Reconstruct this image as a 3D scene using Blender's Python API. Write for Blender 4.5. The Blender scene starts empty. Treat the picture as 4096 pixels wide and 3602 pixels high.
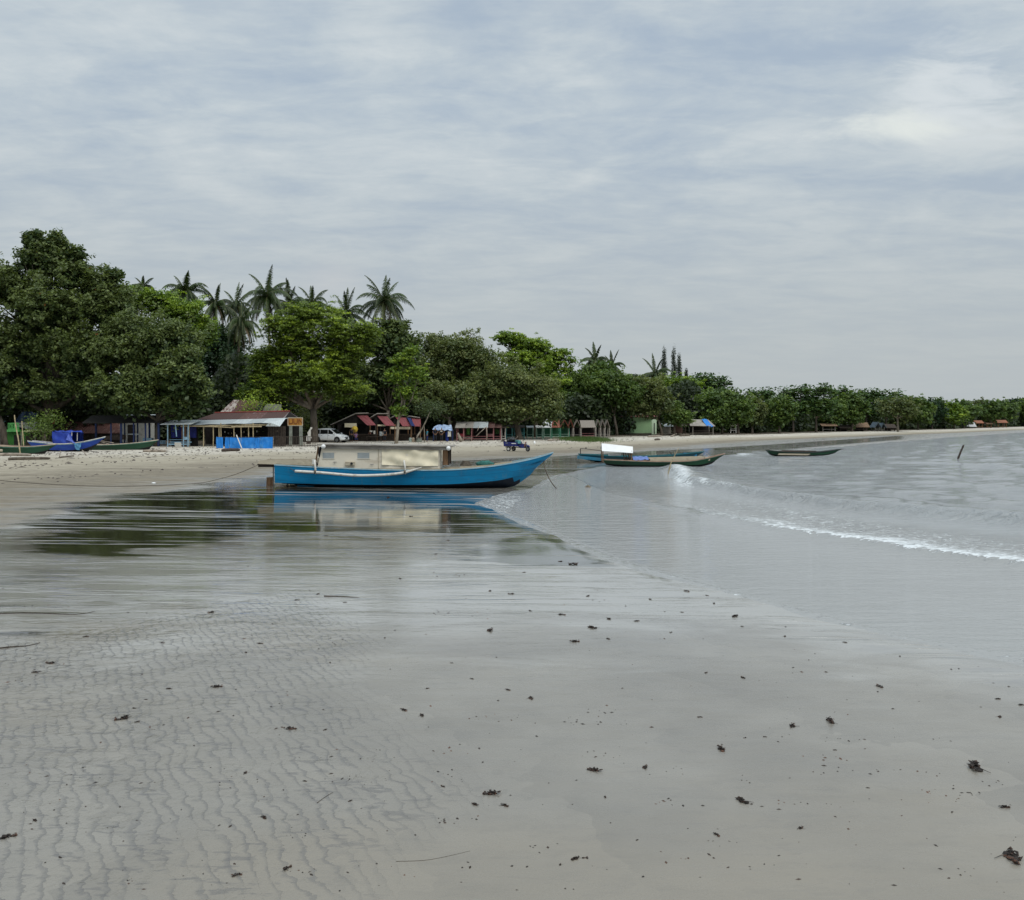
import bpy, bmesh, math, random
import numpy as np
from mathutils import Vector, Matrix
R = math.radians
SC = bpy.context.scene
COL = SC.collection
# ------------------------------------------------------------------ camera, sky, sun, exposure
F = 950.0; EYE = 3.0; HZ = 421.0; CX = 512.0          # focal length in pixels, eye height, horizon row
cd = bpy.data.cameras.new('camera'); cam = bpy.data.objects.new('camera', cd); COL.objects.link(cam)
cam.location = (0, 0, EYE); cam.rotation_euler = (R(90), 0, 0)
cd.sensor_width = 36; cd.lens = 36 * F / 1024; cd.shift_y = -(450 - HZ) / 1024
cd.clip_start = 0.1; cd.clip_end = 20000
SC.camera = cam
SC.render.resolution_x = 1024; SC.render.resolution_y = 900
SC.view_settings.view_transform = 'Standard'; SC.view_settings.look = 'None'
SC.view_settings.exposure = 0.0; SC.view_settings.gamma = 1
SC.cycles.use_denoising = True
SC.cycles.max_bounces = 6; SC.cycles.diffuse_bounces = 2; SC.cycles.glossy_bounces = 3
SC.cycles.transmission_bounces = 2; SC.cycles.transparent_max_bounces = 4

class NT:
    """short node-tree writer"""
    def __init__(s, t): s.t = t; s.n = t.nodes; s.l = t.links; s.n.clear()
    def add(s, ty, ins=None, **kw):
        n = s.n.new(ty)
        for k, v in kw.items(): setattr(n, k, v)
        for k, v in (ins or {}).items():
            so = n.inputs[k]
            if isinstance(v, bpy.types.NodeSocket): s.l.new(v, so)
            else: so.default_value = v
        return n
    def math(s, op, a, b=0.0, c=None, clamp=False):
        i = {0: a, 1: b}
        if c is not None: i[2] = c
        return s.add('ShaderNodeMath', i, operation=op, use_clamp=clamp).outputs[0]
    def mix(s, f, a, b, bt='MIX'):
        n = s.add('ShaderNodeMix', data_type='RGBA', blend_type=bt, clamp_factor=True)
        for k, v in ((0, f), (6, a), (7, b)):
            if isinstance(v, bpy.types.NodeSocket): s.l.new(v, n.inputs[k])
            else: n.inputs[k].default_value = (tuple(v) + (1,) if (k > 0 and len(v) == 3) else v)
        return n.outputs[2]
    def noise(s, vec, scale, det=4, rough=.55, dist=0, dim='3D'):
        i = {'Scale': scale, 'Detail': det, 'Roughness': rough, 'Distortion': dist}
        if vec is not None: i['Vector'] = vec
        return s.add('ShaderNodeTexNoise', i, noise_dimensions=dim).outputs[0]
    def ramp(s, v, a, b, c=0.0, d=1.0):
        return s.add('ShaderNodeMapRange', {0: v, 1: a, 2: b, 3: c, 4: d}, interpolation_type='SMOOTHSTEP').outputs[0]
    def map(s, vec, scale=(1, 1, 1), rot=(0, 0, 0), loc=(0, 0, 0)):
        return s.add('ShaderNodeMapping', {0: vec, 'Scale': scale, 'Rotation': rot, 'Location': loc}).outputs[0]
    def attr(s, name): return s.add('ShaderNodeAttribute', attribute_name=name)

SUN_EL, SUN_ROT = R(58), R(35)
W = bpy.data.worlds.new('World'); SC.world = W; W.use_nodes = True
t = NT(W.node_tree)
sky = t.add('ShaderNodeTexSky', sky_type='NISHITA', sun_disc=False)
sky.sun_elevation = SUN_EL; sky.sun_rotation = SUN_ROT; sky.air_density = 1.2; sky.dust_density = 2.0
gen = t.add('ShaderNodeTexCoord').outputs['Generated']
sep = t.add('ShaderNodeSeparateXYZ', {0: gen})
zz = t.math('MAXIMUM', sep.outputs[2], 0.0)
den = t.math('ADD', zz, 0.10)
pl = t.add('ShaderNodeCombineXYZ', {0: t.math('DIVIDE', sep.outputs[0], den), 1: t.math('DIVIDE', sep.outputs[1], den), 2: 0.0}).outputs[0]
def az_blob(px, py, rx, ry):
    """soft patch of cloud around the sky direction seen at px,py"""
    dx, dz = (px - CX) / F, (HZ - py) / F
    yy = t.math('MAXIMUM', sep.outputs[1], 0.05)
    u = t.math('DIVIDE', t.math('SUBTRACT', t.math('DIVIDE', sep.outputs[0], yy), dx), rx / F)
    v = t.math('DIVIDE', t.math('SUBTRACT', t.math('DIVIDE', sep.outputs[2], yy), dz), ry / F)
    r2 = t.math('ADD', t.math('MULTIPLY', u, u), t.math('MULTIPLY', v, v))
    return t.math('POWER', 2.718, t.math('MULTIPLY', r2, -1.0))
n1 = t.noise(t.map(pl, (1.0, 1.5, 1), loc=(3.1, 1.7, 0)), 1.3, 7, .58, .5)
n2 = t.noise(t.map(pl, (1.0, 1.7, 1), loc=(8.4, 2.2, 0)), 4.0, 7, .60, .5)
n3 = t.noise(t.map(gen, (3, 3, 8), loc=(1.0, 4.2, 3)), 2.2, 7, .62, .4)
lay = t.math('ADD', t.math('MULTIPLY', n1, .42), t.math('ADD', t.math('MULTIPLY', n2, .26), t.math('MULTIPLY', n3, .32)))
hb = az_blob(872, 128, 120, 26); hb2 = az_blob(950, 210, 110, 40); hb3 = az_blob(960, 90, 90, 70); db = az_blob(800, 45, 150, 55); db2 = az_blob(960, 180, 180, 14)
lay = t.math('ADD', lay, t.math('MULTIPLY', hb, .13)); lay = t.math('ADD', lay, t.math('MULTIPLY', hb3, .06))
lay = t.math('SUBTRACT', lay, t.math('MULTIPLY', db, .11)); lay = t.math('SUBTRACT', lay, t.math('MULTIPLY', db2, .05))
c = t.mix(t.ramp(lay, .38, .55), (.405, .49, .59), (.53, .60, .65))
c = t.mix(t.ramp(lay, .49, .66), c, (.66, .71, .73))
hor = t.ramp(zz, .0, .34, 1, 0)
c = t.mix(t.math('MULTIPLY', hor, .93), c, (.475, .515, .53))
c = t.mix(t.math('MULTIPLY', t.ramp(t.math('ADD', t.math('MULTIPLY', hb, .45), t.math('MULTIPLY', n3, .9)), .64, .90), .85), c, (.80, .84, .80))
c = t.mix(t.math('MULTIPLY', t.ramp(t.math('ADD', t.math('MULTIPLY', hb3, .40), t.math('MULTIPLY', n2, .9)), .64, .92), .65), c, (.70, .75, .78))
c = t.mix(t.math('MULTIPLY', az_blob(330, 280, 32, 18), .45), c, (.60, .61, .62))
zen = t.ramp(zz, .42, .85, 10.0, 19.0)                     # an overcast sky is brightest overhead
c10 = t.add('ShaderNodeVectorMath', {0: c, 'Scale': zen}, operation='SCALE').outputs[0]
cl = t.mix(.96, sky.outputs[0], c10)
bg = t.add('ShaderNodeBackground', {0: cl, 1: 0.1})
t.add('ShaderNodeOutputWorld', {0: bg.outputs[0]})
sl = bpy.data.lights.new('sun', 'SUN'); sl.energy = 1.5; sl.angle = R(25); sl.color = (1, .965, .91)
sun = bpy.data.objects.new('sun', sl); COL.objects.link(sun)
sun.rotation_euler = (R(90) - SUN_EL, 0, R(180) - SUN_ROT + R(180))
_d = Vector((math.sin(SUN_ROT) * math.cos(SUN_EL), -math.cos(SUN_ROT) * math.cos(SUN_EL) , math.sin(SUN_EL)))
sun.rotation_euler = _d.to_track_quat('Z', 'Y').to_euler(); sun.location = (0, 0, 60)
sky.sun_rotation = math.atan2(_d.x, _d.y)

# ------------------------------------------------------------------ helpers
rng = np.random.default_rng(7); rnd = random.Random(5)
def P(px, py, Y): return Vector(((px - CX) / F * Y, Y, EYE - (py - HZ) / F * Y))     # the point at distance Y seen there
def G(px, py, z=0.0):
    Y = F * (EYE - z) / (py - HZ); return Vector(((px - CX) / F * Y, Y, z))
def tag(o, label=None, cat=None, group=None, kind=None):
    for k, v in (('label', label), ('category', cat), ('group', group), ('kind', kind)):
        if v: o[k] = v
    return o
def thing(name, label, cat, loc, rz=0, group=None):
    o = bpy.data.objects.new(name, None); COL.objects.link(o); o.location = loc; o.rotation_euler = (0, 0, rz)
    o.empty_display_size = .3
    return tag(o, label, cat, group)
def dup(o, parent=None):
    c = o.copy(); COL.objects.link(c)
    if parent: c.parent = parent
    for ch in list(o.children): dup(ch, c)
    return c
class MB:
    def __init__(s, off=(0, 0, 0)): s.v = []; s.f = []; s.m = []; s.o = Vector(off)
    def pt(s, p): s.v.append(tuple(Vector(p) - s.o)); return len(s.v) - 1
    def face(s, pts, m=0): s.f.append([s.pt(p) for p in pts]); s.m.append(m)
    def idx(s, ids, m=0): s.f.append(list(ids)); s.m.append(m)
    def hexa(s, p, m=0):
        i = [s.pt(q) for q in p]
        for a in ((0, 3, 2, 1), (4, 5, 6, 7), (0, 1, 5, 4), (1, 2, 6, 5), (2, 3, 7, 6), (3, 0, 4, 7)): s.idx([i[k] for k in a], m)
    def box(s, c, d, rz=0, m=0, rx=0, ry=0):
        M = Matrix.Rotation(rz, 3, 'Z') @ Matrix.Rotation(ry, 3, 'Y') @ Matrix.Rotation(rx, 3, 'X'); c = Vector(c)
        x, y, z = d[0] / 2, d[1] / 2, d[2] / 2
        s.hexa([c + M @ Vector(q) for q in ((-x, -y, -z), (x, -y, -z), (x, y, -z), (-x, y, -z), (-x, -y, z), (x, -y, z), (x, y, z), (-x, y, z))], m)
    def tube(s, pts, r, n=7, m=0, cap=True):
        pts = [Vector(p) for p in pts]; rs = r if isinstance(r, (list, tuple)) else [r] * len(pts); rings = []
        for i, p in enumerate(pts):
            d = (pts[min(i + 1, len(pts) - 1)] - pts[max(i - 1, 0)])
            d = d.normalized() if d.length > 1e-6 else Vector((0, 0, 1))
            a = d.cross(Vector((0, 0, 1)) if abs(d.z) < .9 else Vector((1, 0, 0))).normalized(); b = d.cross(a)
            rings.append([s.pt(p + (a * math.cos(2 * math.pi * k / n) + b * math.sin(2 * math.pi * k / n)) * rs[i]) for k in range(n)])
        for q, w in zip(rings, rings[1:]):
            for k in range(n): s.idx([q[k], q[(k + 1) % n], w[(k + 1) % n], w[k]], m)
        if cap: s.idx(rings[0][::-1], m); s.idx(rings[-1], m)
    def ball(s, c, r, m=0, seg=10, ring=6):
        c = Vector(c); r = Vector(r) if not isinstance(r, (int, float)) else Vector((r, r, r)); g = []
        for i in range(ring + 1):
            a = math.pi * i / ring
            g.append([s.pt((c.x + r.x * math.sin(a) * math.cos(2 * math.pi * k / seg), c.y + r.y * math.sin(a) * math.sin(2 * math.pi * k / seg), c.z + r.z * math.cos(a))) for k in range(seg)])
        for q, w in zip(g, g[1:]):
            for k in range(seg): s.idx([q[k], w[k], w[(k + 1) % seg], q[(k + 1) % seg]], m)
    def slab(s, q, th, m=0):
        """a quad given thickness along its normal"""
        q = [Vector(p) for p in q]; n = (q[1] - q[0]).cross(q[3] - q[0]).normalized() * th
        s.hexa([q[0] - n, q[1] - n, q[2] - n, q[3] - n] + q, m)
    def cloth(s, q, nu, nv, amp, th=.01, seed=0, m=0, sag=0):
        """sheet between four corners with folds, two-sided with thickness"""
        rr = random.Random(seed); q = [Vector(p) for p in q]; n = (q[1] - q[0]).cross(q[3] - q[0]).normalized()
        ph = [rr.uniform(0, 6) for _ in range(6)]; gA = []; gB = []
        for j in range(nv + 1):
            v = j / nv; ra = []; rb = []
            for i in range(nu + 1):
                u = i / nu; p = q[0].lerp(q[1], u).lerp(q[3].lerp(q[2], u), v)
                w = math.sin(u * 17 + ph[0] + 3 * v) * .5 + math.sin(u * 31 + ph[1] - 5 * v) * .25 + math.sin(v * 9 + u * 7 + ph[2]) * .4
                p = p + n * w * amp - Vector((0, 0, sag * math.sin(math.pi * u)))
                ra.append(s.pt(p)); rb.append(s.pt(p - n * th))
            gA.append(ra); gB.append(rb)
        for j in range(nv):
            for i in range(nu):
                s.idx([gA[j][i], gA[j][i + 1], gA[j + 1][i + 1], gA[j + 1][i]], m); s.idx([gB[j][i + 1], gB[j][i], gB[j + 1][i], gB[j + 1][i + 1]], m)
    def build(s, name, mat, parent=None, smooth=False, bevel=0):
        me = bpy.data.meshes.new(name); me.from_pydata(s.v, [], s.f)
        for x in (mat if isinstance(mat, (list, tuple)) else [mat]): me.materials.append(x)
        me.polygons.foreach_set('material_index', s.m)
        if smooth: me.polygons.foreach_set('use_smooth', [True] * len(s.f))
        me.update(); o = bpy.data.objects.new(name, me); COL.objects.link(o)
        if parent: o.parent = parent
        if bevel:
            b = o.modifiers.new('bevel', 'BEVEL'); b.width = bevel; b.segments = 2; b.limit_method = 'ANGLE'
        return o
def np_mesh(name, V, Fq, mat, parent=None, col=None, attrs=None, smooth=False):
    me = bpy.data.meshes.new(name); n = len(V); k = Fq.shape[1]; m = len(Fq)
    me.vertices.add(n); me.vertices.foreach_set('co', np.ascontiguousarray(V, dtype=np.float32).ravel())
    me.loops.add(m * k); me.loops.foreach_set('vertex_index', np.ascontiguousarray(Fq, dtype=np.int32).ravel())
    me.polygons.add(m); me.polygons.foreach_set('loop_start', np.arange(0, m * k, k, dtype=np.int32))
    if smooth: me.polygons.foreach_set('use_smooth', np.ones(m, dtype=bool))
    me.update(calc_edges=True)
    if col is not None:
        a = me.color_attributes.new('col', 'FLOAT_COLOR', 'POINT'); a.data.foreach_set('color', np.ascontiguousarray(col, dtype=np.float32).ravel())
    for nm, v in (attrs or {}).items():
        a = me.attributes.new(nm, 'FLOAT', 'POINT'); a.data.foreach_set('value', np.ascontiguousarray(v, dtype=np.float32))
    me.materials.append(mat); o = bpy.data.objects.new(name, me); COL.objects.link(o)
    if parent: o.parent = parent
    return o

# ------------------------------------------------------------------ materials
def mat(name, col, rough=.6, var=.25, scale=3.0, bump=.15, bscale=25, spec=.4, metal=0, dirt=None, dirt_amt=.5, stretch=(1, 1, 1), dscale=2.0):
    m = bpy.data.materials.new(name); m.use_nodes = True; t = NT(m.node_tree)
    co = t.add('ShaderNodeTexCoord').outputs['Object']; v = t.map(co, stretch)
    n = t.noise(v, scale, 5, .6)
    dk = tuple(x * (1 - var) for x in col); lt = tuple(min(1, x * (1 + var)) for x in col)
    c = t.mix(t.ramp(n, .3, .7), dk, lt)
    if dirt: c = t.mix(t.math('MULTIPLY', t.ramp(t.noise(v, dscale, 6, .65, .4), .50, .66), dirt_amt), c, dirt)
    b = t.add('ShaderNodeBump', {'Height': t.noise(v, bscale, 3), 'Strength': bump, 'Distance': .02}).outputs[0]
    p = t.add('ShaderNodeBsdfPrincipled', {'Base Color': c, 'Roughness': rough, 'Metallic': metal, 'Specular IOR Level': spec, 'Normal': b})
    t.add('ShaderNodeOutputMaterial', {0: p.outputs[0]})
    return m
def corrugated(name, cols, period=.18, axis=0, rough=.7, pscale=.9, th=(.62, .72)):
    """metal sheets: ribs plus sheet-to-sheet changes of colour and rust"""
    m = bpy.data.materials.new(name); m.use_nodes = True; t = NT(m.node_tree)
    co = t.add('ShaderNodeTexCoord').outputs['Object']; s = t.add('ShaderNodeSeparateXYZ', {0: co}); x = s.outputs[axis]
    w = t.math('SINE', t.math('MULTIPLY', x, 2 * math.pi / period))
    sh = t.math('FLOOR', t.math('DIVIDE', x, pscale))
    wn = t.add('ShaderNodeTexWhiteNoise', {1: sh}, noise_dimensions='1D').outputs[0]
    st = (1, 1, 1)
    n = t.noise(t.map(co, (2.5, .8, .8) if axis == 0 else (.8, 2.5, .8)), 1.6, 6, .6, .3)
    c = t.mix(t.ramp(t.math('ADD', t.math('MULTIPLY', wn, .55), t.math('MULTIPLY', n, .6)), .45, .7), cols[0], cols[1])
    if len(cols) > 2: c = t.mix(t.ramp(t.math('ADD', t.math('MULTIPLY', wn, .6), t.math('MULTIPLY', n, .5)), *th), c, cols[2])
    b = t.add('ShaderNodeBump', {'Height': w, 'Strength': .8, 'Distance': .02}).outputs[0]
    p = t.add('ShaderNodeBsdfPrincipled', {'Base Color': c, 'Roughness': rough, 'Normal': b})
    t.add('ShaderNodeOutputMaterial', {0: p.outputs[0]}); return m
def leafmat(name, trans=.25):
    m = bpy.data.materials.new(name); m.use_nodes = True; t = NT(m.node_tree)
    a = t.attr('col').outputs['Color']
    p = t.add('ShaderNodeBsdfPrincipled', {'Base Color': a, 'Roughness': .5, 'Specular IOR Level': .35})
    tr = t.add('ShaderNodeBsdfTranslucent', {0: t.mix(1.0, a, (1.2, 1.3, .5), 'MULTIPLY')})
    mx = t.add('ShaderNodeMixShader', {0: trans, 1: p.outputs[0], 2: tr.outputs[0]})
    t.add('ShaderNodeOutputMaterial', {0: mx.outputs[0]}); return m
LEAF = leafmat('leaves'); FROND = leafmat('palm_fronds', .15)
BARK = mat('bark', (.13, .105, .08), .9, .4, 2, .6, 12, dirt=(.28, .25, .21), dirt_amt=.5, stretch=(1, 1, .35))
BARKP = mat('pale_bark', (.27, .23, .18), .9, .35, 2, .5, 12, dirt=(.12, .1, .08), dirt_amt=.6, stretch=(1, 1, .4))
DBARK = mat('dark_bark', (.055, .045, .034), .9, .4, 2, .6, 12, dirt=(.12, .11, .08), dirt_amt=.5, stretch=(1, 1, .35))
PALMB = mat('palm_bark', (.22, .165, .125), .9, .3, 6, .6, 14, stretch=(1, 1, 3))
BLUE = mat('boat_blue_paint', (.003, .225, .46), .5, .14, .9, .25, 7, .3, dirt=(.015, .14, .28), dirt_amt=.55, stretch=(.35, 1, 2.2), dscale=3)
def plank_seams(m, period, depth=.010):
    t = m.node_tree; N = t.nodes; co = N.new('ShaderNodeTexCoord'); sp = N.new('ShaderNodeSeparateXYZ'); t.links.new(co.outputs['Object'], sp.inputs[0])
    def mt(op, a, b):
        n = N.new('ShaderNodeMath'); n.operation = op
        for i, v in enumerate((a, b)):
            if isinstance(v, (int, float)): n.inputs[i].default_value = v
            else: t.links.new(v, n.inputs[i])
        return n.outputs[0]
    f = mt('FRACT', mt('DIVIDE', mt('SUBTRACT', sp.outputs[2], mt('MULTIPLY', mt('MULTIPLY', sp.outputs[0], sp.outputs[0]), .012)), period), 0.0); g = mt('LESS_THAN', f, .07)
    p = [n for n in N if n.type == 'BSDF_PRINCIPLED'][0]; old = p.inputs['Base Color'].links[0].from_socket; mx = N.new('ShaderNodeMix'); mx.data_type = 'RGBA'; mx.blend_type = 'MULTIPLY'; t.links.new(mt('MULTIPLY', g, .45), mx.inputs[0]); t.links.new(old, mx.inputs[6]); mx.inputs[7].default_value = (.35, .4, .45, 1); t.links.new(mx.outputs[2], p.inputs['Base Color'])
    nz = N.new('ShaderNodeTexNoise'); mp = N.new('ShaderNodeMapping'); mp.inputs['Scale'].default_value = (5, 5, .8); t.links.new(co.outputs['Object'], mp.inputs[0]); t.links.new(mp.outputs[0], nz.inputs['Vector']); nz.inputs['Scale'].default_value = 1.3; nz.inputs['Detail'].default_value = 6; nz.inputs['Roughness'].default_value = .7
    rm = N.new('ShaderNodeMapRange'); t.links.new(nz.outputs[0], rm.inputs[0]); rm.inputs[1].default_value = .56; rm.inputs[2].default_value = .70
    m2 = N.new('ShaderNodeMix'); m2.data_type = 'RGBA'; t.links.new(mt('MULTIPLY', rm.outputs[0], .38), m2.inputs[0]); t.links.new(mx.outputs[2], m2.inputs[6]); m2.inputs[7].default_value = (.10, .20, .26, 1); t.links.new(m2.outputs[2], p.inputs['Base Color'])
plank_seams(BLUE, .27)
TEAL = mat('boat_teal_paint', (.01, .20, .33), .45, .15, .9, .2, 9, .45, dirt=(.10, .21, .25), dirt_amt=.45, stretch=(.3, 1, 2))
TEALD = mat('dark_teal_paint', (.008, .065, .09), .5, .2, 1.5, .2, 10, dirt=(.02, .03, .04), dirt_amt=.5, stretch=(.5, 1, 2))
NAVY = mat('shaded_bottom_navy', (.006, .016, .035), .6, .3, 3, .2, 12, dirt=(.05, .06, .06), dirt_amt=.35)  # hull underside's shade painted dark, together with its antifouling
PALEB = mat('pale_blue_paint', (.30, .48, .56), .5, .15, 4, .2, 20, dirt=(.3, .27, .2), dirt_amt=.4)
GREENB = mat('boat_green_paint', (.008, .05, .022), .45, .25, 1, .2, 12, dirt=(.015, .02, .015), dirt_amt=.6, stretch=(.3, 1, 2))
GREENL = mat('boat_green_stripe', (.10, .26, .20), .5, .2, 3, .1, 12)
CREAM = mat('weathered_cream_paint', (.50, .435, .32), .65, .12, 2, .25, 14, dirt=(.27, .21, .15), dirt_amt=.55, stretch=(.6, 1, 1.6))
CABIN = mat('cabin_panel', (.76, .69, .56), .6, .07, 1.2, .15, 10, dirt=(.46, .37, .26), dirt_amt=.5, stretch=(.5, 1, 1))
TARPB = mat('beige_tarp', (.86, .77, .57), .75, .06, 2, .4, 5, dirt=(.74, .63, .43), dirt_amt=.35)
GREYW = mat('grey_weathered_wood', (.30, .275, .24), .85, .3, 3, .4, 18, dirt=(.1, .08, .06), dirt_amt=.6, stretch=(.4, 1, 2))
DARKW = mat('dark_wood', (.06, .045, .035), .85, .35, 4, .4, 20)
DARKER = mat('near_black', (.016, .014, .013), .95, .3, 4, .2, 20)  # near-black colour for back walls, openings and some roofs
BROWNW = mat('brown_wood', (.21, .115, .055), .75, .35, 3, .4, 20, dirt=(.05, .03, .02), dirt_amt=.7, stretch=(3, 3, .6))
BAMBOO = mat('bamboo', (.42, .34, .20), .6, .25, 4, .3, 14, dirt=(.2, .15, .09), dirt_amt=.5)
WHITEP = mat('worn_white_paint', (.68, .66, .60), .5, .1, 3, .2, 15, dirt=(.30, .25, .19), dirt_amt=.6, dscale=3)
WHITE = mat('clean_white', (.80, .80, .78), .45, .04, 3, .05, 15)
GREYG = mat('grey_window_patch', (.33, .36, .36), .35, .12, 3, .1, 15)
BLACK = mat('black_rubber', (.015, .015, .016), .7, .2, 4, .1, 15)
STEEL = mat('dull_steel', (.22, .22, .22), .45, .2, 4, .2, 20, metal=.6)
ROPE = mat('rope_fibre', (.12, .10, .075), .95, .3, 10, .3, 40)
BTARP = mat('blue_tarp', (.012, .20, .62), .5, .15, 1.5, .4, 4, dirt=(.10, .34, .66), dirt_amt=.5)
BTARPD = mat('dark_blue_tarp', (.015, .045, .33), .5, .2, 1.5, .4, 5, dirt=(.04, .10, .45), dirt_amt=.4)
BTARPL = mat('pale_blue_tarp', (.12, .18, .62), .5, .1, 2, .3, 6)
ROYAL = mat('royal_blue_paint', (.012, .05, .30), .5, .2, 1.5, .2, 12, dirt=(.02, .09, .30), dirt_amt=.5, stretch=(.4, 1, 2))
BLUEC = mat('navy_blue_curtain', (.008, .015, .14), .7, .3, 2, .4, 8, stretch=(5, 5, .5))
LBLUE = mat('light_blue_wood', (.22, .36, .46), .7, .25, 4, .3, 20, dirt=(.2, .2, .19), dirt_amt=.6)
DBLUE = mat('dark_blue_post', (.015, .03, .10), .7, .3, 4, .3, 20)
RUST = corrugated('rusty_roof_sheets', ((.085, .035, .028), (.125, .052, .04), (.40, .35, .31)), .2, 0, .8, .62, (.52, .60))
RUSTD = corrugated('dark_rusty_roof_sheets', ((.075, .035, .028), (.12, .055, .045), (.21, .17, .17)), .2, 0, .8, 2.2)
RUSTR = corrugated('red_rust_roof_sheets', ((.20, .055, .03), (.27, .085, .045), (.30, .16, .11)), .12, 0, .8, .5)
ZINC = corrugated('zinc_roof_sheets', ((.42, .46, .47), (.55, .60, .60)), .16, 0, .45, 1.5)
BRROOF = corrugated('brown_roof_sheets', ((.15, .065, .05), (.19, .085, .065), (.33, .24, .20)), .3, 0, .8, 2.6)
MAROON = mat('maroon_tarp', (.22, .045, .05), .6, .12, 1.5, .3, 5, dirt=(.17, .05, .055), dirt_amt=.5)
THATCH = mat('grey_thatch', (.27, .235, .195), .95, .35, 3, 1.0, 16, dirt=(.10, .08, .065), dirt_amt=.7, stretch=(5, 5, .9), dscale=3)
GPOST = mat('green_painted_post', (.07, .27, .17), .7, .3, 4, .3, 20, dirt=(.25, .30, .25), dirt_amt=.6)
GWALL = mat('pale_green_plaster', (.42, .66, .36), .8, .06, 1.2, .2, 20, dirt=(.27, .42, .23), dirt_amt=.35, dscale=1.0)
LIME = mat('lime_green_paint', (.10, .38, .10), .6, .2, 3, .2, 20)
GREENK = mat('kiosk_green_boards', (.03, .14, .02), .75, .3, 3, .4, 20, stretch=(5, 5, 1))
PINK = mat('faded_pink_wood', (.30, .12, .12), .7, .3, 4, .3, 20, dirt=(.25, .2, .18), dirt_amt=.5)
REDW = mat('red_painted_board', (.25, .03, .04), .7, .2, 3, .2, 20)
ORANGE = mat('sign_orange', (.42, .19, .03), .6, .15, 3, .1, 20, dirt=(.3, .10, .02), dirt_amt=.4)
ORANGEL = mat('sign_letter_brown', (.17, .045, .012), .6, .1, 3, .1, 20)
CONC = mat('grey_green_concrete', (.25, .27, .23), .9, .2, 3, .3, 20, dirt=(.13, .14, .11), dirt_amt=.5)
CARW = mat('white_car_paint', (.74, .76, .77), .25, .03, 2, .0, 20, .6)
GLASS = mat('dark_car_glass', (.012, .014, .015), .08, .1, 2, .0, 20, .7)
LAMP = mat('headlamp_glass', (.45, .47, .48), .15, .1, 6, .1, 20, .6)
SKIN = mat('skin', (.24, .125, .075), .6, .1, 6, .05, 30)
HAIR = mat('black_hair', (.01, .009, .008), .7, .2, 20, .3, 60)
CYANS = mat('sky_blue_shirt', (.04, .42, .62), .8, .1, 5, .3, 25)
DARKC = mat('dark_cloth', (.018, .02, .028), .85, .25, 5, .3, 25)
NAVYC = mat('navy_cloth', (.015, .03, .12), .85, .2, 5, .3, 25)
MAUVE = mat('mauve_cloth', (.30, .17, .34), .85, .2, 5, .3, 25)
REDC = mat('red_cloth', (.33, .03, .03), .8, .2, 5, .3, 25)
YELLOW = mat('yellow_canopy', (.75, .52, .06), .7, .1, 3, .2, 20)
TBLUE = mat('cargo_trike_blue', (.008, .015, .13), .35, .15, 3, .1, 20, .5)
TILEO = mat('orange_tile_roof', (.27, .11, .06), .8, .25, 4, .6, 10)
LITTER = mat('dark_beach_litter', (.024, .016, .011), .65, .5, 6, .5, 60, .5, dirt=(.17, .07, .035), dirt_amt=.75, dscale=2.2)
TWIG = mat('wet_twig', (.05, .035, .025), .7, .4, 20, .4, 60)
DRIFT = mat('driftwood', (.30, .25, .20), .9, .3, 3, .5, 20, dirt=(.10, .08, .06), dirt_amt=.6)
STONE = mat('brown_wet_stone', (.13, .10, .06), .6, .35, 6, .8, 12)

# ------------------------------------------------------------------ shore lines, ground height
def line(pts, z, pre=(), post=()):
    return np.array(list(pre) + [tuple(G(a, b, z))[:2] for a, b in pts] + list(post), dtype=float)
LW = line([(1600, 424.2), (1300, 427), (1022, 432.6), (950, 437.4), (878, 443.6), (838, 447), (765, 451.6), (722, 455.5), (660, 461), (600, 467), (556, 476), (534, 488),
           (494, 496), (482, 504), (500, 513), (530, 524), (565, 540), (605, 556), (645, 570), (700, 585), (780, 607), (900, 639), (1022, 661), (1300, 735)], 0, [(2600, 1150)], [(8.6, 0), (9, -60), (9, -2500)])
LD = line([(1600, 423.8), (1300, 425.4), (1022, 430.0), (950, 433.2), (905, 434.8), (850, 437), (765, 440.6), (700, 445.2), (620, 451.5), (550, 455.5), (450, 460), (350, 466), (265, 474), (240, 478), (165, 489), (75, 506), (0, 526)], .15,
          [(2500, 1350)], [(-17, 16), (-20, 0), (-24, -60), (-24, -2500)])
LT = line([(1600, 423.2), (1300, 424), (1022, 426.9), (985, 428), (950, 429.5), (905, 430.7), (850, 431.9), (800, 433.4), (750, 434.8), (660, 435.9), (600, 437.8), (500, 439.4), (310, 443), (200, 446), (0, 447.5), (-200, 450)], .5,
          [(2400, 1700)], [(-85, 50), (-90, 0), (-90, -2500)])
def dist_poly(x, y, L):
    d = np.full(x.shape, 1e9)
    for (ax, ay), (bx, by) in zip(L, L[1:]):
        vx, vy = bx - ax, by - ay
        s = np.clip(((x - ax) * vx + (y - ay) * vy) / (vx * vx + vy * vy), 0, 1)
        d = np.minimum(d, np.hypot(x - ax - s * vx, y - ay - s * vy))
    return d
def right_of(x, y, L):
    """inside the polygon closed far out on the sea side"""
    Q = np.vstack([L, [(6000, L[-1][1]), (6000, L[0][1])]]); ins = np.zeros(x.shape, bool); n = len(Q)
    for i in range(n):
        (ax, ay), (bx, by) = Q[i], Q[(i + 1) % n]
        if ay == by: continue
        c = ((ay > y) != (by > y)) & (x < (bx - ax) * (y - ay) / (by - ay) + ax); ins ^= c
    return ins
def sm(t): t = np.clip(t, 0, 1); return t * t * (3 - 2 * t)
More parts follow.
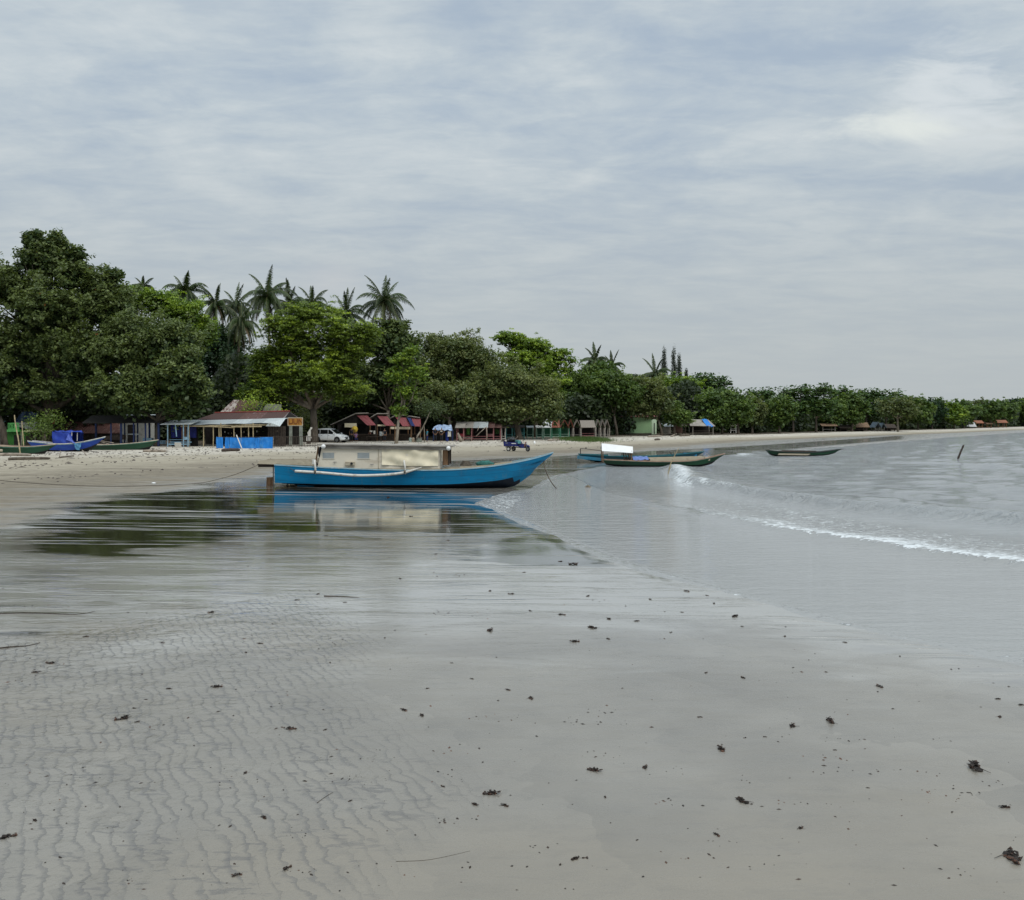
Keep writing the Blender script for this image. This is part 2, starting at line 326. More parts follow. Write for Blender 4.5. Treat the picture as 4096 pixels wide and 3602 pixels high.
def wob(x, y, s, seed=0):
    r = np.random.default_rng(seed); o = np.zeros(np.shape(x))
    for k in range(6):
        a = r.uniform(0, math.pi); f = (1.7 ** (k % 3)) / s; o = o + np.sin((x * math.cos(a) + y * math.sin(a)) * f * 2 + r.uniform(0, 6)) / (1.5 ** (k % 3))
    return o / 4
def zones(x, y):
    x = np.asarray(x, float); y = np.asarray(y, float)
    dW, dD, dT = dist_poly(x, y, LW), dist_poly(x, y, LD), dist_poly(x, y, LT)
    sea, wet, beach = right_of(x, y, LW), right_of(x, y, LD), right_of(x, y, LT)
    s = np.where(sea, -dW, np.where(wet, dW / (dW + dD + 1e-6), np.where(beach, 1 + dD / (dD + dT + 1e-6), 2 + dT / 40)))
    t1 = np.clip(s, 0, 1)
    z = np.where(sea, -np.minimum(.022 * dW + .004, 3), .028 * sm(dW / .7) + .122 * t1 ** 1.6)
    z = np.where(s >= 1, .15 + .35 * sm((s - 1)) + .03 * wob(x, y, 3, 2) * sm((s - 1) * 3) * sm((2.2 - s) * 3), z)
    z = np.where(s >= 2, .5 + np.minimum(.3, .02 * dT) + .1 * wob(x, y, 6, 4) * sm((s - 2) * 3), z)
    z = z + np.where(np.abs(np.where(sea, -dW, dW)) < 3, .011 * wob(x, y, 1.3, 12) * np.exp(-(dW / 1.1) ** 2), 0)
    z = z + np.where((s > 0) & (s < 1), .006 * wob(x, y, 1.6, 9) * sm(t1 * 6) * sm((1 - t1) * 5), 0)
    return s, z, dW, sea
def gz(x, y): return float(zones(np.array([x]), np.array([y]))[1][0])
def inpoly(x, y, Q):
    ins = np.zeros(x.shape, bool); n = len(Q)
    for i in range(n):
        (ax, ay), (bx, by) = Q[i], Q[(i + 1) % n]
        if ay == by: continue
        ins ^= ((ay > y) != (by > y)) & (x < (bx - ax) * (y - ay) / (by - ay) + ax)
    d = dist_poly(x, y, np.vstack([Q, Q[:1]])); return np.where(ins, d, -d)
def polar(ths, rs, cx=0., cy=0.):
    T, Rr = np.meshgrid(ths, rs); x = cx + Rr * np.sin(T); y = cy + Rr * np.cos(T); nt = len(ths); nr = len(rs)
    i = np.arange(nr - 1)[:, None] * nt + np.arange(nt - 1)[None, :]
    q = np.stack([i, i + 1, i + nt + 1, i + nt], -1).reshape(-1, 4)[:, ::-1]
    return x.ravel(), y.ravel(), q

# ------------------------------------------------------------------ beach
def sand_material():
    m = bpy.data.materials.new('beach_sand'); m.use_nodes = True; t = NT(m.node_tree)
    co = t.add('ShaderNodeTexCoord').outputs['Object']
    s = t.attr('shore').outputs['Fac']; film = t.attr('film').outputs['Fac']; rip = t.attr('ripple').outputs['Fac']; band = t.attr('rim').outputs['Fac']
    nb = t.noise(co, .35, 5, .6); nf = t.noise(co, 14, 4, .6); ng = t.noise(co, 220, 2, .5)
    ws = t.map(co, (.22, 1.0, 1), rot=(0, 0, R(-4)))
    n_str = t.noise(ws, 1.7, 6, .62, .3)                       # streaks left by the draining water
    n_str2 = t.noise(t.map(co, (.35, 1.0, 1), loc=(5, 3, 0)), 5, 5, .6, .2)
    strk = t.math('MAXIMUM', t.ramp(t.noise(t.map(co, (.055, 1.0, 1), rot=(0, 0, R(-2))), 1.5, 3.6, .75, .25), .572, .600), t.ramp(t.noise(t.map(co, (.045, 1.0, 1), rot=(0, 0, R(1)), loc=(3, 8, 0)), 2.6, 3.6, .75, .2), .600, .625))
    ridge = t.math('MULTIPLY', strk, t.ramp(film, .35, .8))
    # colours of the sand itself
    wetc = t.mix(t.ramp(nb, .35, .7), (.205, .188, .158), (.262, .242, .204))
    wetc = t.mix(t.math('MULTIPLY', t.ramp(t.noise(t.map(co, (.5, 1, 1), loc=(9, 1, 0)), .22, 4, .5), .5, .66), .55), wetc, (.255, .218, .160))
    dampc = t.mix(t.ramp(n_str2, .35, .7), (.165, .14, .10), (.255, .22, .165))
    dryc = t.mix(t.ramp(t.noise(co, 1.3, 6, .65), .3, .65), (.44, .395, .32), (.61, .565, .48))
    dirtc = t.mix(t.ramp(nf, .4, .6), (.05, .04, .028), (.11, .085, .055))
    sn = t.math('ADD', s, t.math('MULTIPLY', t.math('SUBTRACT', t.noise(t.map(co, (.3, 1, 1)), .6, 5, .6), .5), .5))
    c = t.mix(t.ramp(sn, .93, 1.06), wetc, dampc)
    midc = t.mix(t.ramp(n_str2, .3, .7), (.31, .27, .20), (.43, .385, .295))
    c = t.mix(t.ramp(sn, 1.08, 1.38), c, midc)
    c = t.mix(t.ramp(sn, 1.40, 1.66), c, dryc)
    # drift line of litter on the dry sand
    dl = t.math('MULTIPLY', t.ramp(t.noise(t.map(co, (.55, .30, 1), loc=(2, 7, 0)), 1.5, 7, .78, .4), .53, .60), t.ramp(sn, 1.45, 1.7))
    c = t.mix(t.math('MULTIPLY', dl, .5), c, (.11, .085, .06))
    dl2 = t.math('MULTIPLY', t.ramp(t.noise(t.map(co, (.22, .42, 1), loc=(4, 1, 0)), 1.3, 7, .78, .6), .57, .62), t.math('MULTIPLY', t.ramp(sn, 1.0, 1.2), t.ramp(sn, 1.8, 1.5)))
    c = t.mix(t.math('MULTIPLY', dl2, .40), c, (.08, .065, .05))
    c = t.mix(t.ramp(t.math('ADD', sn, t.math('MULTIPLY', nf, .06)), 2.02, 2.10), c, dirtc)
    # old swash lines left parallel to the water's edge
    dsw = t.attr('swash').outputs['Fac']; dq = t.math('ADD', t.math('MULTIPLY', dsw, .62), t.math('MULTIPLY', t.noise(co, .28, 5, .6), 3.2))
    swl = t.math('MULTIPLY', t.math('FRACT', dq), t.ramp(t.noise(co, .4, 3), .35, .65)); swl = t.math('MULTIPLY', swl, t.ramp(s, 1.0, .8))
    c = t.mix(t.math('MULTIPLY', swl, .34), c, (.135, .125, .105))
    c = t.mix(t.math('MULTIPLY', t.ramp(t.noise(t.map(co, (.5, 1.1, 1)), 3.2, 6, .7, .3), .48, .72), t.math('MULTIPLY', t.ramp(s, 1.0, .9), .22)), c, (.13, .122, .108))
    c = t.mix(t.math('MULTIPLY', t.ramp(t.math('ADD', t.attr('sky_sheen').outputs['Fac'], t.math('MULTIPLY', t.math('SUBTRACT', t.noise(t.map(co, (.35, .9, 1), rot=(0, 0, R(-20))), 1.1, 7, .65, .4), .5), 1.7)), .25, .95), .62), c, (.42, .41, .375))  # pale tone painted for the sky's sheen on the mid sand
    lin = t.math('MULTIPLY', t.ramp(t.noise(t.map(co, (.10, 1.7, 1), loc=(7, 2, 0)), 1.8, 8, .75, .2), .585, .62), t.math('MULTIPLY', t.attr('streak').outputs['Fac'], t.math('SUBTRACT', 1.0, t.attr('pool').outputs['Fac'])))
    c = t.mix(t.math('MULTIPLY', lin, .7), c, (.07, .065, .05))  # dark streaks painted as the trees' reflection in the thin film
    c = t.mix(t.math('MULTIPLY', t.math('MULTIPLY', ridge, t.ramp(s, 1.0, .95)), .9), c, (.36, .35, .32))
    # darker colour along the ripple troughs
    rv = t.map(co, (1, .62, 1), rot=(0, 0, R(-38)))
    dn = t.add('ShaderNodeTexNoise', {'Vector': t.map(co, (1, .9, 1)), 'Scale': 2.4, 'Detail': 5, 'Roughness': .62})
    dv = t.add('ShaderNodeVectorMath', {0: rv, 1: t.add('ShaderNodeVectorMath', {0: dn.outputs['Color'], 'Scale': .30}, operation='SCALE').outputs[0]}, operation='ADD').outputs[0]
    wv = t.add('ShaderNodeTexWave', {'Vector': dv, 'Scale': 2.9, 'Distortion': 2.2, 'Detail': 3, 'Detail Scale': 1.6, 'Detail Roughness': .6}, wave_type='BANDS', bands_direction='X', wave_profile='SAW').outputs[1]
    trough = t.math('MULTIPLY', t.math('MULTIPLY', t.ramp(wv, .62, .96), rip), t.ramp(t.noise(t.map(co, (1, .8, 1)), 2.0, 4, .6), .34, .52))
    wet1 = t.ramp(s, 1.03, .9)
    c = t.mix(t.math('MULTIPLY', trough, .52), c, (.085, .082, .08))
    spk = t.math('MULTIPLY', t.math('MULTIPLY', t.ramp(t.noise(t.map(co, (.30, 1, 1)), 11, 4, .65, .4), .57, .64), t.math('ADD', .20, rip)), wet1)
    c = t.mix(t.math('MULTIPLY', spk, .42), c, (.085, .08, .078))
    c = t.mix(t.math('MULTIPLY', t.ramp(ng, .35, .7), .10), c, (.5, .48, .45))
    stain = t.math('MULTIPLY', t.math('MULTIPLY', t.attr('stain').outputs['Fac'], t.ramp(t.noise(t.map(co, (.22, 1.2, 1)), 2.2, 7, .72, .3), .47, .60)), 1.0)
    c = t.mix(t.math('MULTIPLY', stain, .8), c, (.025, .022, .03))
    c = t.mix(t.math('MULTIPLY', t.math('MULTIPLY', band, t.ramp(nf, .3, .6)), .55), c, (.55, .56, .55))
    # water film: smooth where it stands, rough where it has soaked away
    f2 = t.math('ADD', film, t.math('MULTIPLY', t.math('SUBTRACT', n_str, .5), t.add('ShaderNodeMapRange', {0: t.attr('streak').outputs['Fac'], 1: 0, 2: 1, 3: 1.1, 4: 2.6}).outputs[0]))
    filmm = t.ramp(f2, .32, .62)
    base_r = t.math('SUBTRACT', t.math('ADD', .22, t.math('MULTIPLY', t.ramp(n_str2, .3, .75), .14)), t.math('MULTIPLY', film, .26))
    rough_wet = t.add('ShaderNodeMapRange', {0: filmm, 1: 0, 2: 1, 3: base_r, 4: .035}).outputs[0]
    rough_wet = t.math('MAXIMUM', rough_wet, t.math('MULTIPLY', ridge, .34)); dry_f = t.ramp(sn, .93, 1.12)
    rough = t.add('ShaderNodeMapRange', {0: dry_f, 1: 0, 2: 1, 3: rough_wet, 4: .92}).outputs[0]
    spec = t.add('ShaderNodeMapRange', {0: dry_f, 1: 0, 2: 1, 3: .5, 4: .12}).outputs[0]
    c = t.mix(t.math('MULTIPLY', t.math('SUBTRACT', 1.0, t.math('MULTIPLY', ridge, .8)), t.ramp(t.math('ADD', t.attr('pool').outputs['Fac'], t.math('MULTIPLY', t.math('SUBTRACT', t.noise(t.map(co, (.12, 1.0, 1), loc=(3, 3, 0)), 2.0, 6, .65, .3), .5), 1.1)), .62, .84)), c, (.036, .034, .020))
    # relief
    h_r = t.math('MULTIPLY', t.math('MULTIPLY', wv, rip), .011)
    h_f = t.math('MULTIPLY', t.math('MULTIPLY', t.noise(t.map(co, (.4, 1, 1)), 7, 5, .6, .4), .0065), t.math('SUBTRACT', 1.0, t.math('MULTIPLY', filmm, .93)))
    h_g = t.math('MULTIPLY', nf, t.add('ShaderNodeMapRange', {0: dry_f, 1: 0, 2: 1, 3: .0008, 4: .02}).outputs[0])
    h_d = t.math('MULTIPLY', t.math('MULTIPLY', t.noise(co, 2.2, 6, .65), .12), t.ramp(sn, 1.4, 1.7))
    h_s = t.math('MULTIPLY', t.math('MULTIPLY', strk, .022), t.ramp(film, .35, .8))
    h = t.math('ADD', t.math('ADD', t.math('ADD', h_r, h_f), t.math('ADD', h_g, h_d)), h_s)
    b = t.add('ShaderNodeBump', {'Height': h, 'Strength': 1.0, 'Distance': 1.0}).outputs[0]
    p = t.add('ShaderNodeBsdfPrincipled', {'Base Color': c, 'Roughness': rough, 'Specular IOR Level': spec, 'IOR': 1.5, 'Normal': b, 'Coat Weight': t.math('MULTIPLY', t.math('MULTIPLY', film, t.math('SUBTRACT', .75, t.math('MULTIPLY', ridge, .7))), t.math('SUBTRACT', 1.0, dry_f)), 'Coat Roughness': .07, 'Coat IOR': 1.5, 'Coat Normal': b})
    t.add('ShaderNodeOutputMaterial', {0: p.outputs[0]}); return m
ths = np.concatenate([np.radians(np.arange(-180, -42, 6)), np.radians(np.arange(-42, 42, .16)), np.radians(np.arange(42, 181, 6))])
rs = np.concatenate([[0.01, .8, 1.6], 2.4 * (900 / 2.4) ** (np.arange(560) / 559), [1100, 1400, 2000, 3500, 7000]])
gx, gy, gq = polar(ths, rs)
zs_, zz_, dW_, sea_ = zones(gx, gy)
def gpoly(pts, z=.01): return np.array([tuple(G(a, b, z))[:2] for a, b in pts])
POOL1 = gpoly([(14, 548), (40, 524), (75, 508), (130, 497), (200, 492), (300, 488), (420, 489), (485, 497), (515, 516), (528, 534), (430, 536), (330, 534), (255, 536), (190, 552), (110, 563), (40, 562)])
POOL2 = gpoly([(440, 552), (520, 530), (580, 541), (645, 567), (610, 572), (490, 570)])
POOL3 = gpoly([(225, 492), (250, 478), (300, 476), (540, 476), (700, 462), (800, 448), (900, 439.5), (900, 436.5), (760, 446), (560, 458), (300, 470), (240, 482)])
rpx0 = CX + F * gx / np.maximum(gy, .5); rpy0 = HZ + F * (EYE - zz_) / np.maximum(gy, .5)
film = np.maximum(sm((inpoly(gx, gy, POOL1) + .9 * wob(gx * .25, gy, .8, 72) + .8 * wob(gx * .15, gy, .35, 73)) / 2.6 + .52), sm((inpoly(gx, gy, POOL2) + .6 * wob(gx * .25, gy, .8, 74) + .4 * wob(gx * .15, gy, .3, 75)) / 1.6 + .42)) * .95
pool = film.copy()
film = np.maximum(film, sm(inpoly(gx, gy, POOL3) / 2 + .6) * .62)
film = np.maximum(film, sm((2.4 - dW_ + .5 * wob(gx, gy, 2, 71)) / 2.2) * .66 * (gy < 40))           # fresh swash beside the water's edge
streak = np.clip(film / .5, 0, 1); streak = np.maximum(streak, sm((200 - rpx0) / 120) * sm((650 - rpy0) / 30) * (gy > 2))
film = np.maximum(film, .50 * (zs_ < 1) * sm((gy - 9.5) / 6) * sm((60 - gy) / 20))
film = film * (zs_ < 1.02)
rpx = CX + F * gx / np.maximum(gy, .5); rpy = HZ + F * (EYE - zz_) / np.maximum(gy, .5)
RIPA = gpoly([(-200, 640), (60, 640), (300, 590), (380, 640), (350, 690), (420, 760), (480, 800), (380, 860), (330, 1000), (-400, 1000)])
ripple = sm(inpoly(gx, gy, RIPA) / .9 + .4) * sm((20 - gy) / 6)
rim = np.exp(-((zs_ - .93) / .05) ** 2) * (gy < 60) * (gx < -2)
ST = gpoly([(-30, 622), (35, 622), (60, 632), (40, 640), (-30, 640)]); ST2 = gpoly([(-30, 606), (95, 611), (90, 617), (-30, 619)])
stain = np.maximum(sm(inpoly(gx, gy, ST) / .25 + .5), .7 * sm(inpoly(gx, gy, ST2) / .2 + .4))
stain = np.maximum(stain, .55 * sm(inpoly(gx, gy, gpoly([(-60, 575), (160, 570), (90, 590), (-60, 600)])) / .8 + .3))
beach = np_mesh('beach_sand', np.stack([gx, gy, zz_], 1), gq, sand_material(), attrs={'shore': zs_, 'film': film, 'ripple': ripple, 'streak': streak, 'pool': pool, 'swash': dW_, 'sky_sheen': sm((rpy0 - 545) / 20) * sm((705 + 50 * sm((rpx0 - 700) / 250) - rpy0 + 30 * wob(gx, gy, 1.6, 81)) / 130) * (gy > 2) * (zs_ < .85) * (1 - .25 * sm((rpx0 - 600) / 200)), 'rim': rim, 'stain': stain}, smooth=True)
tag(beach, kind='structure')

# ------------------------------------------------------------------ sea
def sea_material():
    m = bpy.data.materials.new('sea_water'); m.use_nodes = True; t = NT(m.node_tree)
    co = t.add('ShaderNodeTexCoord').outputs['Object']
    off = t.attr('offshore').outputs['Fac']; fo = t.attr('foam').outputs['Fac']; wash = t.attr('wash').outputs['Fac']
    sand = t.mix(t.noise(co, .5, 3), (.30, .30, .285), (.35, .35, .335))
    deep = t.mix(t.noise(t.map(co, (.15, .4, 1)), .3, 4), (.315, .33, .33), (.37, .385, .385))
    c = t.mix(t.ramp(off, .5, 9), sand, deep)
    lace = t.noise(t.map(co, (.55, 1.2, 1)), 4.2, 7, .75, 1.0)
    vor = t.add('ShaderNodeTexVoronoi', {'Vector': t.map(co, (.7, 1.6, 1)), 'Scale': 3.6, 'Detail': 2}, feature='DISTANCE_TO_EDGE').outputs[0]
    f = t.math('ADD', fo, t.math('MULTIPLY', t.math('SUBTRACT', lace, .5), 1.7))
    f = t.math('ADD', f, t.math('MULTIPLY', t.ramp(vor, .10, .0), .36))
    ff = t.math('MULTIPLY', t.ramp(f, .56, .74), t.ramp(fo, .03, .12))
    w1 = t.noise(t.map(co, (.45, 1.25, 1), rot=(0, 0, R(12))), 2.3, 5, .62, .3)
    w2 = t.noise(t.map(co, (.5, 1.4, 1), rot=(0, 0, R(-10))), 9, 4, .6, .2)
    amp = t.add('ShaderNodeMapRange', {0: wash, 1: 0, 2: 1, 3: 1.0, 4: .17}).outputs[0]
    w3 = t.math('ABSOLUTE', t.math('SUBTRACT', t.noise(t.map(co, (.38, 1.3, 1), rot=(0, 0, R(6))), 2.1, 5, .62, .6), .5))
    w1 = t.math('SUBTRACT', w1, t.math('MULTIPLY', w3, 1.5))
    h = t.math('MULTIPLY', t.math('ADD', t.math('MULTIPLY', w1, .26), t.math('MULTIPLY', w2, .055)), amp)
    h = t.math('ADD', h, t.math('MULTIPLY', ff, .02))
    b = t.add('ShaderNodeBump', {'Height': h, 'Strength': 1.0, 'Distance': 1.0}).outputs[0]
    p = t.add('ShaderNodeBsdfPrincipled', {'Base Color': c, 'Roughness': .06, 'IOR': 1.33, 'Normal': b})
    fm = t.add('ShaderNodeBsdfPrincipled', {'Base Color': t.mix(lace, (.62, .66, .66), (.85, .87, .87)), 'Roughness': .7, 'Normal': b})
    mx = t.add('ShaderNodeMixShader', {0: ff, 1: p.outputs[0], 2: fm.outputs[0]})
    t.add('ShaderNodeOutputMaterial', {0: mx.outputs[0]}); return m
ths = np.concatenate([np.radians(np.arange(-8, 33, .13)), np.radians(np.arange(33, 150, 3))])
rs = np.concatenate([4 * (700 / 4) ** (np.arange(820) / 819), [900, 1400, 2500, 5000, 12000]])
sx, sy, sq = polar(ths, rs)
s_, zg_, dws, inS = zones(sx, sy)
B1 = line([(608, 493), (690, 511), (780, 531), (900, 549), (1022, 567), (1160, 588)], 0)      # the breaking line with lacy foam
B2 = line([(664, 468), (680, 476), (704, 486), (780, 499), (875, 512), (1022, 525), (1200, 540)], 0)  # the swell standing up behind it
def side_dist(L):
    d = dist_poly(sx, sy, L); r = right_of(sx, sy, np.vstack([[(-50, 900)], L, [(60, -50)]])); return np.where(r, d, -d)
d1 = side_dist(B1); d2 = side_dist(B2); px_s = CX + F * sx / np.maximum(sy, .5)
j1 = .25 * wob(sx, sy, 1.2, 21); j2 = .5 * wob(sx, sy, 3, 22)
e1 = sm((px_s - 600) / 200); e2 = sm((px_s - 655) / 25) * sm((1400 - px_s) / 300)
z = .028 * wob(sx, sy, 1.1, 31) * sm((dws - 3) / 10) + .05 * wob(sx, sy * 1.8, 3.2, 33) * sm((d2 - .5) / 8)
u1 = d1 + j1; z += e1 * np.where(u1 < 0, .12 * np.exp(-(u1 / .22) ** 2), .12 * np.exp(-(u1 / 1.1) ** 2))
u2 = d2 + j2; z += e2 * np.where(u2 < 0, .34 * np.exp(-(u2 / .34) ** 2), .34 * np.exp(-(u2 / 1.3) ** 2))
for k, (dd, am) in enumerate(((3.2, .10), (7.5, .10), (13, .10), (22, .12))):
    uu = d2 - dd + .8 * wob(sx, sy, 5, 40 + k); z += am * np.exp(-(uu / .8) ** 2) * sm((px_s - 760 - 20 * k) / 200) * sm(wob(sx, sy, 7, 50 + k) + .6)
z += .016 * np.exp(-((dws - .10) / .09) ** 2) * inS
foam = e1 * np.where(u1 < 0, np.exp(-(u1 / .18) ** 2) * .50, .74 * np.exp(-(u1 / 2.3)) - .02)
foam = np.where(u1 > -.05, foam * (.75 + .35 * sm((px_s - 640) / 300)), foam)
foam = np.maximum(foam, .78 * np.exp(-((px_s - 682) / 13) ** 2) * np.exp(-((u2 - .3) / 1.6) ** 2)); foam = np.maximum(foam, .50 * np.exp(-np.abs(px_s - 722) / 26) * np.exp(-(u2 / .35) ** 2)); foam = np.maximum(foam, .75 * np.exp(-((px_s - 704) / 8) ** 2) * np.exp(-(u2 / .4) ** 2))
foam = np.maximum(foam, .40 * np.exp(-((dws - .04) / .05) ** 2) * (sy < 60) * (.55 + .45 * sm(wob(sx, sy, 1.5, 61) * 2)))
foam = np.maximum(foam, .34 * np.exp(-((u1 - 2.6) / 1.6) ** 2) * e1)
foam = np.maximum(foam, .44 * sm((26.5 + 0 * sy - sy) / 2) * 0 + .40 * np.exp(-((px_s - 505) / 22) ** 2) * np.exp(-((sy - 35) / 5) ** 2))
foam = np.maximum(foam, .62 * np.exp(-((px_s - 742) / 14) ** 2) * np.exp(-((sy - 86) / 7) ** 2))
wash = np.where(d1 < 0, 1.0, np.maximum(np.exp(-d1 / 2.0), .85 * np.exp(-((u2 + 1.6) / 1.5) ** 2)))
keep = (s_ < .06)
fk = keep[sq].any(1); sq = sq[fk]
sea = np_mesh('sea_water', np.stack([sx, sy, z + .004 - .03 * (~keep)], 1), sq, sea_material(), attrs={'offshore': np.maximum(d1, 0) * (dws > .3), 'foam': foam, 'wash': wash}, smooth=True)
tag(sea, kind='structure')

# ------------------------------------------------------------------ trees
def leaf_cloud(r, blobs, n, size, c1, c2, per=14, flat=.6, spread=2.2, tip=None, orange=0, rough=.13, up=.5):
    """leaf-sized faces in clumps through the shell of each lobe; returns verts, quads, colours"""
    B = np.array([tuple(b[0]) + tuple(b[1]) for b in blobs]); w = (B[:, 3] * B[:, 5]) ** 1.0; w /= w.sum()
    nc = max(8, n // per); k = r.choice(len(B), nc, p=w)
    d = r.normal(size=(nc, 3)); d /= np.linalg.norm(d, axis=1)[:, None]; d[:, 2] = np.where((d[:, 2] < -.2) & (r.random(nc) < .6), -d[:, 2], d[:, 2])
    rad = (.45 + .55 * r.random(nc) ** .4) * (1 + rough * np.clip(r.normal(size=nc), -2, 1.6))
    cc = B[k, :3] + d * B[k, 3:] * rad[:, None]
    ctint = r.random(nc); hgt = (cc[:, 2] - B[k, 2]) / (B[k, 5] + 1e-6)
    m = nc * per; ci = np.repeat(np.arange(nc), per)
    off = np.clip(r.normal(size=(m, 3)), -1.6, 1.6) * np.minimum(size * spread, B[k, 3].min() * .8 + .15); off[:, 2] *= flat
    p = cc[ci] + off
    nr = d[ci] * .45 + np.array([0, 0, up]) + r.normal(size=(m, 3)) * .5; nr /= np.linalg.norm(nr, axis=1)[:, None]
    a = np.cross(nr, r.normal(size=(m, 3))); a /= np.linalg.norm(a, axis=1)[:, None] + 1e-9; b = np.cross(nr, a)
    L = size * (.65 + .6 * r.random(m))[:, None]; Wd = L * .62
    V = np.stack([p - a * L * .5, p + b * Wd * .5 - nr * L * .08, p + a * L * .5, p - b * Wd * .5 - nr * L * .08], 1).reshape(-1, 3)
    Q = np.arange(m * 4).reshape(-1, 4)
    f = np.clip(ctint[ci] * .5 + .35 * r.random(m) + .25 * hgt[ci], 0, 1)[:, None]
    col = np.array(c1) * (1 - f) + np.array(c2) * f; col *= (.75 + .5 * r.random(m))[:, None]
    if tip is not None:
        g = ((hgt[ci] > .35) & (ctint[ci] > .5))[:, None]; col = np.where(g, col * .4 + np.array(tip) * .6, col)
    if orange:
        o = r.random(m) < orange; col[o] = (.30, .11, .02)
    col4 = np.concatenate([col, np.ones((m, 1))], 1); return V, Q, np.repeat(col4, 4, 0)
LB = 2.4
STY = {  # size at 100 m, colours, clump shape
    'dark': dict(c1=(.016, .032, .012), c2=(.066, .100, .036), size=.34, flat=.8, per=12, orange=.0006),
    'deep': dict(c1=(.008, .022, .012), c2=(.022, .045, .020), size=.30, flat=.8, per=12),
    'feather': dict(c1=(.030, .055, .010), c2=(.095, .155, .022), size=.22, flat=.28, per=22, spread=3.0, tip=(.16, .24, .03), up=.9),
    'olive': dict(c1=(.028, .046, .018), c2=(.085, .115, .045), size=.25, flat=.7, per=12),
    'mid': dict(c1=(.022, .046, .013), c2=(.070, .120, .030), size=.26, flat=.6, per=14),
    'bright': dict(c1=(.035, .070, .012), c2=(.11, .185, .03), size=.24, flat=.4, per=18, spread=2.6, tip=(.15, .23, .03), up=.8),
    'flat': dict(c1=(.018, .042, .014), c2=(.055, .100, .028), size=.26, flat=.22, per=22, spread=3.2, up=1.0),
}
for _k in STY.values():
    for _c in ('c1', 'c2', 'tip'):
        if _k.get(_c) is not None: _k[_c] = tuple(q * LB * w for q, w in zip(_k[_c], (1.22, 1.0, .85)))
TREES = []
def tree(label, Y, bpx, blobs, sty, dens=1.0, base_px_trunk=None, group=None, name='broadleaf_tree', tr=.22, bark=None, subs=5, seed=None, lean=0, cat='tree', subr=(.20, .40), shoots=9):
    """crown lobes and trunk foot are read off the photograph as directions at the tree's own distance"""
    sd = len(TREES) + 100 if seed is None else seed; r = np.random.default_rng(sd); U = Y / F
    bx = (bpx - CX) * U; base = Vector((bx, Y, gz(bx, Y) - .05))
    o = thing(name, label, cat, base, 0, group); TREES.append(o)
    bl = []; area = 0; subs = subs * 3
    for (px, py, rx, ry) in blobs:
        dy = r.uniform(-.35, .35) * rx * U * (len(blobs) > 2)
        c = P(px, py, Y) + Vector((0, dy, 0)); rr = Vector((rx * U, rx * U * .8, ry * U)); area += rx * ry
        bl.append((c - base, rr * .74))
        for _ in range(subs):
            d = Vector(r.normal(size=3)); d.normalize(); d.y = -abs(d.y) * .9 if r.random() < .65 else d.y
            if d.z < -.3: d.z *= -.5
            q = r.uniform(*subr); m_ = (rr.x + rr.z) / 2; bl.append((c - base + Vector((d.x * rr.x, d.y * rr.y, d.z * rr.z)) * r.uniform(.66, .86), Vector((rr.x * .5 + m_ * .5, rr.x * .5 + m_ * .5, rr.z * .6 + m_ * .2)) * q))
    nm = len(bl) // (subs + 1)
    for b in bl[::subs + 1][:nm]:
        c_, rr = b[0], b[1] / .74; sr = .085 * (rr.x + rr.z)
        for _ in range(int(shoots)):
            d = Vector(r.normal(size=3)); d.normalize(); d.z = abs(d.z) * .8 + .1 if r.random() < .75 else d.z; g = (d + Vector((0, 0, .7))).normalized(); q0 = c_ + Vector((d.x * rr.x, d.y * rr.y, d.z * rr.z)) * .84
            for k in range(3): bl.append((q0 + g * sr * 1.5 * k, Vector((1, 1, 1.2)) * sr * (.8 - .2 * k)))
    s = dict(STY[sty]); size = s.pop('size') * max(1, Y / 105) ** .8
    n = int(area * 34 * dens / (size / U) ** 1.6)
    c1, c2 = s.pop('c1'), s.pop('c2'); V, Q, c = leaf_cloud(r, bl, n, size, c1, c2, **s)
    if dens > .5:                                    # core leaves that close sky gaps, darkened for depth
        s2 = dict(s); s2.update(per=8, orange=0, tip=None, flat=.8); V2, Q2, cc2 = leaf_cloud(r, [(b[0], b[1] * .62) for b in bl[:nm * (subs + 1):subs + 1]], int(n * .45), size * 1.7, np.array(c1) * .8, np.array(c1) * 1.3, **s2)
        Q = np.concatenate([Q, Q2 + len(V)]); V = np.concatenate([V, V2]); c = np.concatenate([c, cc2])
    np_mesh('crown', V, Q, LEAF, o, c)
    mb = MB(); T = tr * max(.8, min(2.0, (area ** .5) * U * .16)); main = bl[:nm * (subs + 1):subs + 1]
    cx = sum(b[0].x for b in main) / len(main); zt = min(b[0].z - b[1].z * .5 for b in main); zt = max(1.2, zt * .75)
    fork = Vector((cx * .25 + lean, 0, zt)); mb.tube([(0, 0, -.1), (fork.x * .3 + .05, .05, zt * .4), fork], [T * 1.35, T, T * .85], 8)
    for b in main:
        mid = fork.lerp(b[0], .5) + Vector((r.normal() * .3, r.normal() * .3, -.1 * b[1].z)); e = b[0] + Vector((0, 0, b[1].z * .5))
        mb.tube([fork, mid, b[0], e], [T * .6, T * .42, T * .25, T * .07], 6)
        for _ in range(5):
            d = Vector(r.normal(size=3)); d.normalize(); d.y = -abs(d.y); s0 = mid.lerp(b[0], r.uniform(.2, 1)); e = b[0] + Vector((d.x * b[1].x, d.y * b[1].y, d.z * b[1].z)) * 1.0
            mb.tube([s0, s0.lerp(e, .5) + Vector(r.normal(size=3)) * .2, e], [T * .2, T * .13, T * .04], 4)
    mb.build('trunk', bark or BARK, o, True)
    return o
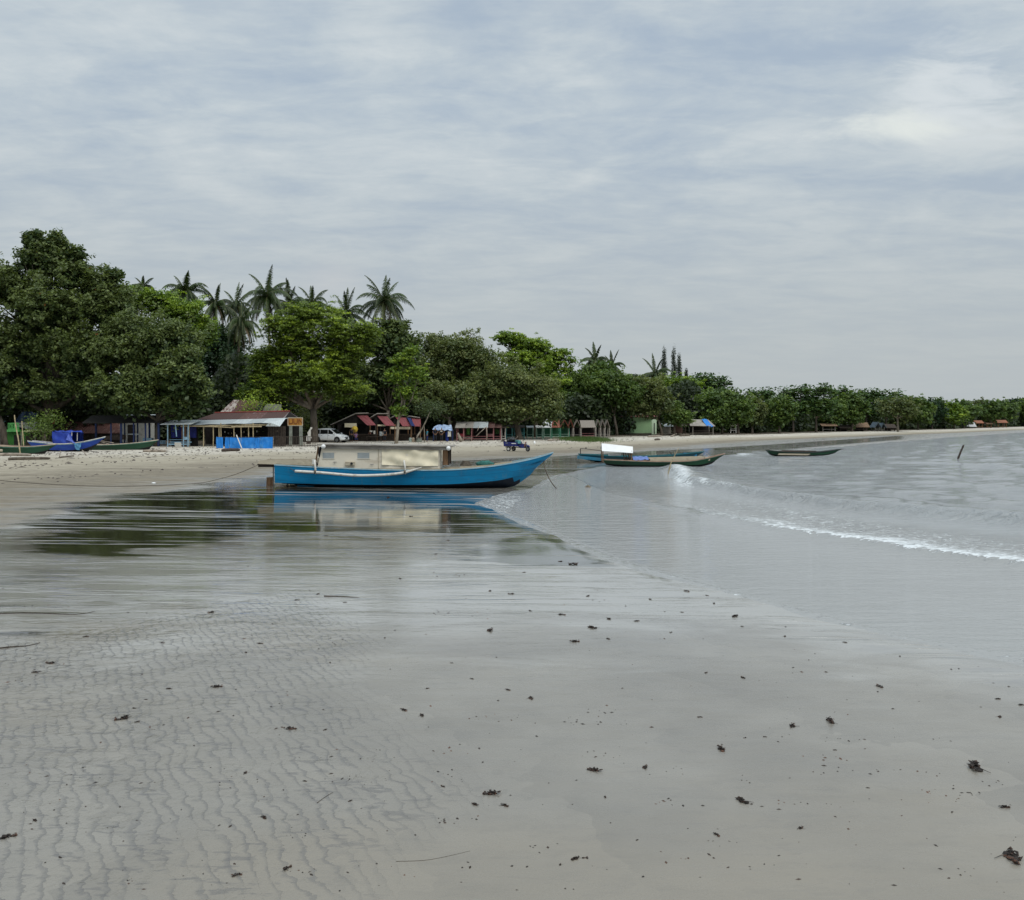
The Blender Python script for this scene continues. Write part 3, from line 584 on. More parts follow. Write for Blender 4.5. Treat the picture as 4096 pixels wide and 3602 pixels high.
def palm(label, Y, cpx, cpy, rp, bpx=None, nf=24, droop=1.0, seed=0, group='coconut palms behind the beach trees', upf=.5):
    r = np.random.default_rng(seed + 900); U = Y / F; rp = rp * .82; top = P(cpx, cpy, Y); bx = ((bpx if bpx is not None else cpx + r.uniform(-6, 6)) - CX) * U
    base = Vector((bx, Y, gz(bx, Y) - .05)); o = thing('coconut_palm', label, 'palm tree', base, 0, group)
    h = top - base; mb = MB(); pts = [Vector((h.x * (s ** 1.5), h.y * s, h.z * s)) for s in [i / 8 for i in range(9)]]
    mb.tube(pts, [.24] + [.17 - .05 * i / 8 for i in range(8)], 8); mb.build('trunk', PALMB, o, True)
    Vs = []; Qs = []; Cs = []; nv = 0; mb2 = MB(); Lf = rp * U
    for k in range(nf):
        az = k * 2.399 + r.uniform(-.5, .5); el = R(72) - ((k / nf) ** .9) * R(112) + r.normal() * .16
        if k < 3: el = R(82) - .12 * k
        L = Lf * r.uniform(.78, 1.18) * (1.0 if k > 5 else .9); n = 20
        d = Vector((math.sin(az) * math.cos(el), math.cos(az) * math.cos(el), math.sin(el))); sdv = Vector((math.cos(az), -math.sin(az), 0))
        p = h.copy(); pts = []; upr = .62 if el > 1.15 else 1.0
        for i in range(n + 1):
            pts.append(p.copy()); p = p + d * (L / n); d = (d + Vector((0, 0, -.066 * droop * (1 + i / n * 1.6) * (1.15 if el < 1.0 else .6)))).normalized()
        mb2.tube(pts[::2], [.05 - .0042 * q for q in range(len(pts[::2]))], 4)
        col = np.array((.034, .058, .014)) * r.uniform(.7, 1.5) if k < nf - 4 else np.array((.09, .065, .035)) * r.uniform(.6, 1.1)
        if k > nf * .5 and r.random() < .3: col = np.array((.085, .11, .035))
        if k >= nf - 2 and r.random() < .7: col = np.array((.16, .105, .05))
        for i in range(2, n + 1):
            q = i / n; ll = upr * Lf * .20 * math.sin(math.pi * min(1, .18 + q * .78)) ** .8; tg = (pts[i] - pts[i - 1]).normalized()
            for sg in (-1, 1):
                for sub in (0, .33, .67):
                    a = pts[i - 1].lerp(pts[i], sub); dd = (sdv * sg * .55 + tg * .5 + Vector((0, 0, -.75 * droop * r.uniform(.5, 1.3)))).normalized()
                    e = a + dd * ll * r.uniform(.8, 1.1); wv = tg * (.034 + .03 * (Y > 150)); mid = a.lerp(e, .5) + Vector((0, 0, .04 * ll))
                    for v in (a - wv, a + wv, mid + wv * .9, e, mid - wv * .9): pass
                    Vs += [a - wv, a + wv, mid + wv, mid - wv, mid - wv, mid + wv, e + wv * .3 - Vector((0, 0, .12 * ll)), e - wv * .3 - Vector((0, 0, .12 * ll))]
                    c = col * r.uniform(.75, 1.25); Cs += [c] * 8
    V = np.array([tuple(v) for v in Vs]); Q = np.arange(len(V)).reshape(-1, 4); C = np.concatenate([np.array(Cs), np.ones((len(Cs), 1))], 1)
    cr = np_mesh('crown', V, Q, FROND, o, C)
    for _ in range(7):
        a = r.uniform(0, 6.28); mb2.ball(h + Vector((math.cos(a) * .28, math.sin(a) * .28, -.35 - .1 * r.random())), .14, 1, 6, 4)
    mb2.build('frond_stems', [mat('palm_stem_%d' % seed, (.12, .12, .05), .7, .2) if seed == 0 else bpy.data.materials['palm_stem_0'], BROWNW], o)
    return o
def casuarina(label, Y, px, ptop, pbot, wpx, seed):
    r = np.random.default_rng(seed); U = Y / F; bx = (px - CX) * U; base = Vector((bx, Y, gz(bx, Y) - .05)); o = thing('casuarina_tree', label, 'tree', base, 0, 'casuarinas beside the right-hand palm')
    H = (P(px, ptop, Y) - base).z; z0 = (P(px, pbot, Y) - base).z; mb = MB(); mb.tube([(0, 0, 0), (.1, 0, H * .5), (0, 0, H)], [.2, .12, .02], 6)
    bl = []; w = wpx * U
    for i in range(20):
        q = i / 20; zc = z0 + (H - z0) * q; rr = w * (1 - q) ** .8 * .62 + .12; a = r.uniform(0, 6.28)
        bl.append((Vector((math.cos(a) * rr * .45, math.sin(a) * rr * .45, zc)), Vector((rr * .5, rr * .5, w * 1.0))))
    V, Q, c = leaf_cloud(r, bl, 3400, .24, (.030, .045, .030), (.075, .095, .060), per=10, flat=2.6, spread=.9, up=0.0)
    np_mesh('crown', V, Q, LEAF, o, c); mb.build('trunk', BARK, o, True); return o

BT = 'beach trees along the sand'
tree('tall broad dark-leaved tree at the left edge, its ragged top the highest of all', 97, 44, [(33, 240, 9, 13), (32, 262, 20, 24), (56, 246, 11, 16), (52, 262, 18, 22), (75, 256, 8, 10), (72, 278, 26, 26), (112, 276, 10, 8), (8, 290, 32, 30), (100, 292, 22, 22), (50, 315, 60, 42), (113, 318, 26, 34), (20, 358, 55, 42), (88, 362, 52, 42), (140, 352, 40, 40), (60, 392, 40, 20), (24, 396, 30, 18)], 'dark', 1.1, tr=.24, subs=6, group=BT, bark=DBARK)
tree('large-leaved dark tree whose crown hangs low over the blue curtained hut', 93, 156, [(168, 348, 34, 34), (186, 380, 26, 34), (150, 385, 34, 32), (118, 394, 32, 26), (178, 406, 18, 17), (198, 396, 13, 20), (140, 404, 28, 16)], 'dark', 1.1, tr=.20, subs=6, group=BT, bark=DBARK)
tree('dark tree with low boughs at the far left edge above the green kiosk', 95, 6, [(-20, 372, 40, 34), (2, 398, 20, 16), (-60, 350, 50, 60), (-40, 290, 40, 30)], 'dark', .9, tr=.3, group=BT)
tree('yellow-green tree rising behind the tall dark tree, below the first palm', 108, 168, [(134, 300, 20, 16), (158, 304, 24, 16), (184, 316, 24, 20), (200, 334, 16, 22), (176, 340, 28, 22)], 'bright', 1.0, group=BT)
tree('light green tree with feathery flat sprays, standing beside the white car', 110, 314, [(308, 316, 34, 15), (286, 332, 26, 18), (338, 334, 30, 18), (268, 362, 22, 20), (300, 352, 36, 24), (345, 358, 28, 24), (366, 338, 18, 16), (318, 380, 44, 22), (278, 392, 26, 16), (346, 392, 26, 14), (262, 376, 16, 14)], 'feather', .8, tr=.30, bark=BARK, subs=6, group=BT)
tree('dull olive tree behind and above the maroon awning stalls', 130, 352, [(346, 398, 24, 16), (366, 404, 24, 13), (330, 406, 18, 12), (384, 398, 20, 16), (352, 376, 24, 20)], 'olive', 1.1, group=BT)
tree('small bright bushy tree behind the rusty roofed shack, left of the feathery tree', 112, 256, [(254, 392, 14, 11), (264, 398, 12, 9), (246, 398, 10, 8)], 'bright', .9, group=BT)
tree('dense dark green tree behind the leaning palm trunk', 124, 226, [(222, 350, 20, 26), (240, 372, 24, 26), (214, 390, 20, 20), (248, 400, 22, 14), (205, 365, 14, 20)], 'deep', 1.0, group=BT)
tree('dark dense tree below the tallest right-hand palm', 124, 388, [(392, 334, 22, 16), (376, 346, 22, 20), (404, 352, 18, 24), (384, 376, 28, 24), (410, 372, 16, 20), (360, 395, 26, 16)], 'dark', .9, group=BT)
tree('young tree with thin forked pale trunk and light green sprays before the maroon stalls', 107, 396, [(402, 362, 13, 10), (412, 352, 8, 6), (396, 378, 13, 10), (406, 393, 13, 9), (418, 376, 10, 12), (400, 410, 9, 5)], 'bright', .75, tr=.2, bark=BARKP, group=BT)
tree('broad olive-green tree, crown rounded, behind the red plank shacks', 131, 452, [(438, 352, 20, 18), (456, 358, 24, 20), (432, 380, 26, 26), (470, 376, 30, 26), (450, 400, 34, 20), (480, 362, 20, 16)], 'olive', 1.1, tr=.34, group=BT)
tree('sparse tree top with sky showing through, poking above the olive tree', 138, 470, [(461, 337, 10, 7), (471, 334, 9, 6), (476, 343, 9, 8), (453, 340, 6, 5), (468, 350, 14, 8)], 'olive', .42, subs=3, group=BT)
tree('bright green tree with uneven stepped top, left of the two palms', 142, 535, [(506, 339, 13, 7), (518, 344, 14, 12), (536, 350, 18, 13), (520, 364, 24, 18), (550, 362, 18, 14), (545, 382, 28, 22), (563, 354, 10, 5), (571, 361, 6, 3), (568, 372, 6, 4)], 'bright', 1.05, tr=.3, group=BT)
tree('wide olive tree with many trunks in front of the teal huts', 129, 519, [(486, 392, 26, 24), (510, 388, 28, 28), (534, 396, 28, 24), (500, 412, 34, 14), (470, 410, 24, 12), (545, 412, 20, 12)], 'olive', 1.15, tr=.34, subs=6, group=BT)
tree('small bushy tree over the blue and white tarp shelter', 122, 452, [(440, 408, 22, 12), (458, 400, 22, 18), (436, 394, 18, 14), (425, 405, 12, 14)], 'olive', 1.0, tr=.3, group=BT)
tree('yellowish-green tree behind the huts with grey thatch', 160, 585, [(572, 388, 18, 18), (592, 380, 20, 15), (575, 402, 26, 16), (602, 372, 14, 8)], 'mid', 1.1, group=BT)
tree('dark rounded tree just left of the pale green house', 158, 617, [(606, 388, 24, 20), (624, 394, 20, 20), (600, 406, 19, 9), (590, 402, 18, 12)], 'mid', 1.05, group=BT)
tree('leafy tree whose crown overhangs the wall of the pale green house', 160, 662, [(645, 393, 19, 18), (637, 408, 14, 8), (661, 402, 13, 15), (648, 413, 10, 5)], 'olive', 1.1, group=BT)
tree('small tree between the pale green house and the blue-topped hut', 162, 674, [(674, 411, 11, 12), (681, 419, 12, 9), (671, 420, 8, 7)], 'mid', 1.1, group=BT)
tree('rounded green tree behind the pale green house, below the casuarinas', 200, 682, [(668, 386, 16, 10), (686, 388, 17, 12), (674, 402, 22, 16), (698, 402, 16, 16)], 'bright', .9, group=BT)
tree('flat-topped umbrella-shaped dark tree beside the casuarinas', 235, 712, [(706, 380, 15, 4), (719, 384, 14, 4.5), (698, 384, 12, 5), (712, 392, 15, 8)], 'flat', 1.1, group=BT)
tree('broad light olive tree right of the blue-topped hut', 174, 722, [(716, 404, 20, 14), (732, 408, 18, 14), (722, 418, 24, 10), (726, 397, 14, 7)], 'mid', 1.15, group=BT)
pal = [(143, 287, 20, 150), (185, 292, 34, 128), (216, 304, 31, 124), (236, 306, 31, 132), (241, 323, 36, 116), (267, 296, 43, 124), (289, 304, 33, 130), (312, 304, 30, 135), (346, 314, 34, 130), (384, 302, 42, 126)]
plab = ['small palm crown half hidden behind the tall dark tree', 'palm standing alone left of the cluster of palms', 'palm with drooping dry fronds just left of the cluster centre', 'palm with a ragged crown behind the lowest palm', 'lowest palm of the cluster with a leaning pinkish trunk',
        'tallest palm in the middle of the cluster', 'palm just right of the tallest one, behind the feathery tree', 'palm with rounded crown above the feathery tree', 'half hidden palm between the feathery tree and the lone end palm', 'lone tall palm at the right end of the long palm row']
for i, ((a, b, c, Yp), lb) in enumerate(zip(pal, plab)): palm(lb, Yp, a, b, c, bpx={4: 234, 1: 190, 9: 389}.get(i), seed=i, nf=29 + (i in (5, 9, 1)) * 4, droop=[1.1, .9, 1.1, 1.0, 1.5, 1.0, .8, 1.0, .7, .85][i])
palm('palm rising left of its upright twin above the bright green trees', 185, 595, 360, 27, seed=11, nf=22, droop=1.0)
palm('upright narrow palm close beside another above the green trees', 192, 612, 366, 22, seed=12, nf=18, droop=.8)
palm('palm just left of the casuarinas', 205, 655, 374, 27, seed=13, nf=24, droop=.95)
casuarina('wispy pointed casuarina touching the fronds of the palm', 215, 664, 350, 384, 6, 71)
casuarina('tallest casuarina spire, slender with a grey-green top', 218, 674, 348, 388, 6, 72)
casuarina('thin casuarina spire between the two larger spires', 222, 679, 357, 388, 5, 73)
casuarina('short outermost casuarina spire at the right', 222, 686, 372, 392, 3.5, 74)
# far belt: every tree its own lobes, height and hue
fb = [(738, 393, 'mid', 15), (752, 396, 'olive', 15), (762, 390, 'flat', 16), (779, 395, 'mid', 17), (793, 388, 'flat', 17), (806, 397, 'deep', 15), (816, 387, 'flat', 18), (829, 400, 'mid', 17), (838, 388, 'flat', 15), (852, 392, 'mid', 18), (866, 391, 'flat', 16),
      (872, 406, 'bright', 16), (886, 392, 'flat', 18), (896, 405, 'olive', 17), (904, 396, 'mid', 15), (918, 397, 'mid', 17), (932, 400, 'deep', 14), (940, 399, 'mid', 16), (954, 402, 'bright', 14), (964, 401, 'mid', 15), (978, 400, 'olive', 15), (991, 401, 'mid', 14), (1004, 400, 'mid', 15), (1016, 399, 'deep', 15), (1030, 398, 'mid', 18), (1050, 400, 'mid', 20), (1075, 400, 'mid', 20)]
hue = {'mid': 'mid-green', 'olive': 'olive-green', 'flat': 'dark flat-topped', 'deep': 'very dark', 'bright': 'bright green'}
nth = ['first', 'second', 'third', 'fourth', 'fifth', 'sixth', 'seventh', 'eighth', 'ninth', 'tenth']
cnt = {}
for i, (px, top, st, w) in enumerate(fb):
    s0 = G(px, float(np.interp(px, [700, 750, 850, 950, 1022, 1100], [435.4, 434.8, 431.9, 429.5, 426.9, 425.6])), .5); Y = s0.y * (1.02 + .05 * (i % 3)); base = HZ + 2.4 / Y * F
    rr = np.random.default_rng(300 + i); hh = base - top; bl = []
    if st == 'flat':
        bl = [(px - w * .5, top + 4, w * .6, 2.6), (px + w * .45, top + 3, w * .6, 2.6), (px, top + 7.5, w * .9, 4), (px - w * .3, top + hh * .45, w * .8, hh * .25), (px + w * .4, top + hh * .5, w * .7, hh * .25)]
    else:
        bl = [(px, top + hh * .22, w * .55, hh * .24), (px - w * .45, top + hh * .42, w * .6, hh * .3), (px + w * .45, top + hh * .4, w * .6, hh * .3), (px, top + hh * .62, w * .85, hh * .28)]
    k = cnt.get(st, 0); cnt[st] = k + 1
    lb = '%s %s tree in the far belt, counted along the shore from the blue-topped hut' % (nth[min(k, 9)] if k < 10 else 'farthest but %d' % (cnt[st]), hue[st])
    if st == 'mid' and k >= 10: lb = 'mid-green tree in the far belt, number %s after the tenth of its colour' % nth[k - 10]
    tree(lb, Y, px, bl, st, .95, tr=.3, subs=4, group='far belt of shore trees')
# dark undergrowth under and behind the trees: one mass nobody could count
def undergrowth():
    r = np.random.default_rng(55); n = 230000; pxs = r.uniform(-260, 1180, n)
    xb = np.interp(pxs, [-260, 0, 200, 310, 500, 600, 660, 750, 850, 950, 1022, 1180], [88, 93, 99, 112, 134, 142, 162, 174, 218, 280, 400, 560])
    Yd = xb * (1.0 + .0) + r.uniform(9, 26, n) * (xb / 100) ** .6; x = (pxs - CX) / F * Yd
    top = 7.6 + 2.4 * np.sin(pxs * .031) + 1.2 * np.sin(pxs * .11 + 1); top = np.where(pxs > 700, 5.5 + .6 * np.sin(pxs * .1), top)
    h = top * r.random(n) ** .8; zb = np.full(n, .55); p = np.stack([x, Yd, zb + h], 1)
    size = .27 * (Yd / 100)[:, None] ** .8; nr = r.normal(size=(n, 3)) * .6 + np.array([0, -.5, .5]); nr /= np.linalg.norm(nr, axis=1)[:, None]
    a = np.cross(nr, r.normal(size=(n, 3))); a /= np.linalg.norm(a, axis=1)[:, None]; b = np.cross(nr, a)
    V = np.stack([p - a * size, p + b * size * .6, p + a * size, p - b * size * .6], 1).reshape(-1, 3)
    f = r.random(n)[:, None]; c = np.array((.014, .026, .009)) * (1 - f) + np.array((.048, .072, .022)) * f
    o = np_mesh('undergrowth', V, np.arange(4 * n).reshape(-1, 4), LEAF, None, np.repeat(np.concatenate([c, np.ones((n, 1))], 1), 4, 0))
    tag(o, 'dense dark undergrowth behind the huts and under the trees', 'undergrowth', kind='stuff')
undergrowth()
def shrub(label, px, py, Y, w, h, sty='mid', name='shrub'):
    r = np.random.default_rng(int(px * 7)); c = P(px, py, Y); c.z = gz(c.x, Y); o = thing(name, label, 'shrub', c)
    bl = [(Vector((r.uniform(-.4, .4) * w, r.uniform(-.3, .3) * w, h * r.uniform(.35, .65))), Vector((w * .4, w * .3, h * .42))) for _ in range(4)]
    s = dict(STY[sty]); z = s.pop('size') * .8; V, Q, cc = leaf_cloud(r, bl, 1800, z, s.pop('c1'), s.pop('c2'), **s)
    np_mesh('foliage', V, Q, LEAF, o, cc); mb = MB(); [mb.tube([(0, 0, 0), b[0]], [.05, .02], 5) for b in bl]; mb.build('stem', BARK, o)
shrub('pale grey-green bush hanging behind the orange signboard', 306, 420, 113, 3.4, 4.4, 'olive')
shrub('spiky light green bush behind the rusty roofed shack', 261, 404, 101, 2.6, 5.6, 'bright')
shrub('low leafy bush between the kiosk and the blue tarp cabin boat', 46, 430, 93, 3.0, 3.2, 'mid')

# ------------------------------------------------------------------ boats
def smooth_line(pts, n, closed=False):
    """Catmull-Rom through the points"""
    p = [Vector(q) for q in pts]; out = []; k = len(p) - 1
    for i in range(n + 1):
        u = i / n * k; j = min(int(u), k - 1); f = u - j; a, b, c, d = p[max(j - 1, 0)], p[j], p[j + 1], p[min(j + 2, k)]
        out.append(.5 * ((2 * b) + (c - a) * f + (2 * a - 5 * b + 4 * c - d) * f * f + (3 * b - a - 3 * c + d) * f ** 3))
    return out
def boat_hull(mb, sheer, chine, keel, beam, n=40, th=.045, stripe=.5, flare=.84, bowblue=2):
    """sheer, chine, keel: (x, z) curves over the length; beam: (u, half-breadth). Slots: 0 side, 1 bottom, 2 stripe"""
    S = smooth_line([(a, 0, b) for a, b in sheer], n); Cn = smooth_line([(a, 0, b) for a, b in chine], n); K = smooth_line([(a, 0, b) for a, b in keel], n)
    bu = [b[0] for b in beam]; bv = [b[1] for b in beam]; hb = [float(np.interp(i / n, bu, bv)) for i in range(n + 1)]
    hb = [float(np.mean(hb[max(0, i - 2):i + 3])) if 2 < i < n - 2 else hb[i] for i in range(n + 1)]
    rings = []
    for i in range(n + 1):
        h = hb[i]; s, c, k = S[i], Cn[i], K[i]; out = []
        for sg in (-1, 1):
            col = [mb.pt((k.x, sg * h * .04, k.z)), mb.pt((k.x * .5 + c.x * .5, sg * h * .45, k.z * .55 + c.z * .45)), mb.pt((c.x, sg * h * flare, c.z)),
                   mb.pt((c.x * .5 + s.x * .5, sg * h * (.5 + .5 * flare) * 1.01, c.z * .5 + s.z * .5)), mb.pt((c.x * .1 + s.x * .9, sg * h * .995, c.z * .14 + s.z * .86)), mb.pt((s.x, sg * h, s.z)),
                   mb.pt((s.x, sg * max(0, h - th), s.z)), mb.pt((c.x * .5 + s.x * .5, sg * max(0, h * .93 - th), c.z * .5 + s.z * .5)), mb.pt((c.x, sg * max(0, h * flare - th), c.z + th))]
            out.append(col)
        rings.append(out)
    for i_, (a, b) in enumerate(zip(rings, rings[1:])):
        ms = [1 if i_ < n * (bowblue + .06) else 0, 1 if i_ < n * bowblue else 0, 0, 0, 2, 3, 3, 3]
        for sd in (0, 1):
            for q in range(8):
                f = [a[sd][q], b[sd][q], b[sd][q + 1], a[sd][q + 1]]; mb.idx(f if sd == 0 else f[::-1], ms[q])
        mb.idx([a[0][0], a[1][0], b[1][0], b[0][0]], 1)
    e = rings[0]; mb.idx([e[0][0], e[0][1], e[0][2], e[0][3], e[0][4], e[0][5], e[1][5], e[1][4], e[1][3], e[1][2], e[1][1], e[1][0]], 0)
    return S, hb
def deck(mb, S, hb, drop, i0, i1, th=.03, inset=.06):
    top = []; 
    for i in range(i0, i1 + 1):
        h = max(.01, hb[i] * .93 - inset); z = S[i].z - drop; top.append((mb.pt((S[i].x, -h, z)), mb.pt((S[i].x, h, z)), mb.pt((S[i].x, -h, z - th)), mb.pt((S[i].x, h, z - th))))
    for a, b in zip(top, top[1:]): mb.idx([a[0], b[0], b[1], a[1]]); mb.idx([a[2], a[3], b[3], b[2]])
def rails(o, S, hb, r, m, name='gunwale', w=.05):
    mb = MB(); n = len(S)
    for sg in (-1, 1):
        a = [(p.x, sg * (h + .012), p.z + .02) for p, h in zip(S, hb)]; pr = None
        for q in a:
            y = q[1]; cur = [mb.pt((q[0], y + sg * w * .5, q[2] - r)), mb.pt((q[0], y + sg * w * .5, q[2] + r)), mb.pt((q[0], y - sg * w, q[2] + r)), mb.pt((q[0], y - sg * w, q[2] - r))]
            if pr:
                for k in range(4):
                    f = [pr[k], cur[k], cur[(k + 1) % 4], pr[(k + 1) % 4]]; mb.idx(f if sg < 0 else f[::-1])
            else: mb.idx(cur)
            pr = cur
        mb.idx(pr[::-1])
    return mb.build(name, m, o)

# the blue boat: profile read off the photograph at 41.6 m, port side towards the camera
YB = 42.4; YS = 41.6; bo = G(274.5, 489, .012); bo = Vector(((414 - CX) / F * YB, YB, 0.0))
boat = thing('fishing_boat', 'big blue wooden fishing boat with beige cabin, aground on the wet sand', 'boat', bo)
def bp(px, py, Y=YS): v = P(px, py, Y) - bo; return v.x, v.z
def bps(l, Y=YS): return [bp(a, b, Y) for a, b in l]
mb = MB()
sheer = bps([(275, 465.2), (315, 467.2), (350, 468.7), (390, 470), (430, 470.3), (460, 469.4), (490, 466.7), (517, 462.6), (537, 458.4), (554, 453.4)], YS + .1)
chine = bps([(275, 482.8), (315, 483.7), (350, 484.3), (390, 484.5), (430, 484.3), (460, 483.4), (490, 481.2), (508, 478.6), (522, 474.6), (535, 470.0)], YS + .15)
keel = bps([(275, 482.9), (296, 485.0), (340, 487.9), (390, 488.9), (430, 489), (470, 488.8), (495, 488.2), (512, 487), (521, 482), (530, 475.5)], YS + .6)
S, hb = boat_hull(mb, sheer, chine, keel, [(0, .82), (.1, .92), (.3, 1.02), (.5, 1.02), (.66, .92), (.8, .66), (.9, .38), (.97, .13), (1, .03)], 48, bowblue=.80)
hull = mb.build('hull', [BLUE, NAVY, BLUE, GREYW], boat, True)
hull.data.polygons.foreach_set('use_smooth', [False] * len(hull.data.polygons))
# skeg and bow forefoot painted blue
mb = MB(); a = bps([(297, 484.4), (330, 486.3), (330, 489.4), (297, 490.2)], YS + .7)
mb.hexa([(a[0][0], -.05, a[0][1]), (a[1][0], -.05, a[1][1]), (a[1][0], .05, a[1][1]), (a[0][0], .05, a[0][1]), (a[3][0], -.05, a[3][1]), (a[2][0], -.05, a[2][1]), (a[2][0], .05, a[2][1]), (a[3][0], .05, a[3][1])])
a = bps([(296, 485.0), (500, 487.7), (500, 490.2), (296, 490.2)], YS + .7)
mb.build('skeg', BLUE, boat)
mb = MB(); mb.hexa([(a[0][0] + .8, -.06, .06), (a[1][0], -.06, .05), (a[1][0], .06, .05), (a[0][0] + .8, .06, .06), (a[0][0] + .8, -.06, .14), (a[1][0], -.06, .12), (a[1][0], .06, .12), (a[0][0] + .8, .06, .14)]); mb.build('keel_plank', NAVY, boat)
rails(boat, S, hb, .022, PALEB)
# rubbing line along the bow (lapped plank edge)
mb = MB(); pr = smooth_line([(*bp(430, 484.0), 0), (*bp(470, 482.4), 0), (*bp(500, 479.4), 0), (*bp(520, 475.4), 0)], 12)
for i, q in enumerate(pr):
    pass
mb = MB(); deck(mb, S, hb, .20, 1, 44); mb.build('deck', GREYW, boat)
mb = MB()                                                                   # inner bulwark of the far side, peeling
for sg in (1, -1):
    mb = MB()
    for i in range(26, 40):
        h0, h1 = max(.02, hb[i] * .955 - .06), max(.02, hb[i + 1] * .955 - .06)
        q = [(S[i].x, sg * h0, S[i].z - .2), (S[i + 1].x, sg * h1, S[i + 1].z - .2), (S[i + 1].x, sg * h1, S[i + 1].z + .005), (S[i].x, sg * h0, S[i].z + .005)]
        mb.face(q if sg > 0 else q[::-1])
    mb.build('bulwark_lining', CREAM, boat)
# low plank coaming in front of the cabin
mb = MB(); x0, z0 = bp(443, 466.6, YB); x1, _ = bp(512, 465, YB)
for sg in (-1, 1):
    w0, w1 = .52, .26; mb = MB()
    pts = [(x0 + (x1 - x0) * u, sg * (w0 + (w1 - w0) * u)) for u in (0, .25, .5, .75, 1)]
    for (ax, ay), (bx, by) in zip(pts, pts[1:]):
        za = float(np.interp(ax, [p.x for p in S], [p.z for p in S])); zb = float(np.interp(bx, [p.x for p in S], [p.z for p in S]))
        mb.hexa([(ax, ay - .015, za - .18), (bx, by - .015, zb - .18), (bx, by + .015, zb - .18), (ax, ay + .015, za - .18), (ax, ay - .015, za + .09), (bx, by - .015, zb + .06), (bx, by + .015, zb + .06), (ax, ay + .015, za + .09)])
    mb.build('hatch_coaming', CREAM, boat)
# cabin
cabin_y = -.66; YC = YB + cabin_y
xl, zt_ = bp(321.5, 446.0, YC); xr, _ = bp(439.5, 448, YC); _, zb_ = bp(380, 469.5, YC); zt2 = bp(440, 448.3, YC)[1]
mb = MB(); xle = bp(316.5, 468, YC)[0]
mb.hexa([(xle, cabin_y, zb_ - .1), (xr, cabin_y, zb_ - .1), (xr, cabin_y + .03, zb_ - .1), (xle, cabin_y + .03, zb_ - .1), (xl + .03, cabin_y, zt_), (xr, cabin_y, zt2), (xr, cabin_y + .03, zt2), (xl + .03, cabin_y + .03, zt_)])
mb.hexa([(xle, -cabin_y - .03, zb_ - .1), (xr, -cabin_y - .03, zb_ - .1), (xr, -cabin_y, zb_ - .1), (xle, -cabin_y, zb_ - .1), (xl + .03, -cabin_y - .03, zt_), (xr, -cabin_y - .03, zt2), (xr, -cabin_y, zt2), (xl + .03, -cabin_y, zt_)])
mb.box((xr - .02, 0, (zb_ + zt2) / 2), (.03, 1.25, zt2 - zb_)); cw = mb.build('cabin_wall', CABIN, boat)
mb = MB(); ml, mz0 = bp(378.5, 449, YC); mb.box((ml, cabin_y - .012, (zb_ + zt2) / 2), (.035, .02, zt2 - zb_)); mb.box(((xl + xr) / 2, cabin_y - .012, zb_ + .02), (xr - xl + .1, .02, .07)); mb.build('wall_batten', CREAM, boat)
for a, b in ((322.8, 334.2), (357.6, 369.4)):
    x0, z0 = bp(a, 452.3, YC); x1, z1 = bp(b, 458.7, YC); mb = MB(); mb.box(((x0 + x1) / 2, cabin_y - .010, (z0 + z1) / 2), (x1 - x0, .02, z0 - z1)); w = mb.build('window', GREYG, boat)
    mb = MB(); [mb.box(((x0 + x1) / 2, cabin_y - .014, q), (x1 - x0 + .05, .022, .022)) for q in (z0, z1)]; mb.build('window_frame', CABIN, w)
x0, z0 = bp(382, 448.0, YC); x1, z1 = bp(438.6, 465.8, YC); mb = MB()
mb.cloth([(x0, cabin_y - .05, z1 + .05), (x1 - .02, cabin_y - .06, z1), (x1, cabin_y - .04, z0 - .02), (x0, cabin_y - .04, z0)], 60, 26, .045, .012, 4, sag=.03); mb.build('cabin_tarp', TARPB, boat, True)
x0, z0 = bp(316.8, 443.9, YC - .15); x1, z1 = bp(453.5, 445.9, YC - .15); mb = MB(); hw = .84
mb.hexa([(x0, -hw, z0 - .06), (x1, -hw, z1 - .05), (x1, hw, z1 - .05), (x0, hw, z0 - .06), (x0 + .03, -hw, z0), (x1 - .02, -hw, z1 + .01), (x1 - .02, hw, z1 + .01), (x0 + .03, hw, z0)]); mb.build('cabin_roof', GREYW, boat, bevel=.01)
mb = MB()
for sg in (-1, 1): mb.hexa([(x0 + .2, sg * .74 - .02, z0 - .20), (x1 - .2, sg * .74 - .02, z1 - .19), (x1 - .2, sg * .74 + .02, z1 - .19), (x0 + .2, sg * .74 + .02, z0 - .20), (x0 + .2, sg * .74 - .02, z0 - .064), (x1 - .2, sg * .74 - .02, z1 - .054), (x1 - .2, sg * .74 + .02, z1 - .054), (x0 + .2, sg * .74 + .02, z0 - .064)])
mb.build('roof_fascia', GREYW, boat)
mb = MB(); mb.box(((x0 + x1) / 2, -.77, z0 - .085), (x1 - x0 - .1, .02, .035), ry=math.atan2(z0 - z1, x1 - x0)); mb.build('roof_gutter', DARKW, boat)
for (px, py) in ((323.1, 446.6), (448.4, 448.4)):
    x, z = bp(px, py, YC - .25); mb = MB(); mb.ball((x, -.84, z), .10, 0, 16, 10); mb.tube([(x, -.74, z), (x, -.80, z)], .05, 10); L = mb.build('float_lamp', WHITE, boat, True)
for px, w in ((445.5, .26), (448.6, .07)):
    x, z = bp(px, 449.5, YC); _, zl = bp(px, 465, YC)
    for sg in (-1, 1): mb = MB(); mb.box((x, sg * .60, (z + .1 + zl) / 2), (w if w > .2 else .07, .07, z + .1 - zl)); mb.build('roof_post', BROWNW if w > .2 else DARKW, boat)
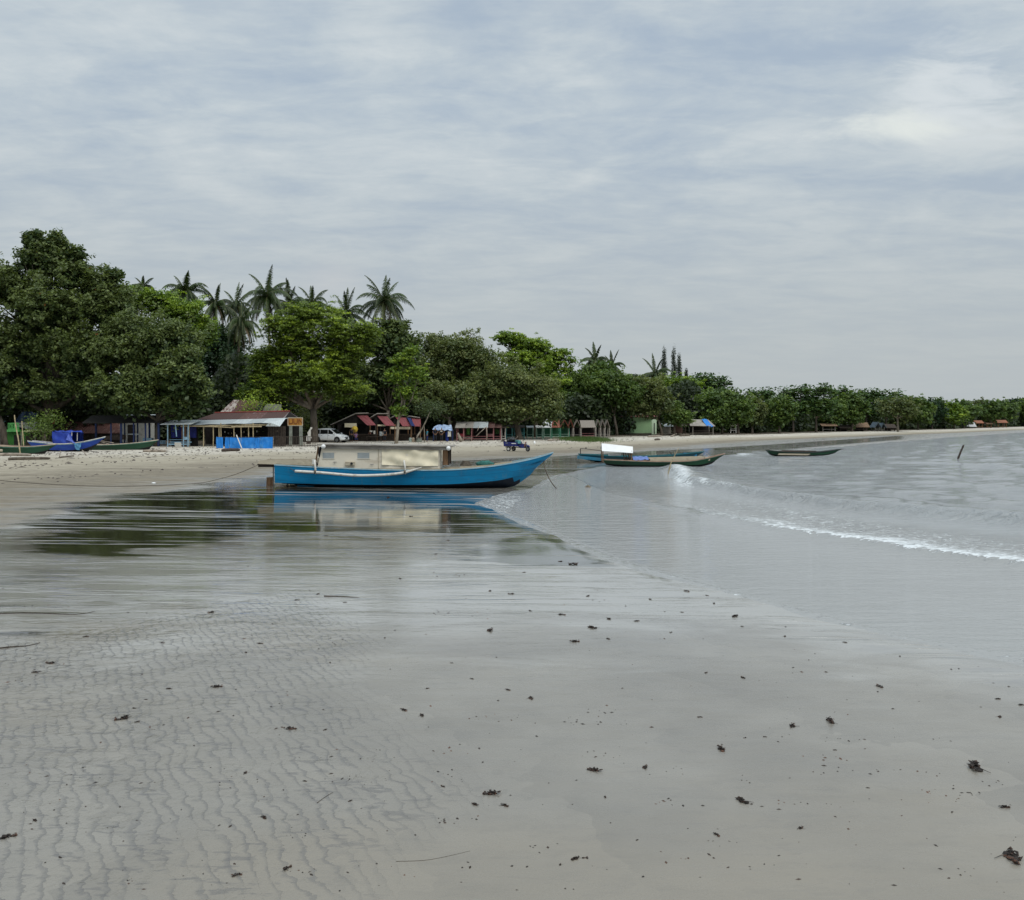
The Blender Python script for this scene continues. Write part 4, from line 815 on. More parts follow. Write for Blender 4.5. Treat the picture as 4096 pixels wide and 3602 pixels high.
mb = MB(); xa, za = bp(317.5, 446.5, YC); xb, zb2 = bp(314.2, 463, YC); mb.tube([(xa, -.5, za), (xa - .05, -.5, (za + zb2) / 2), (xb, -.5, zb2 - .1)], .035, 6); mb.build('stern_post', BROWNW, boat); mb = MB(); mb.tube([(xa, .5, za), (xb, .5, zb2 - .1)], .035, 6); mb.build('stern_post', BROWNW, boat)
mb = MB(); x, z = bp(319.5, 452.5, YC + .3); mb.ball((x, -.2, z), (.10, .12, .26), 0, 8, 6); mb.build('hanging_bag', BLACK, boat, True)
# engine-air box on the cabin side
x, z = bp(350.2, 463.5, YC); mb = MB(); mb.box((x, cabin_y - .05, z), (.42, .10, .17)); vb = mb.build('vent_box', CREAM, boat, bevel=.008)
mb = MB(); mb.tube([(x + .08, cabin_y - .10, z), (x + .08, cabin_y - .16, z)], .055, 10); mb.build('exhaust_pipe', BLACK, vb)
# stern platform
x0, z0 = bp(257.8, 461.5, YB - .5); x1, z1 = bp(317, 462.3, YB - .5); mb = MB()
for sg in (-1, 1): mb.hexa([(x0, sg * .6 - .02, z0 - .10), (x1, sg * .68 - .02, z1 - .14), (x1, sg * .68 + .02, z1 - .14), (x0, sg * .6 + .02, z0 - .10), (x0 + .15, sg * .6 - .02, z0 + .06), (x1, sg * .68 - .02, z1 + .10), (x1, sg * .68 + .02, z1 + .10), (x0 + .15, sg * .6 + .02, z0 + .06)])
mb.box((x0 + .12, 0, z0 - .02), (.05, 1.2, .14)); mb.build('stern_bulwark', CREAM, boat)
mb = MB(); mb.box(((x0 + x1) / 2, 0, z0 - .13), (x1 - x0, 1.15, .05)); mb.box((x0 + .45, 0, z0 - .20), (.9, .9, .10)); mb.build('stern_platform', DARKW, boat)
x, z = bp(313.5, 459.5, YC); mb = MB(); mb.tube([(x, -.62, z), (x, -.62, z - .2)], .09, 10); mb.build('bucket', WHITEP, boat); mb = MB(); mb.tube([(x - .3, -.5, z - .03), (x - .3, -.5, z - .22)], .05, 8); mb.build('jug', WHITEP, boat)
# outrigger pole lashed along the side
yo = -1.12; YO = YB + yo
pts = smooth_line([(*bp(295, 471.2, YO), 0), (*bp(320, 472.6, YO), 0), (*bp(345, 474.8, YO), 0), (*bp(362, 475.6, YO), 0), (*bp(385, 474.8, YO), 0), (*bp(402, 473.0, YO), 0), (*bp(412, 470.4, YO), 0), (*bp(421.5, 467.4, YO), 0)], 28)
mb = MB(); mb.tube([(p.x, yo, p.y) for p in pts], [.062] * 22 + [.06, .056, .05, .042, .034, .026, .018], 10); mb.build('outrigger_pole', WHITEP, boat, True)
for px in (314.8, 404.4):
    x, zt3 = bp(px, 461.6, YO); z4 = bp(px, 473.2, YO)[1]; mb = MB(); mb.tube([(x - .05, -.55, zt3 - .05), (x - .03, -.95, zt3 + .03), (x, yo, zt3 - .03), (x + .02, yo - .01, (zt3 + z4) / 2), (x + .05, yo - .03, z4 - .04)], [.04, .045, .045, .045, .03], 8); b = mb.build('outrigger_arm', WHITEP, boat, True)
    mb = MB(); mb.tube([(x - .02, yo, z4 + .06), (x + .06, yo, z4 + .06)], .085, 10); mb.build('lashing', ROPE, b)
# rudder, shaft, propeller
x0, z0 = bp(266.2, 477.5, YB); x1, z1 = bp(273.6, 488, YB); mb = MB(); mb.hexa([(x0 + .01, -.02, z1 + .03), (x1, -.02, z1), (x1, .02, z1), (x0 + .01, .02, z1 + .03), (x0 + .02, -.02, z0), (x1 + .01, -.02, z0 + .02), (x1 + .01, .02, z0 + .02), (x0 + .02, .02, z0)])
rd = mb.build('rudder', BROWNW, boat); mb = MB(); xs, zs2 = bp(274.2, 466, YB); mb.tube([(xs - .04, 0, zs2), (xs - .04, 0, z1 + .1)], .025, 8); mb.build('rudder_stock', STEEL, rd)
x0, z0 = bp(287.5, 486.4, YB); x1, z1 = bp(298, 484.9, YB); mb = MB(); mb.tube([(x0, 0, z0), (x1, 0, z1)], .028, 8); mb.tube([(x0 + .15, 0, z0 + .0), (x0 + .15, 0, z0 + .12)], .02, 6); ps = mb.build('propeller_shaft', BLACK, boat)
mb = MB(); mb.tube([(x0 - .04, 0, z0), (x0 + .05, 0, z0)], .045, 8)
for k in range(3):
    a = R(90 + 120 * k); d = Vector((0, math.cos(a), math.sin(a))); s_ = Vector((.04, -math.sin(a) * .055, math.cos(a) * .055)); c0 = Vector((x0, 0, z0))
    mb.slab([c0 + d * .03 - s_ * .5, c0 + d * .17 - s_, c0 + d * .19 + s_, c0 + d * .03 + s_ * .5], .012)
mb.build('propeller', BLACK, ps)
x, z = bp(500, 464.6, YB); mb = MB(); mb.box((x, 0, z + .02), (.22, .18, .08)); mb.build('bow_bitt', DARKW, boat)
x, z = bp(466, 466.5, YB); mb = MB()
for k in range(7): mb.tube([(x + (.26 - .02 * k) * math.cos(a), (.24 - .02 * k) * math.sin(a), z + .03 * k + .06) for a in [i * .524 for i in range(13)]], .02, 5, cap=False)
mb.build('rope_coil', ROPE, boat, True)
x, z = bp(485, 465.5, YB); mb = MB(); mb.ball((x, .02, z + .06), (.42, .26, .16), 0, 16, 8); mb.v = [(a, b, c + .03 * math.sin(23 * a) * math.cos(19 * b)) for a, b, c in mb.v]; mb.build('net_heap', mat('green_fishing_net', (.03, .13, .11), .9, .4, 9, .9, 40), boat, True)
for px, py in ((335, 462), (372, 464.2)):                                  # mooring cleats and a stain strake on the cabin foot
    x, z = bp(px, py, YC); mb = MB(); mb.tube([(x - .08, cabin_y - .05, z), (x + .08, cabin_y - .05, z)], .012, 5); mb.tube([(x, cabin_y, z), (x, cabin_y - .05, z)], .014, 5); mb.build('cleat', STEEL, boat)
x0, z0 = bp(300, 470.4, YS); mb = MB(); mb.tube([(x0 - .4, -.90, z0 + .1), (x0 - .1, -1.0, z0 - .08), (x0 + .4, -1.0, z0 - .12), (x0 + .9, -.98, z0 - .02)], .012, 5); mb.build('lashing_rope', ROPE, boat, True)
# bow mooring line hanging to the water; stern line running up the beach
o1 = thing('mooring_rope', 'dark rope hanging from the bow of the big blue boat into the water', 'rope', G(556, 488, 0)); loc = o1.location
pts = [P(543.6, 458.6, YB), P(544, 464, YB - .1), P(545.5, 470, YB - .25), P(549, 478, YB - .4), P(553, 484.5, YB - .5), G(556.5, 488.5, 0)]
mb = MB(loc); mb.tube(smooth_line(pts, 20), .022, 6); mb.build('rope', ROPE, o1, True)
q = [P(257.8, 465, YB), P(250, 468.5, YB - .2), P(235, 474.5, 42.6), P(215, 480, 42.8)]
for px, py in ((198, 482.5), (160, 484.6), (110, 485.6), (60, 484.2), (20, 481.8), (-40, 477)):
    g = G(px, py, .2); g.z = gz(g.x, g.y) + .02; q.append(g)
o1 = thing('mooring_rope', 'long dark rope running from the stern of the blue boat across the sand', 'rope', q[-1]); mb = MB(q[-1]); mb.tube(smooth_line(q, 70), .014, 5); mb.build('rope', ROPE, o1, True)

def simple_boat(label, name, sheer_px, bottom_px, Y, bw, mats, gun, rz=0, extra=None, n=30, deckm=GREYW, drop=.16, bow=True, group=None, beam=None):
    """sheer and bottom edge as seen in the photograph, at distance Y"""
    cx = sum(p[0] for p in sheer_px) / len(sheer_px); base = Vector(((cx - CX) / F * Y, Y, 0)); zb0 = min((P(a, b, Y).z for a, b in bottom_px)); base.z = zb0
    o = thing(name, label, 'boat', base, rz, group); f = lambda l: [((P(a, b, Y) - base).x, (P(a, b, Y) - base).z) for a, b in l]
    sh = f(sheer_px); bt = f(bottom_px); ns = 9; sh9 = [(v.x, v.z) for v in smooth_line([(a, 0, b) for a, b in sh], ns)]; bt9 = [(v.x, v.z) for v in smooth_line([(a, 0, b) for a, b in bt], ns)]
    ch = [(b[0] * .72 + s[0] * .28, b[1] * .68 + s[1] * .32) for s, b in zip(sh9, bt9)]
    mb = MB(); S, hb = boat_hull(mb, sh9, ch, bt9, [(a, b * bw) for a, b in (beam or ((0, .62), (.12, .85), (.35, 1), (.6, .95), (.8, .62), (.92, .3), (1, .03)))], n)
    mb.build('hull', mats, o); rails(o, S, hb, .03, gun, w=.05); mb = MB(); deck(mb, S, hb, drop, 1, n - 3); mb.build('deck', deckm, o)
    return o, base, S, hb
def lp(base, px, py, Y): return P(px, py, Y) - base
# dark green boat with the white canopy
YG = 62.6
gb, gbase, gS, gh = simple_boat('long dark green boat with white canopy and brown rim, at the edge of the surf', 'fishing_boat', [(602, 459.6), (625, 460.4), (650, 461.3), (680, 461.2), (700, 459.4), (725, 453.9)],
    [(606, 464.6), (620, 466.6), (650, 467.0), (685, 466.9), (702, 466.3), (712, 463.6)], YG, .62, [GREENB, BLACK, GREENL, CREAM], mat('brown_rim', (.36, .24, .17), .6, .2, 3), n=34)
mb = MB()
for sg in (-1, 1):
    a = [lp(gbase, 649, 458.6, YG), lp(gbase, 703, 457.2, YG)]; mb.hexa([(a[0].x, sg * .42 - .02, a[0].z - .2), (a[1].x, sg * .3 - .02, a[1].z - .2), (a[1].x, sg * .3 + .02, a[1].z - .2), (a[0].x, sg * .42 + .02, a[0].z - .2), (a[0].x, sg * .42 - .02, a[0].z + .06), (a[1].x, sg * .3 - .02, a[1].z + .06), (a[1].x, sg * .3 + .02, a[1].z + .06), (a[0].x, sg * .42 + .02, a[0].z + .06)])
mb.hexa([(a[0].x, -.4, a[0].z - .02), (a[1].x, -.28, a[1].z - .02), (a[1].x, .28, a[1].z - .02), (a[0].x, .4, a[0].z - .02), (a[0].x, -.4, a[0].z + .02), (a[1].x, -.28, a[1].z + .02), (a[1].x, .28, a[1].z + .02), (a[0].x, .4, a[0].z + .02)])
mb.build('hold_cover', CREAM, gb)
a = lp(gbase, 632, 458.6, YG); b = lp(gbase, 648, 458.2, YG); mb = MB(); mb.cloth([(a.x, -.42, a.z - .08), (b.x, -.42, b.z - .08), (b.x, .35, b.z + .12), (a.x, .35, a.z + .12)], 14, 8, .04, .02, 3); mb.build('blue_tarp', mat('faded_blue_sheet', (.13, .20, .46), .6, .2, 3), gb, True)
q = [lp(gbase, 601, 450.6, YG), lp(gbase, 631.6, 452.6, YG), lp(gbase, 632.8, 446.6, YG), lp(gbase, 601.6, 443.2, YG)]
mb = MB(); f0, f1, f2, f3 = [Vector((p.x, y, p.z)) for p, y in zip(q, (-.68, -.68, -.05, -.05))]; mb.slab([f0, f1, f2, f3], .03); g0, g1 = Vector((f0.x, .6, f0.z + .1)), Vector((f1.x, .6, f1.z + .1)); mb.slab([f3, f2, g1, g0], .03); mb.build('canopy', WHITE, gb)
for x in (q[0].x + .08, q[1].x - .06):
    for y in (-.5, .5): mb = MB(); mb.tube([(x, y, q[0].z), (x, y, q[0].z - .75)], .035, 6); mb.build('canopy_post', BROWNW, gb)
mb = MB()
for i, px in enumerate((622.3, 624.6, 627, 629.6)):
    a = lp(gbase, px, 451.4 + i * .2, YG); b = lp(gbase, px + 1.8, 458.6, YG); mb.tube([(a.x, -.25, a.z), (b.x, -.3, b.z)], .035, 6)
    mb.ball((b.x, -.3, b.z), (.08, .08, .12), 0, 6, 4)
mb.build('fishing_light_rack', DARKW, gb)
a = lp(gbase, 609, 453.7, YG); b = lp(gbase, 621, 455.4, YG); mb = MB(); mb.box(((a.x + b.x) / 2, .3, (a.z + b.z) / 2 - .03), (b.x - a.x, .4, .10)); mb.build('white_chest', WHITE, gb)
a = lp(gbase, 703.5, 458.4, YG); b = lp(gbase, 708, 454.0, YG); mb = MB(); mb.box((a.x + .2, -.12, a.z - .02), (.35, .3, .22)); mb.tube([(b.x - .35, 0, a.z), (b.x - .1, 0, b.z + .05), (b.x + .15, 0, a.z + .08)], .02, 5); mb.build('bow_locker', CREAM, gb)
# teal boat behind it
YT = 69
tb, tbase, tS, th_ = simple_boat('teal boat lying behind the dark green boat, wide blue stern showing', 'fishing_boat', [(578.5, 454.4), (596, 455.0), (620, 456.2), (655, 456.3), (685, 453.8), (704, 451.8)],
    [(584, 459.4), (600, 462.4), (625, 463), (655, 463), (685, 461), (696, 457.5)], YT, .75, [TEALD, TEALD, TEALD, TEALD], mat('teal_rim', (.015, .12, .14), .5, .2, 3), n=30)
a = lp(tbase, 577.5, 457.4, YT - .8); b = lp(tbase, 606, 459.9, YT - .8); mb = MB(); mb.hexa([(a.x, -.9, a.z - .1), (b.x, -.9, b.z - .1), (b.x, -.5, b.z - .1), (a.x, -.5, a.z - .1), (a.x, -.9, a.z + .13), (b.x, -.9, b.z + .10), (b.x, -.5, b.z + .10), (a.x, -.5, a.z + .13)]); mb.build('side_sponson', mat('sponson_blue', (.02, .16, .26), .5, .2, 3, dirt=(.1, .16, .17)), tb)
mb = MB(); a = lp(tbase, 580.4, 448.6, YT); b = lp(tbase, 580.6, 454.6, YT); c = lp(tbase, 601, 450.8, YT); d = lp(tbase, 586, 448.8, YT); mb.tube([a, b], .03, 5); mb.tube([a, d, c], .02, 5); e = lp(tbase, 587.4, 452.8, YT); mb.tube([d, d + Vector((0, 0, .1))], .04, 5); mb.build('stern_rail', BLACK, tb)
mb = MB(); a = lp(tbase, 669.6, 451.4, YT); b = lp(tbase, 672, 454.8, YT); mb.tube([a + Vector((-.02, 0, 0)), b, b + Vector((.8, 0, -.03))], .035, 6); mb.build('anchor', DARKW, tb)
mb = MB(); a = lp(tbase, 690, 454.5, YT); mb.box((a.x, 0, a.z), (.9, .5, .18), ry=.1); mb.build('foredeck', mat('foredeck_blue', (.02, .19, .36), .5, .2, 3), tb)
# far boat afloat
YF = 81
fb_, fbase, fS, fh = simple_boat('small green and cream boat afloat alone beyond the surf', 'fishing_boat', [(766.5, 450.2), (775, 451.3), (790, 452.4), (806, 452.5), (822, 451.8), (841, 449.2)], [(770, 454.8), (778, 456.4), (795, 456.2), (812, 455.9), (826, 455.3), (835, 453)], YF, .55, [GREENB, BLACK, GREENB, GREYW], mat('dark_rim', (.03, .04, .035), .6), n=24)
mb = MB(); a = lp(fbase, 776, 453.8, YF); b = lp(fbase, 806, 454.4, YF); mb.hexa([(a.x, -.56, a.z - .08), (b.x, -.56, b.z - .06), (b.x, -.50, b.z - .06), (a.x, -.50, a.z - .08), (a.x + .1, -.575, a.z + .06), (b.x + .2, -.575, b.z + .07), (b.x + .2, -.52, b.z + .07), (a.x + .1, -.52, a.z + .06)]); mb.build('cream_side_board', CREAM, fb_)
mb = MB(); [mb.tube([(lp(fbase, p0, 451.2 - .3 * k, YF).x, .1 * k - .1, lp(fbase, p0, 451.2 - .3 * k, YF).z), (lp(fbase, p1, 451.4 - .2 * k, YF).x, .1 * k - .1, lp(fbase, p1, 451.4 - .2 * k, YF).z)], .045, 6) for k, (p0, p1) in enumerate(((778, 812), (786, 816), (782, 806)))]; mb.build('stowed_poles', DARKW, fb_)
mb = MB(); a = lp(fbase, 841, 449.2, YF); mb.tube([a + Vector((-.1, 0, -.02)), a + Vector((.25, 0, .03))], .03, 5); mb.build('bow_tip', DARKW, fb_)
# boats drawn up on the sand at the left
Yq = 75
g1, g1b, _, _ = simple_boat('dark green boat with tan rim at the left edge, its stern outside the view', 'beached_boat', [(-58, 441.5), (-35, 443.6), (-5, 445.4), (15, 446.6), (35, 446.4), (57, 444.3)], [(-54, 453), (-35, 456), (0, 456.5), (20, 456.2), (41, 455.2), (46, 452)], Yq, .6, [GREENB, BLACK, GREENL, CREAM], mat('tan_rim', (.42, .32, .24), .6, .2, 3), n=30)
mb = MB(); a = lp(g1b, -20, 450.9, Yq - .9); b = lp(g1b, 3.6, 450.3, Yq - .9); mb.tube([(a.x, -1.1, a.z), (b.x, -1.1, b.z)], .09, 8); c = lp(g1b, .4, 453, Yq); mb.tube([(c.x, -1.1, a.z), (c.x, -1.1, a.z - .35)], .05, 6); mb.build('outrigger_float', CREAM, g1)
Yq = 84
g2, g2b, _, _ = simple_boat('dark green boat with pale rim, bow pointing right, beyond the blue boat', 'beached_boat', [(62, 442.4), (80, 444), (100, 444.8), (120, 444.2), (140, 442.6), (158.5, 440)], [(66, 448), (80, 451), (100, 452), (120, 451.8), (145, 450.8), (150, 448)], Yq, .65, [GREENB, BLACK, GREENL, CREAM], mat('pale_rim', (.52, .44, .35), .6, .2, 3), n=30)
mb = MB(); a = lp(g2b, 100, 441.8, Yq); mb.tube([(a.x - .8, 0, a.z - .3), (a.x, .1, a.z + .1), (a.x + 1.2, 0, a.z - .1)], .04, 6); mb.tube([(a.x - .3, .2, a.z + .1), (a.x + .9, 0, a.z - .25)], .05, 6); mb.build('stowed_poles', DRIFT, g2)
Yq = 80.5
g3, g3b, _, _ = simple_boat('royal blue boat with a cabin of blue tarpaulin on the sand', 'beached_boat', [(30, 441.0), (46, 442.5), (60, 443.8), (75, 443.3), (90, 440.8), (105.5, 436.9)], [(36, 450), (50, 452.4), (62, 453), (78, 452.6), (88, 451), (95, 446.5)], Yq, .7, [ROYAL, BLACK, LBLUE, ROYAL], WHITEP, n=30)
def q3(px, py, dy): v = lp(g3b, px, py, Yq + dy); return (v.x, dy, v.z)
mb = MB(); mb.cloth([q3(52.4, 443.8, -.6), q3(72.5, 443.8, -.62), q3(72, 431.9, -.6), q3(52.2, 431.8, -.6)], 18, 10, .06, .02, 6); mb.cloth([q3(52.4, 443.8, -.6), q3(52.2, 431.8, -.6), q3(53.2, 431.2, .6), q3(53.2, 443, .6)], 8, 8, .04, .02, 7); mb.cloth([q3(52.2, 431.8, -.62), q3(82.8, 432.2, -.62), q3(81, 431.0, .6), q3(56, 430.6, .6)], 20, 8, .08, .02, 8); mb.cloth([q3(82.9, 441.5, -.6), q3(82.9, 432.2, -.6), q3(82, 431.2, .6), q3(82, 441, .6)], 8, 8, .05, .02, 7); mb.cloth([q3(54, 443.8, .6), q3(82, 443.8, .6), q3(82, 431.9, .6), q3(54, 431.8, .6)], 8, 8, .04, .02, 9); mb.build('tarp_cabin', BTARPD, g3, True)
mb = MB(); mb.tube([q3(71.6, 443, -.55), q3(71.9, 431.6, -.58)], .03, 6); mb.tube([q3(77.2, 441, -.5), q3(77.4, 432.5, -.5)], .03, 6); mb.build('cabin_post', WHITEP, g3)
mb = MB(); mb.cloth([q3(66.2, 439.6, -.72), q3(75.8, 443.8, -.78), q3(70.6, 437.0, -.72), q3(68.6, 433.6, -.68)], 8, 8, .04, .02, 3); mb.build('loose_flap', BTARPL, g3, True)
mb = MB(); mb.cloth([q3(75.5, 449.6, -.85), q3(80, 450.2, -.85), q3(81, 443.2, -.8), q3(73.6, 443.6, -.8)], 10, 8, .07, .02, 5); mb.build('hanging_cloth', mat('pale_teal_cloth', (.08, .24, .40), .8, .2, 6), g3, True)

# ------------------------------------------------------------------ poles standing in sand and water
def stake(label, p, r0, r1, m, name='bamboo_pole', cat='pole', knots=True, group=None):
    p = [Vector(q) for q in p]; o = thing(name, label, cat, p[0], 0, group); q = smooth_line(p, 14) if len(p) > 2 else [p[0].lerp(p[1], i / 10) for i in range(11)]
    k = len(q); rr = [(r0 + (r1 - r0) * i / (k - 1)) * (1.25 if (knots and i % 3 == 0) else 1) for i in range(k)]; mb = MB(p[0]); mb.tube(q, rr, 7); mb.build('shaft', m, o, True); return o
Yp = 53.6
s1 = stake('bent bamboo pole stuck in the water before the white-canopied boat', [P(667.8, 475.4, Yp), P(671, 463, Yp), P(674.5, 456, Yp), P(678.6, 448.2, Yp)], .035, .018, BAMBOO)
mb = MB(s1.location); mb.tube([P(675, 455.4, Yp), P(674.4, 451.6, Yp)], .014, 5); mb.build('side_twig', BAMBOO, s1)
Yp = 75
stake('dark pole leaning right, standing alone in the open water', [P(957.4, 460.4, Yp), P(960.6, 452, Yp), P(963.6, 445.2, Yp)], .075, .065, DARKW, 'leaning_pole')
Yp = 74
stake('tall thin bamboo pole in front of the green kiosk, leaning slightly', [P(20.4, 455.4, Yp), P(18.4, 440, Yp), P(15.6, 425, Yp), P(14.4, 415, Yp)], .05, .035, BAMBOO)
stake('shorter thin bamboo pole just right of the taller one', [P(23.9, 449.4, 78), P(22.6, 432, 78), P(21.8, 421, 78)], .045, .03, BAMBOO)
stake('pale stick propped against the royal blue boat from the sand', [P(91, 461.4, 70.8), P(87, 456, 73), P(82.2, 450.2, 76)], .05, .035, DRIFT, 'prop_stick', 'stick')
stake('thin crooked stick standing in the sand before the dark green bow', [P(57.5, 460, 69), P(59.6, 456, 69), P(60.4, 450.6, 69)], .03, .02, DRIFT, 'crooked_stick', 'stick')

# ------------------------------------------------------------------ shacks, stalls and huts along the top of the beach
def at(px, Y, dz=0.0):
    x = (px - CX) / F * Y; return Vector((x, Y, gz(x, Y) + dz))
def H(py, Y, z0): return EYE - (py - HZ) / F * Y - z0           # height above z0 of what is seen at row py
def gable(mb, w, d, he, hr, axis='x', over=.25, th=.05, cx=0, cy=0, m=0):
    """two roof slopes; axis = direction of the ridge"""
    W2, D2 = w / 2 + over, d / 2 + over; z1 = he - .1
    if axis == 'x':
        for s in (-1, 1):
            q = [(cx - W2, cy + s * D2, z1), (cx + W2, cy + s * D2, z1), (cx + W2, cy, hr), (cx - W2, cy, hr)]; mb.slab(q if s < 0 else [q[1], q[0], q[3], q[2]], th, m)
    else:
        for s in (-1, 1):
            q = [(cx + s * W2, cy + D2, z1), (cx + s * W2, cy - D2, z1), (cx, cy - D2, hr), (cx, cy + D2, hr)]; mb.slab(q if s < 0 else [q[1], q[0], q[3], q[2]], th, m)
def part(o, name, m, fn, **k):
    mb = MB(); fn(mb); return mb.build(name, m, o, **k)
def posts(o, pts, h, r, m, name='post', sq=False):
    for p in pts:
        hh = h if not isinstance(h, (list, tuple)) else h[pts.index(p)]
        mb = MB()
        if sq: mb.box((p[0], p[1], hh / 2), (r * 2, r * 2, hh))
        else: mb.tube([(p[0], p[1], 0), (p[0] + .02, p[1], hh * .5), (p[0], p[1], hh)], r, 6)
        mb.build(name, m, o)

# rusty roofed shack with the long zinc eave
Y0 = 97; b0 = at(243, Y0); U = Y0 / F
sh = thing('beach_shack', 'wide open-fronted shack with striped rusty roof and long zinc eave', 'shack', b0)
def hx(px): return (px - 243) * U
def hz(py, dy=0): return H(py, Y0 + dy, b0.z)
def f(mb):
    q = [(hx(201.5), -1.6, hz(419.6, -1.6)), (hx(288), -1.6, hz(418.6, -1.6)), (hx(286), 1.4, hz(411.6, 1.4)), (hx(211), 1.4, hz(413.0, 1.4))]; mb.slab(q, .05)
    q2 = [(hx(286), 1.4, hz(411.6, 1.4)), (hx(211), 1.4, hz(413, 1.4)), (hx(205), 4.4, hz(420, 4.4)), (hx(293), 4.4, hz(420, 4.4))]; mb.slab(q2[::-1], .05)
part(sh, 'lower_roof', RUSTD, f)
part(sh, 'ridge_cap', mat('red_ridge', (.22, .04, .03), .7), lambda mb: mb.tube([(hx(210.5), 1.4, hz(412.8, 1.4)), (hx(286.8), 1.4, hz(411.2, 1.4))], .1, 6))
part(sh, 'gable_board', DARKER, lambda mb: mb.slab([(hx(283), -1.3, hz(418.7)), (hx(291.5), 3.0, hz(418)), (hx(286.4), 1.4, hz(411.9, 1.4)), (hx(286), 1.38, hz(411.9, 1.4))], .04))
def f(mb):
    q = [(hx(205), 4.5, hz(413.5, 4.5)), (hx(233.5), 4.5, hz(412.6, 4.5)), (hx(238.5), 7.2, hz(400.6, 7.2)), (hx(213), 7.2, hz(399.8, 7.2))]; mb.slab(q, .05)
    q = [(hx(238.5), 7.2, hz(400.6, 7.2)), (hx(213), 7.2, hz(399.8, 7.2)), (hx(205), 9.8, hz(412.5, 9.8)), (hx(233.5), 9.8, hz(412.6, 9.8))]; mb.slab(q[::-1], .05)
part(sh, 'upper_roof', RUST, f)
def f(mb):
    mb.slab([(hx(233.2), 4.6, hz(413.5, 4.6)), (hx(249), 5, hz(413.2, 5)), (hx(244), 6.2, hz(402.2, 6.2)), (hx(238.3), 7, hz(401, 7))], .08)
part(sh, 'gable_wall', mat('brown_gable', (.10, .05, .035), .85, .4, 3, .4), f)
def f(mb):
    mb.slab([(hx(242), 4.4, hz(411.5, 4.4)), (hx(251.5), 4.4, hz(412.5, 4.4)), (hx(246.2), 6.4, hz(400.2, 6.4)), (hx(244), 6.4, hz(400.4, 6.4))], .05)
part(sh, 'gable_roof', DARKER, f)
part(sh, 'rear_roof', mat('mossy_roof', (.13, .13, .10), .9, .3, 3, .4), lambda mb: mb.slab([(hx(248), 4.6, hz(412.2, 4.6)), (hx(270), 4.6, hz(412, 4.6)), (hx(262.5), 8, hz(404.4, 8)), (hx(246.4), 8, hz(403.8, 8))], .05))
def f(mb):
    n = 18; lo = [(hx(191.5 + i * (280.5 - 191.5) / n), -4.0 + .1 * math.sin(i), hz(424.9 - i * .12 - .25 * math.sin(i * 1.3), -4)) for i in range(n + 1)]; hi = [(hx(197 + i * (291 - 197) / n), -1.4, hz(419.9 - i * .11, -1.4)) for i in range(n + 1)]
    for i in range(n): mb.slab([lo[i], lo[i + 1], hi[i + 1], hi[i]], .03)
part(sh, 'zinc_eave', ZINC, f)
part(sh, 'eave_return', ZINC, lambda mb: mb.slab([(hx(276), -4.05, hz(426.2, -4)), (hx(288.5), -3.6, hz(426.4, -3.6)), (hx(291), -2.4, hz(418.8, -2.4)), (hx(279.5), -4.0, hz(422.2, -4))], .03))
part(sh, 'eave_beam', BAMBOO, lambda mb: mb.tube([(hx(194), -3.9, hz(426.2, -4)), (hx(280), -3.9, hz(424.8, -4))], .07, 6))
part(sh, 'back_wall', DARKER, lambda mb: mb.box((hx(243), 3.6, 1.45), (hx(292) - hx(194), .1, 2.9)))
part(sh, 'side_wall', BROWNW, lambda mb: mb.box((hx(195.2), -3.4, 1.15), (.42, .08, 2.4)))
part(sh, 'zinc_door', ZINC, lambda mb: mb.box((hx(199), -3.2, 1.1), (.32, .06, 2.3)))
part(sh, 'side_screen', DARKW, lambda mb: [mb.box((hx(275 + i * 1.6), -2.6, 1.0), (.10, .06, 2.0)) for i in range(11)])
for px in (202.4, 216.2, 225.5, 231.0, 232.8, 245.3, 252.2, 259.3, 263.7): posts(sh, [(hx(px), -4.0, 0)], hz(426.6, -4) if px not in (263.7, 232.8) else hz(423, -4), .05, BAMBOO)
part(sh, 'bamboo_rail', BAMBOO, lambda mb: mb.tube([(hx(201), -4.15, hz(426.0, -4.1)), (hx(225), -4.15, hz(426.6, -4.1)), (hx(245), -4.15, hz(427.6, -4.1))], .055, 6))
part(sh, 'bamboo_rail', BAMBOO, lambda mb: mb.tube([(hx(243.5), -4.2, hz(426.9, -4.1)), (hx(272.5), -4.2, hz(426.5, -4.1))], .065, 6))
part(sh, 'roof_brace', BAMBOO, lambda mb: mb.tube([(hx(233.5), -3.8, hz(426.8, -4)), (hx(237), -3.8, hz(424, -4))], .04, 5))
# goods and small pale things on the shelves inside
for i, (px, py, c) in enumerate(((216, 432, WHITEP), (219.5, 433.5, WHITEP), (222.5, 433.4, BAMBOO), (226, 433.6, WHITEP), (235, 432, CREAM), (240, 433, WHITEP), (244, 432, BAMBOO), (248, 431.5, WHITEP), (268, 431, CREAM))):
    p = Vector((b0.x + hx(px) * (Y0 + 3) / Y0, Y0 + 3.3, EYE - (py - HZ) / F * (Y0 + 3.3)))
    o = thing('shelf_jar', 'small pale jar, %s from the left on the dark shelf of the open shack' % ('first', 'second', 'third', 'fourth', 'fifth', 'sixth', 'seventh', 'eighth', 'ninth')[i], 'jar', p, 0, 'jars on the back shelf of the open shack'); mb = MB(); mb.tube([(0, 0, -.1), (0, 0, .08), (0, 0, .1)], [.07, .07, .05], 8); mb.build('jar_body', c, o); mb = MB(); mb.tube([(0, 0, .102), (0, 0, .13)], .055, 8); mb.build('lid', DARKW, o)
    if i == 0: part(sh, 'shelf', DARKW, lambda mb: mb.box((hx(240), 3.3, hz(433.2 + .9, 3.3)), (hx(272) - hx(212), .35, .05)))
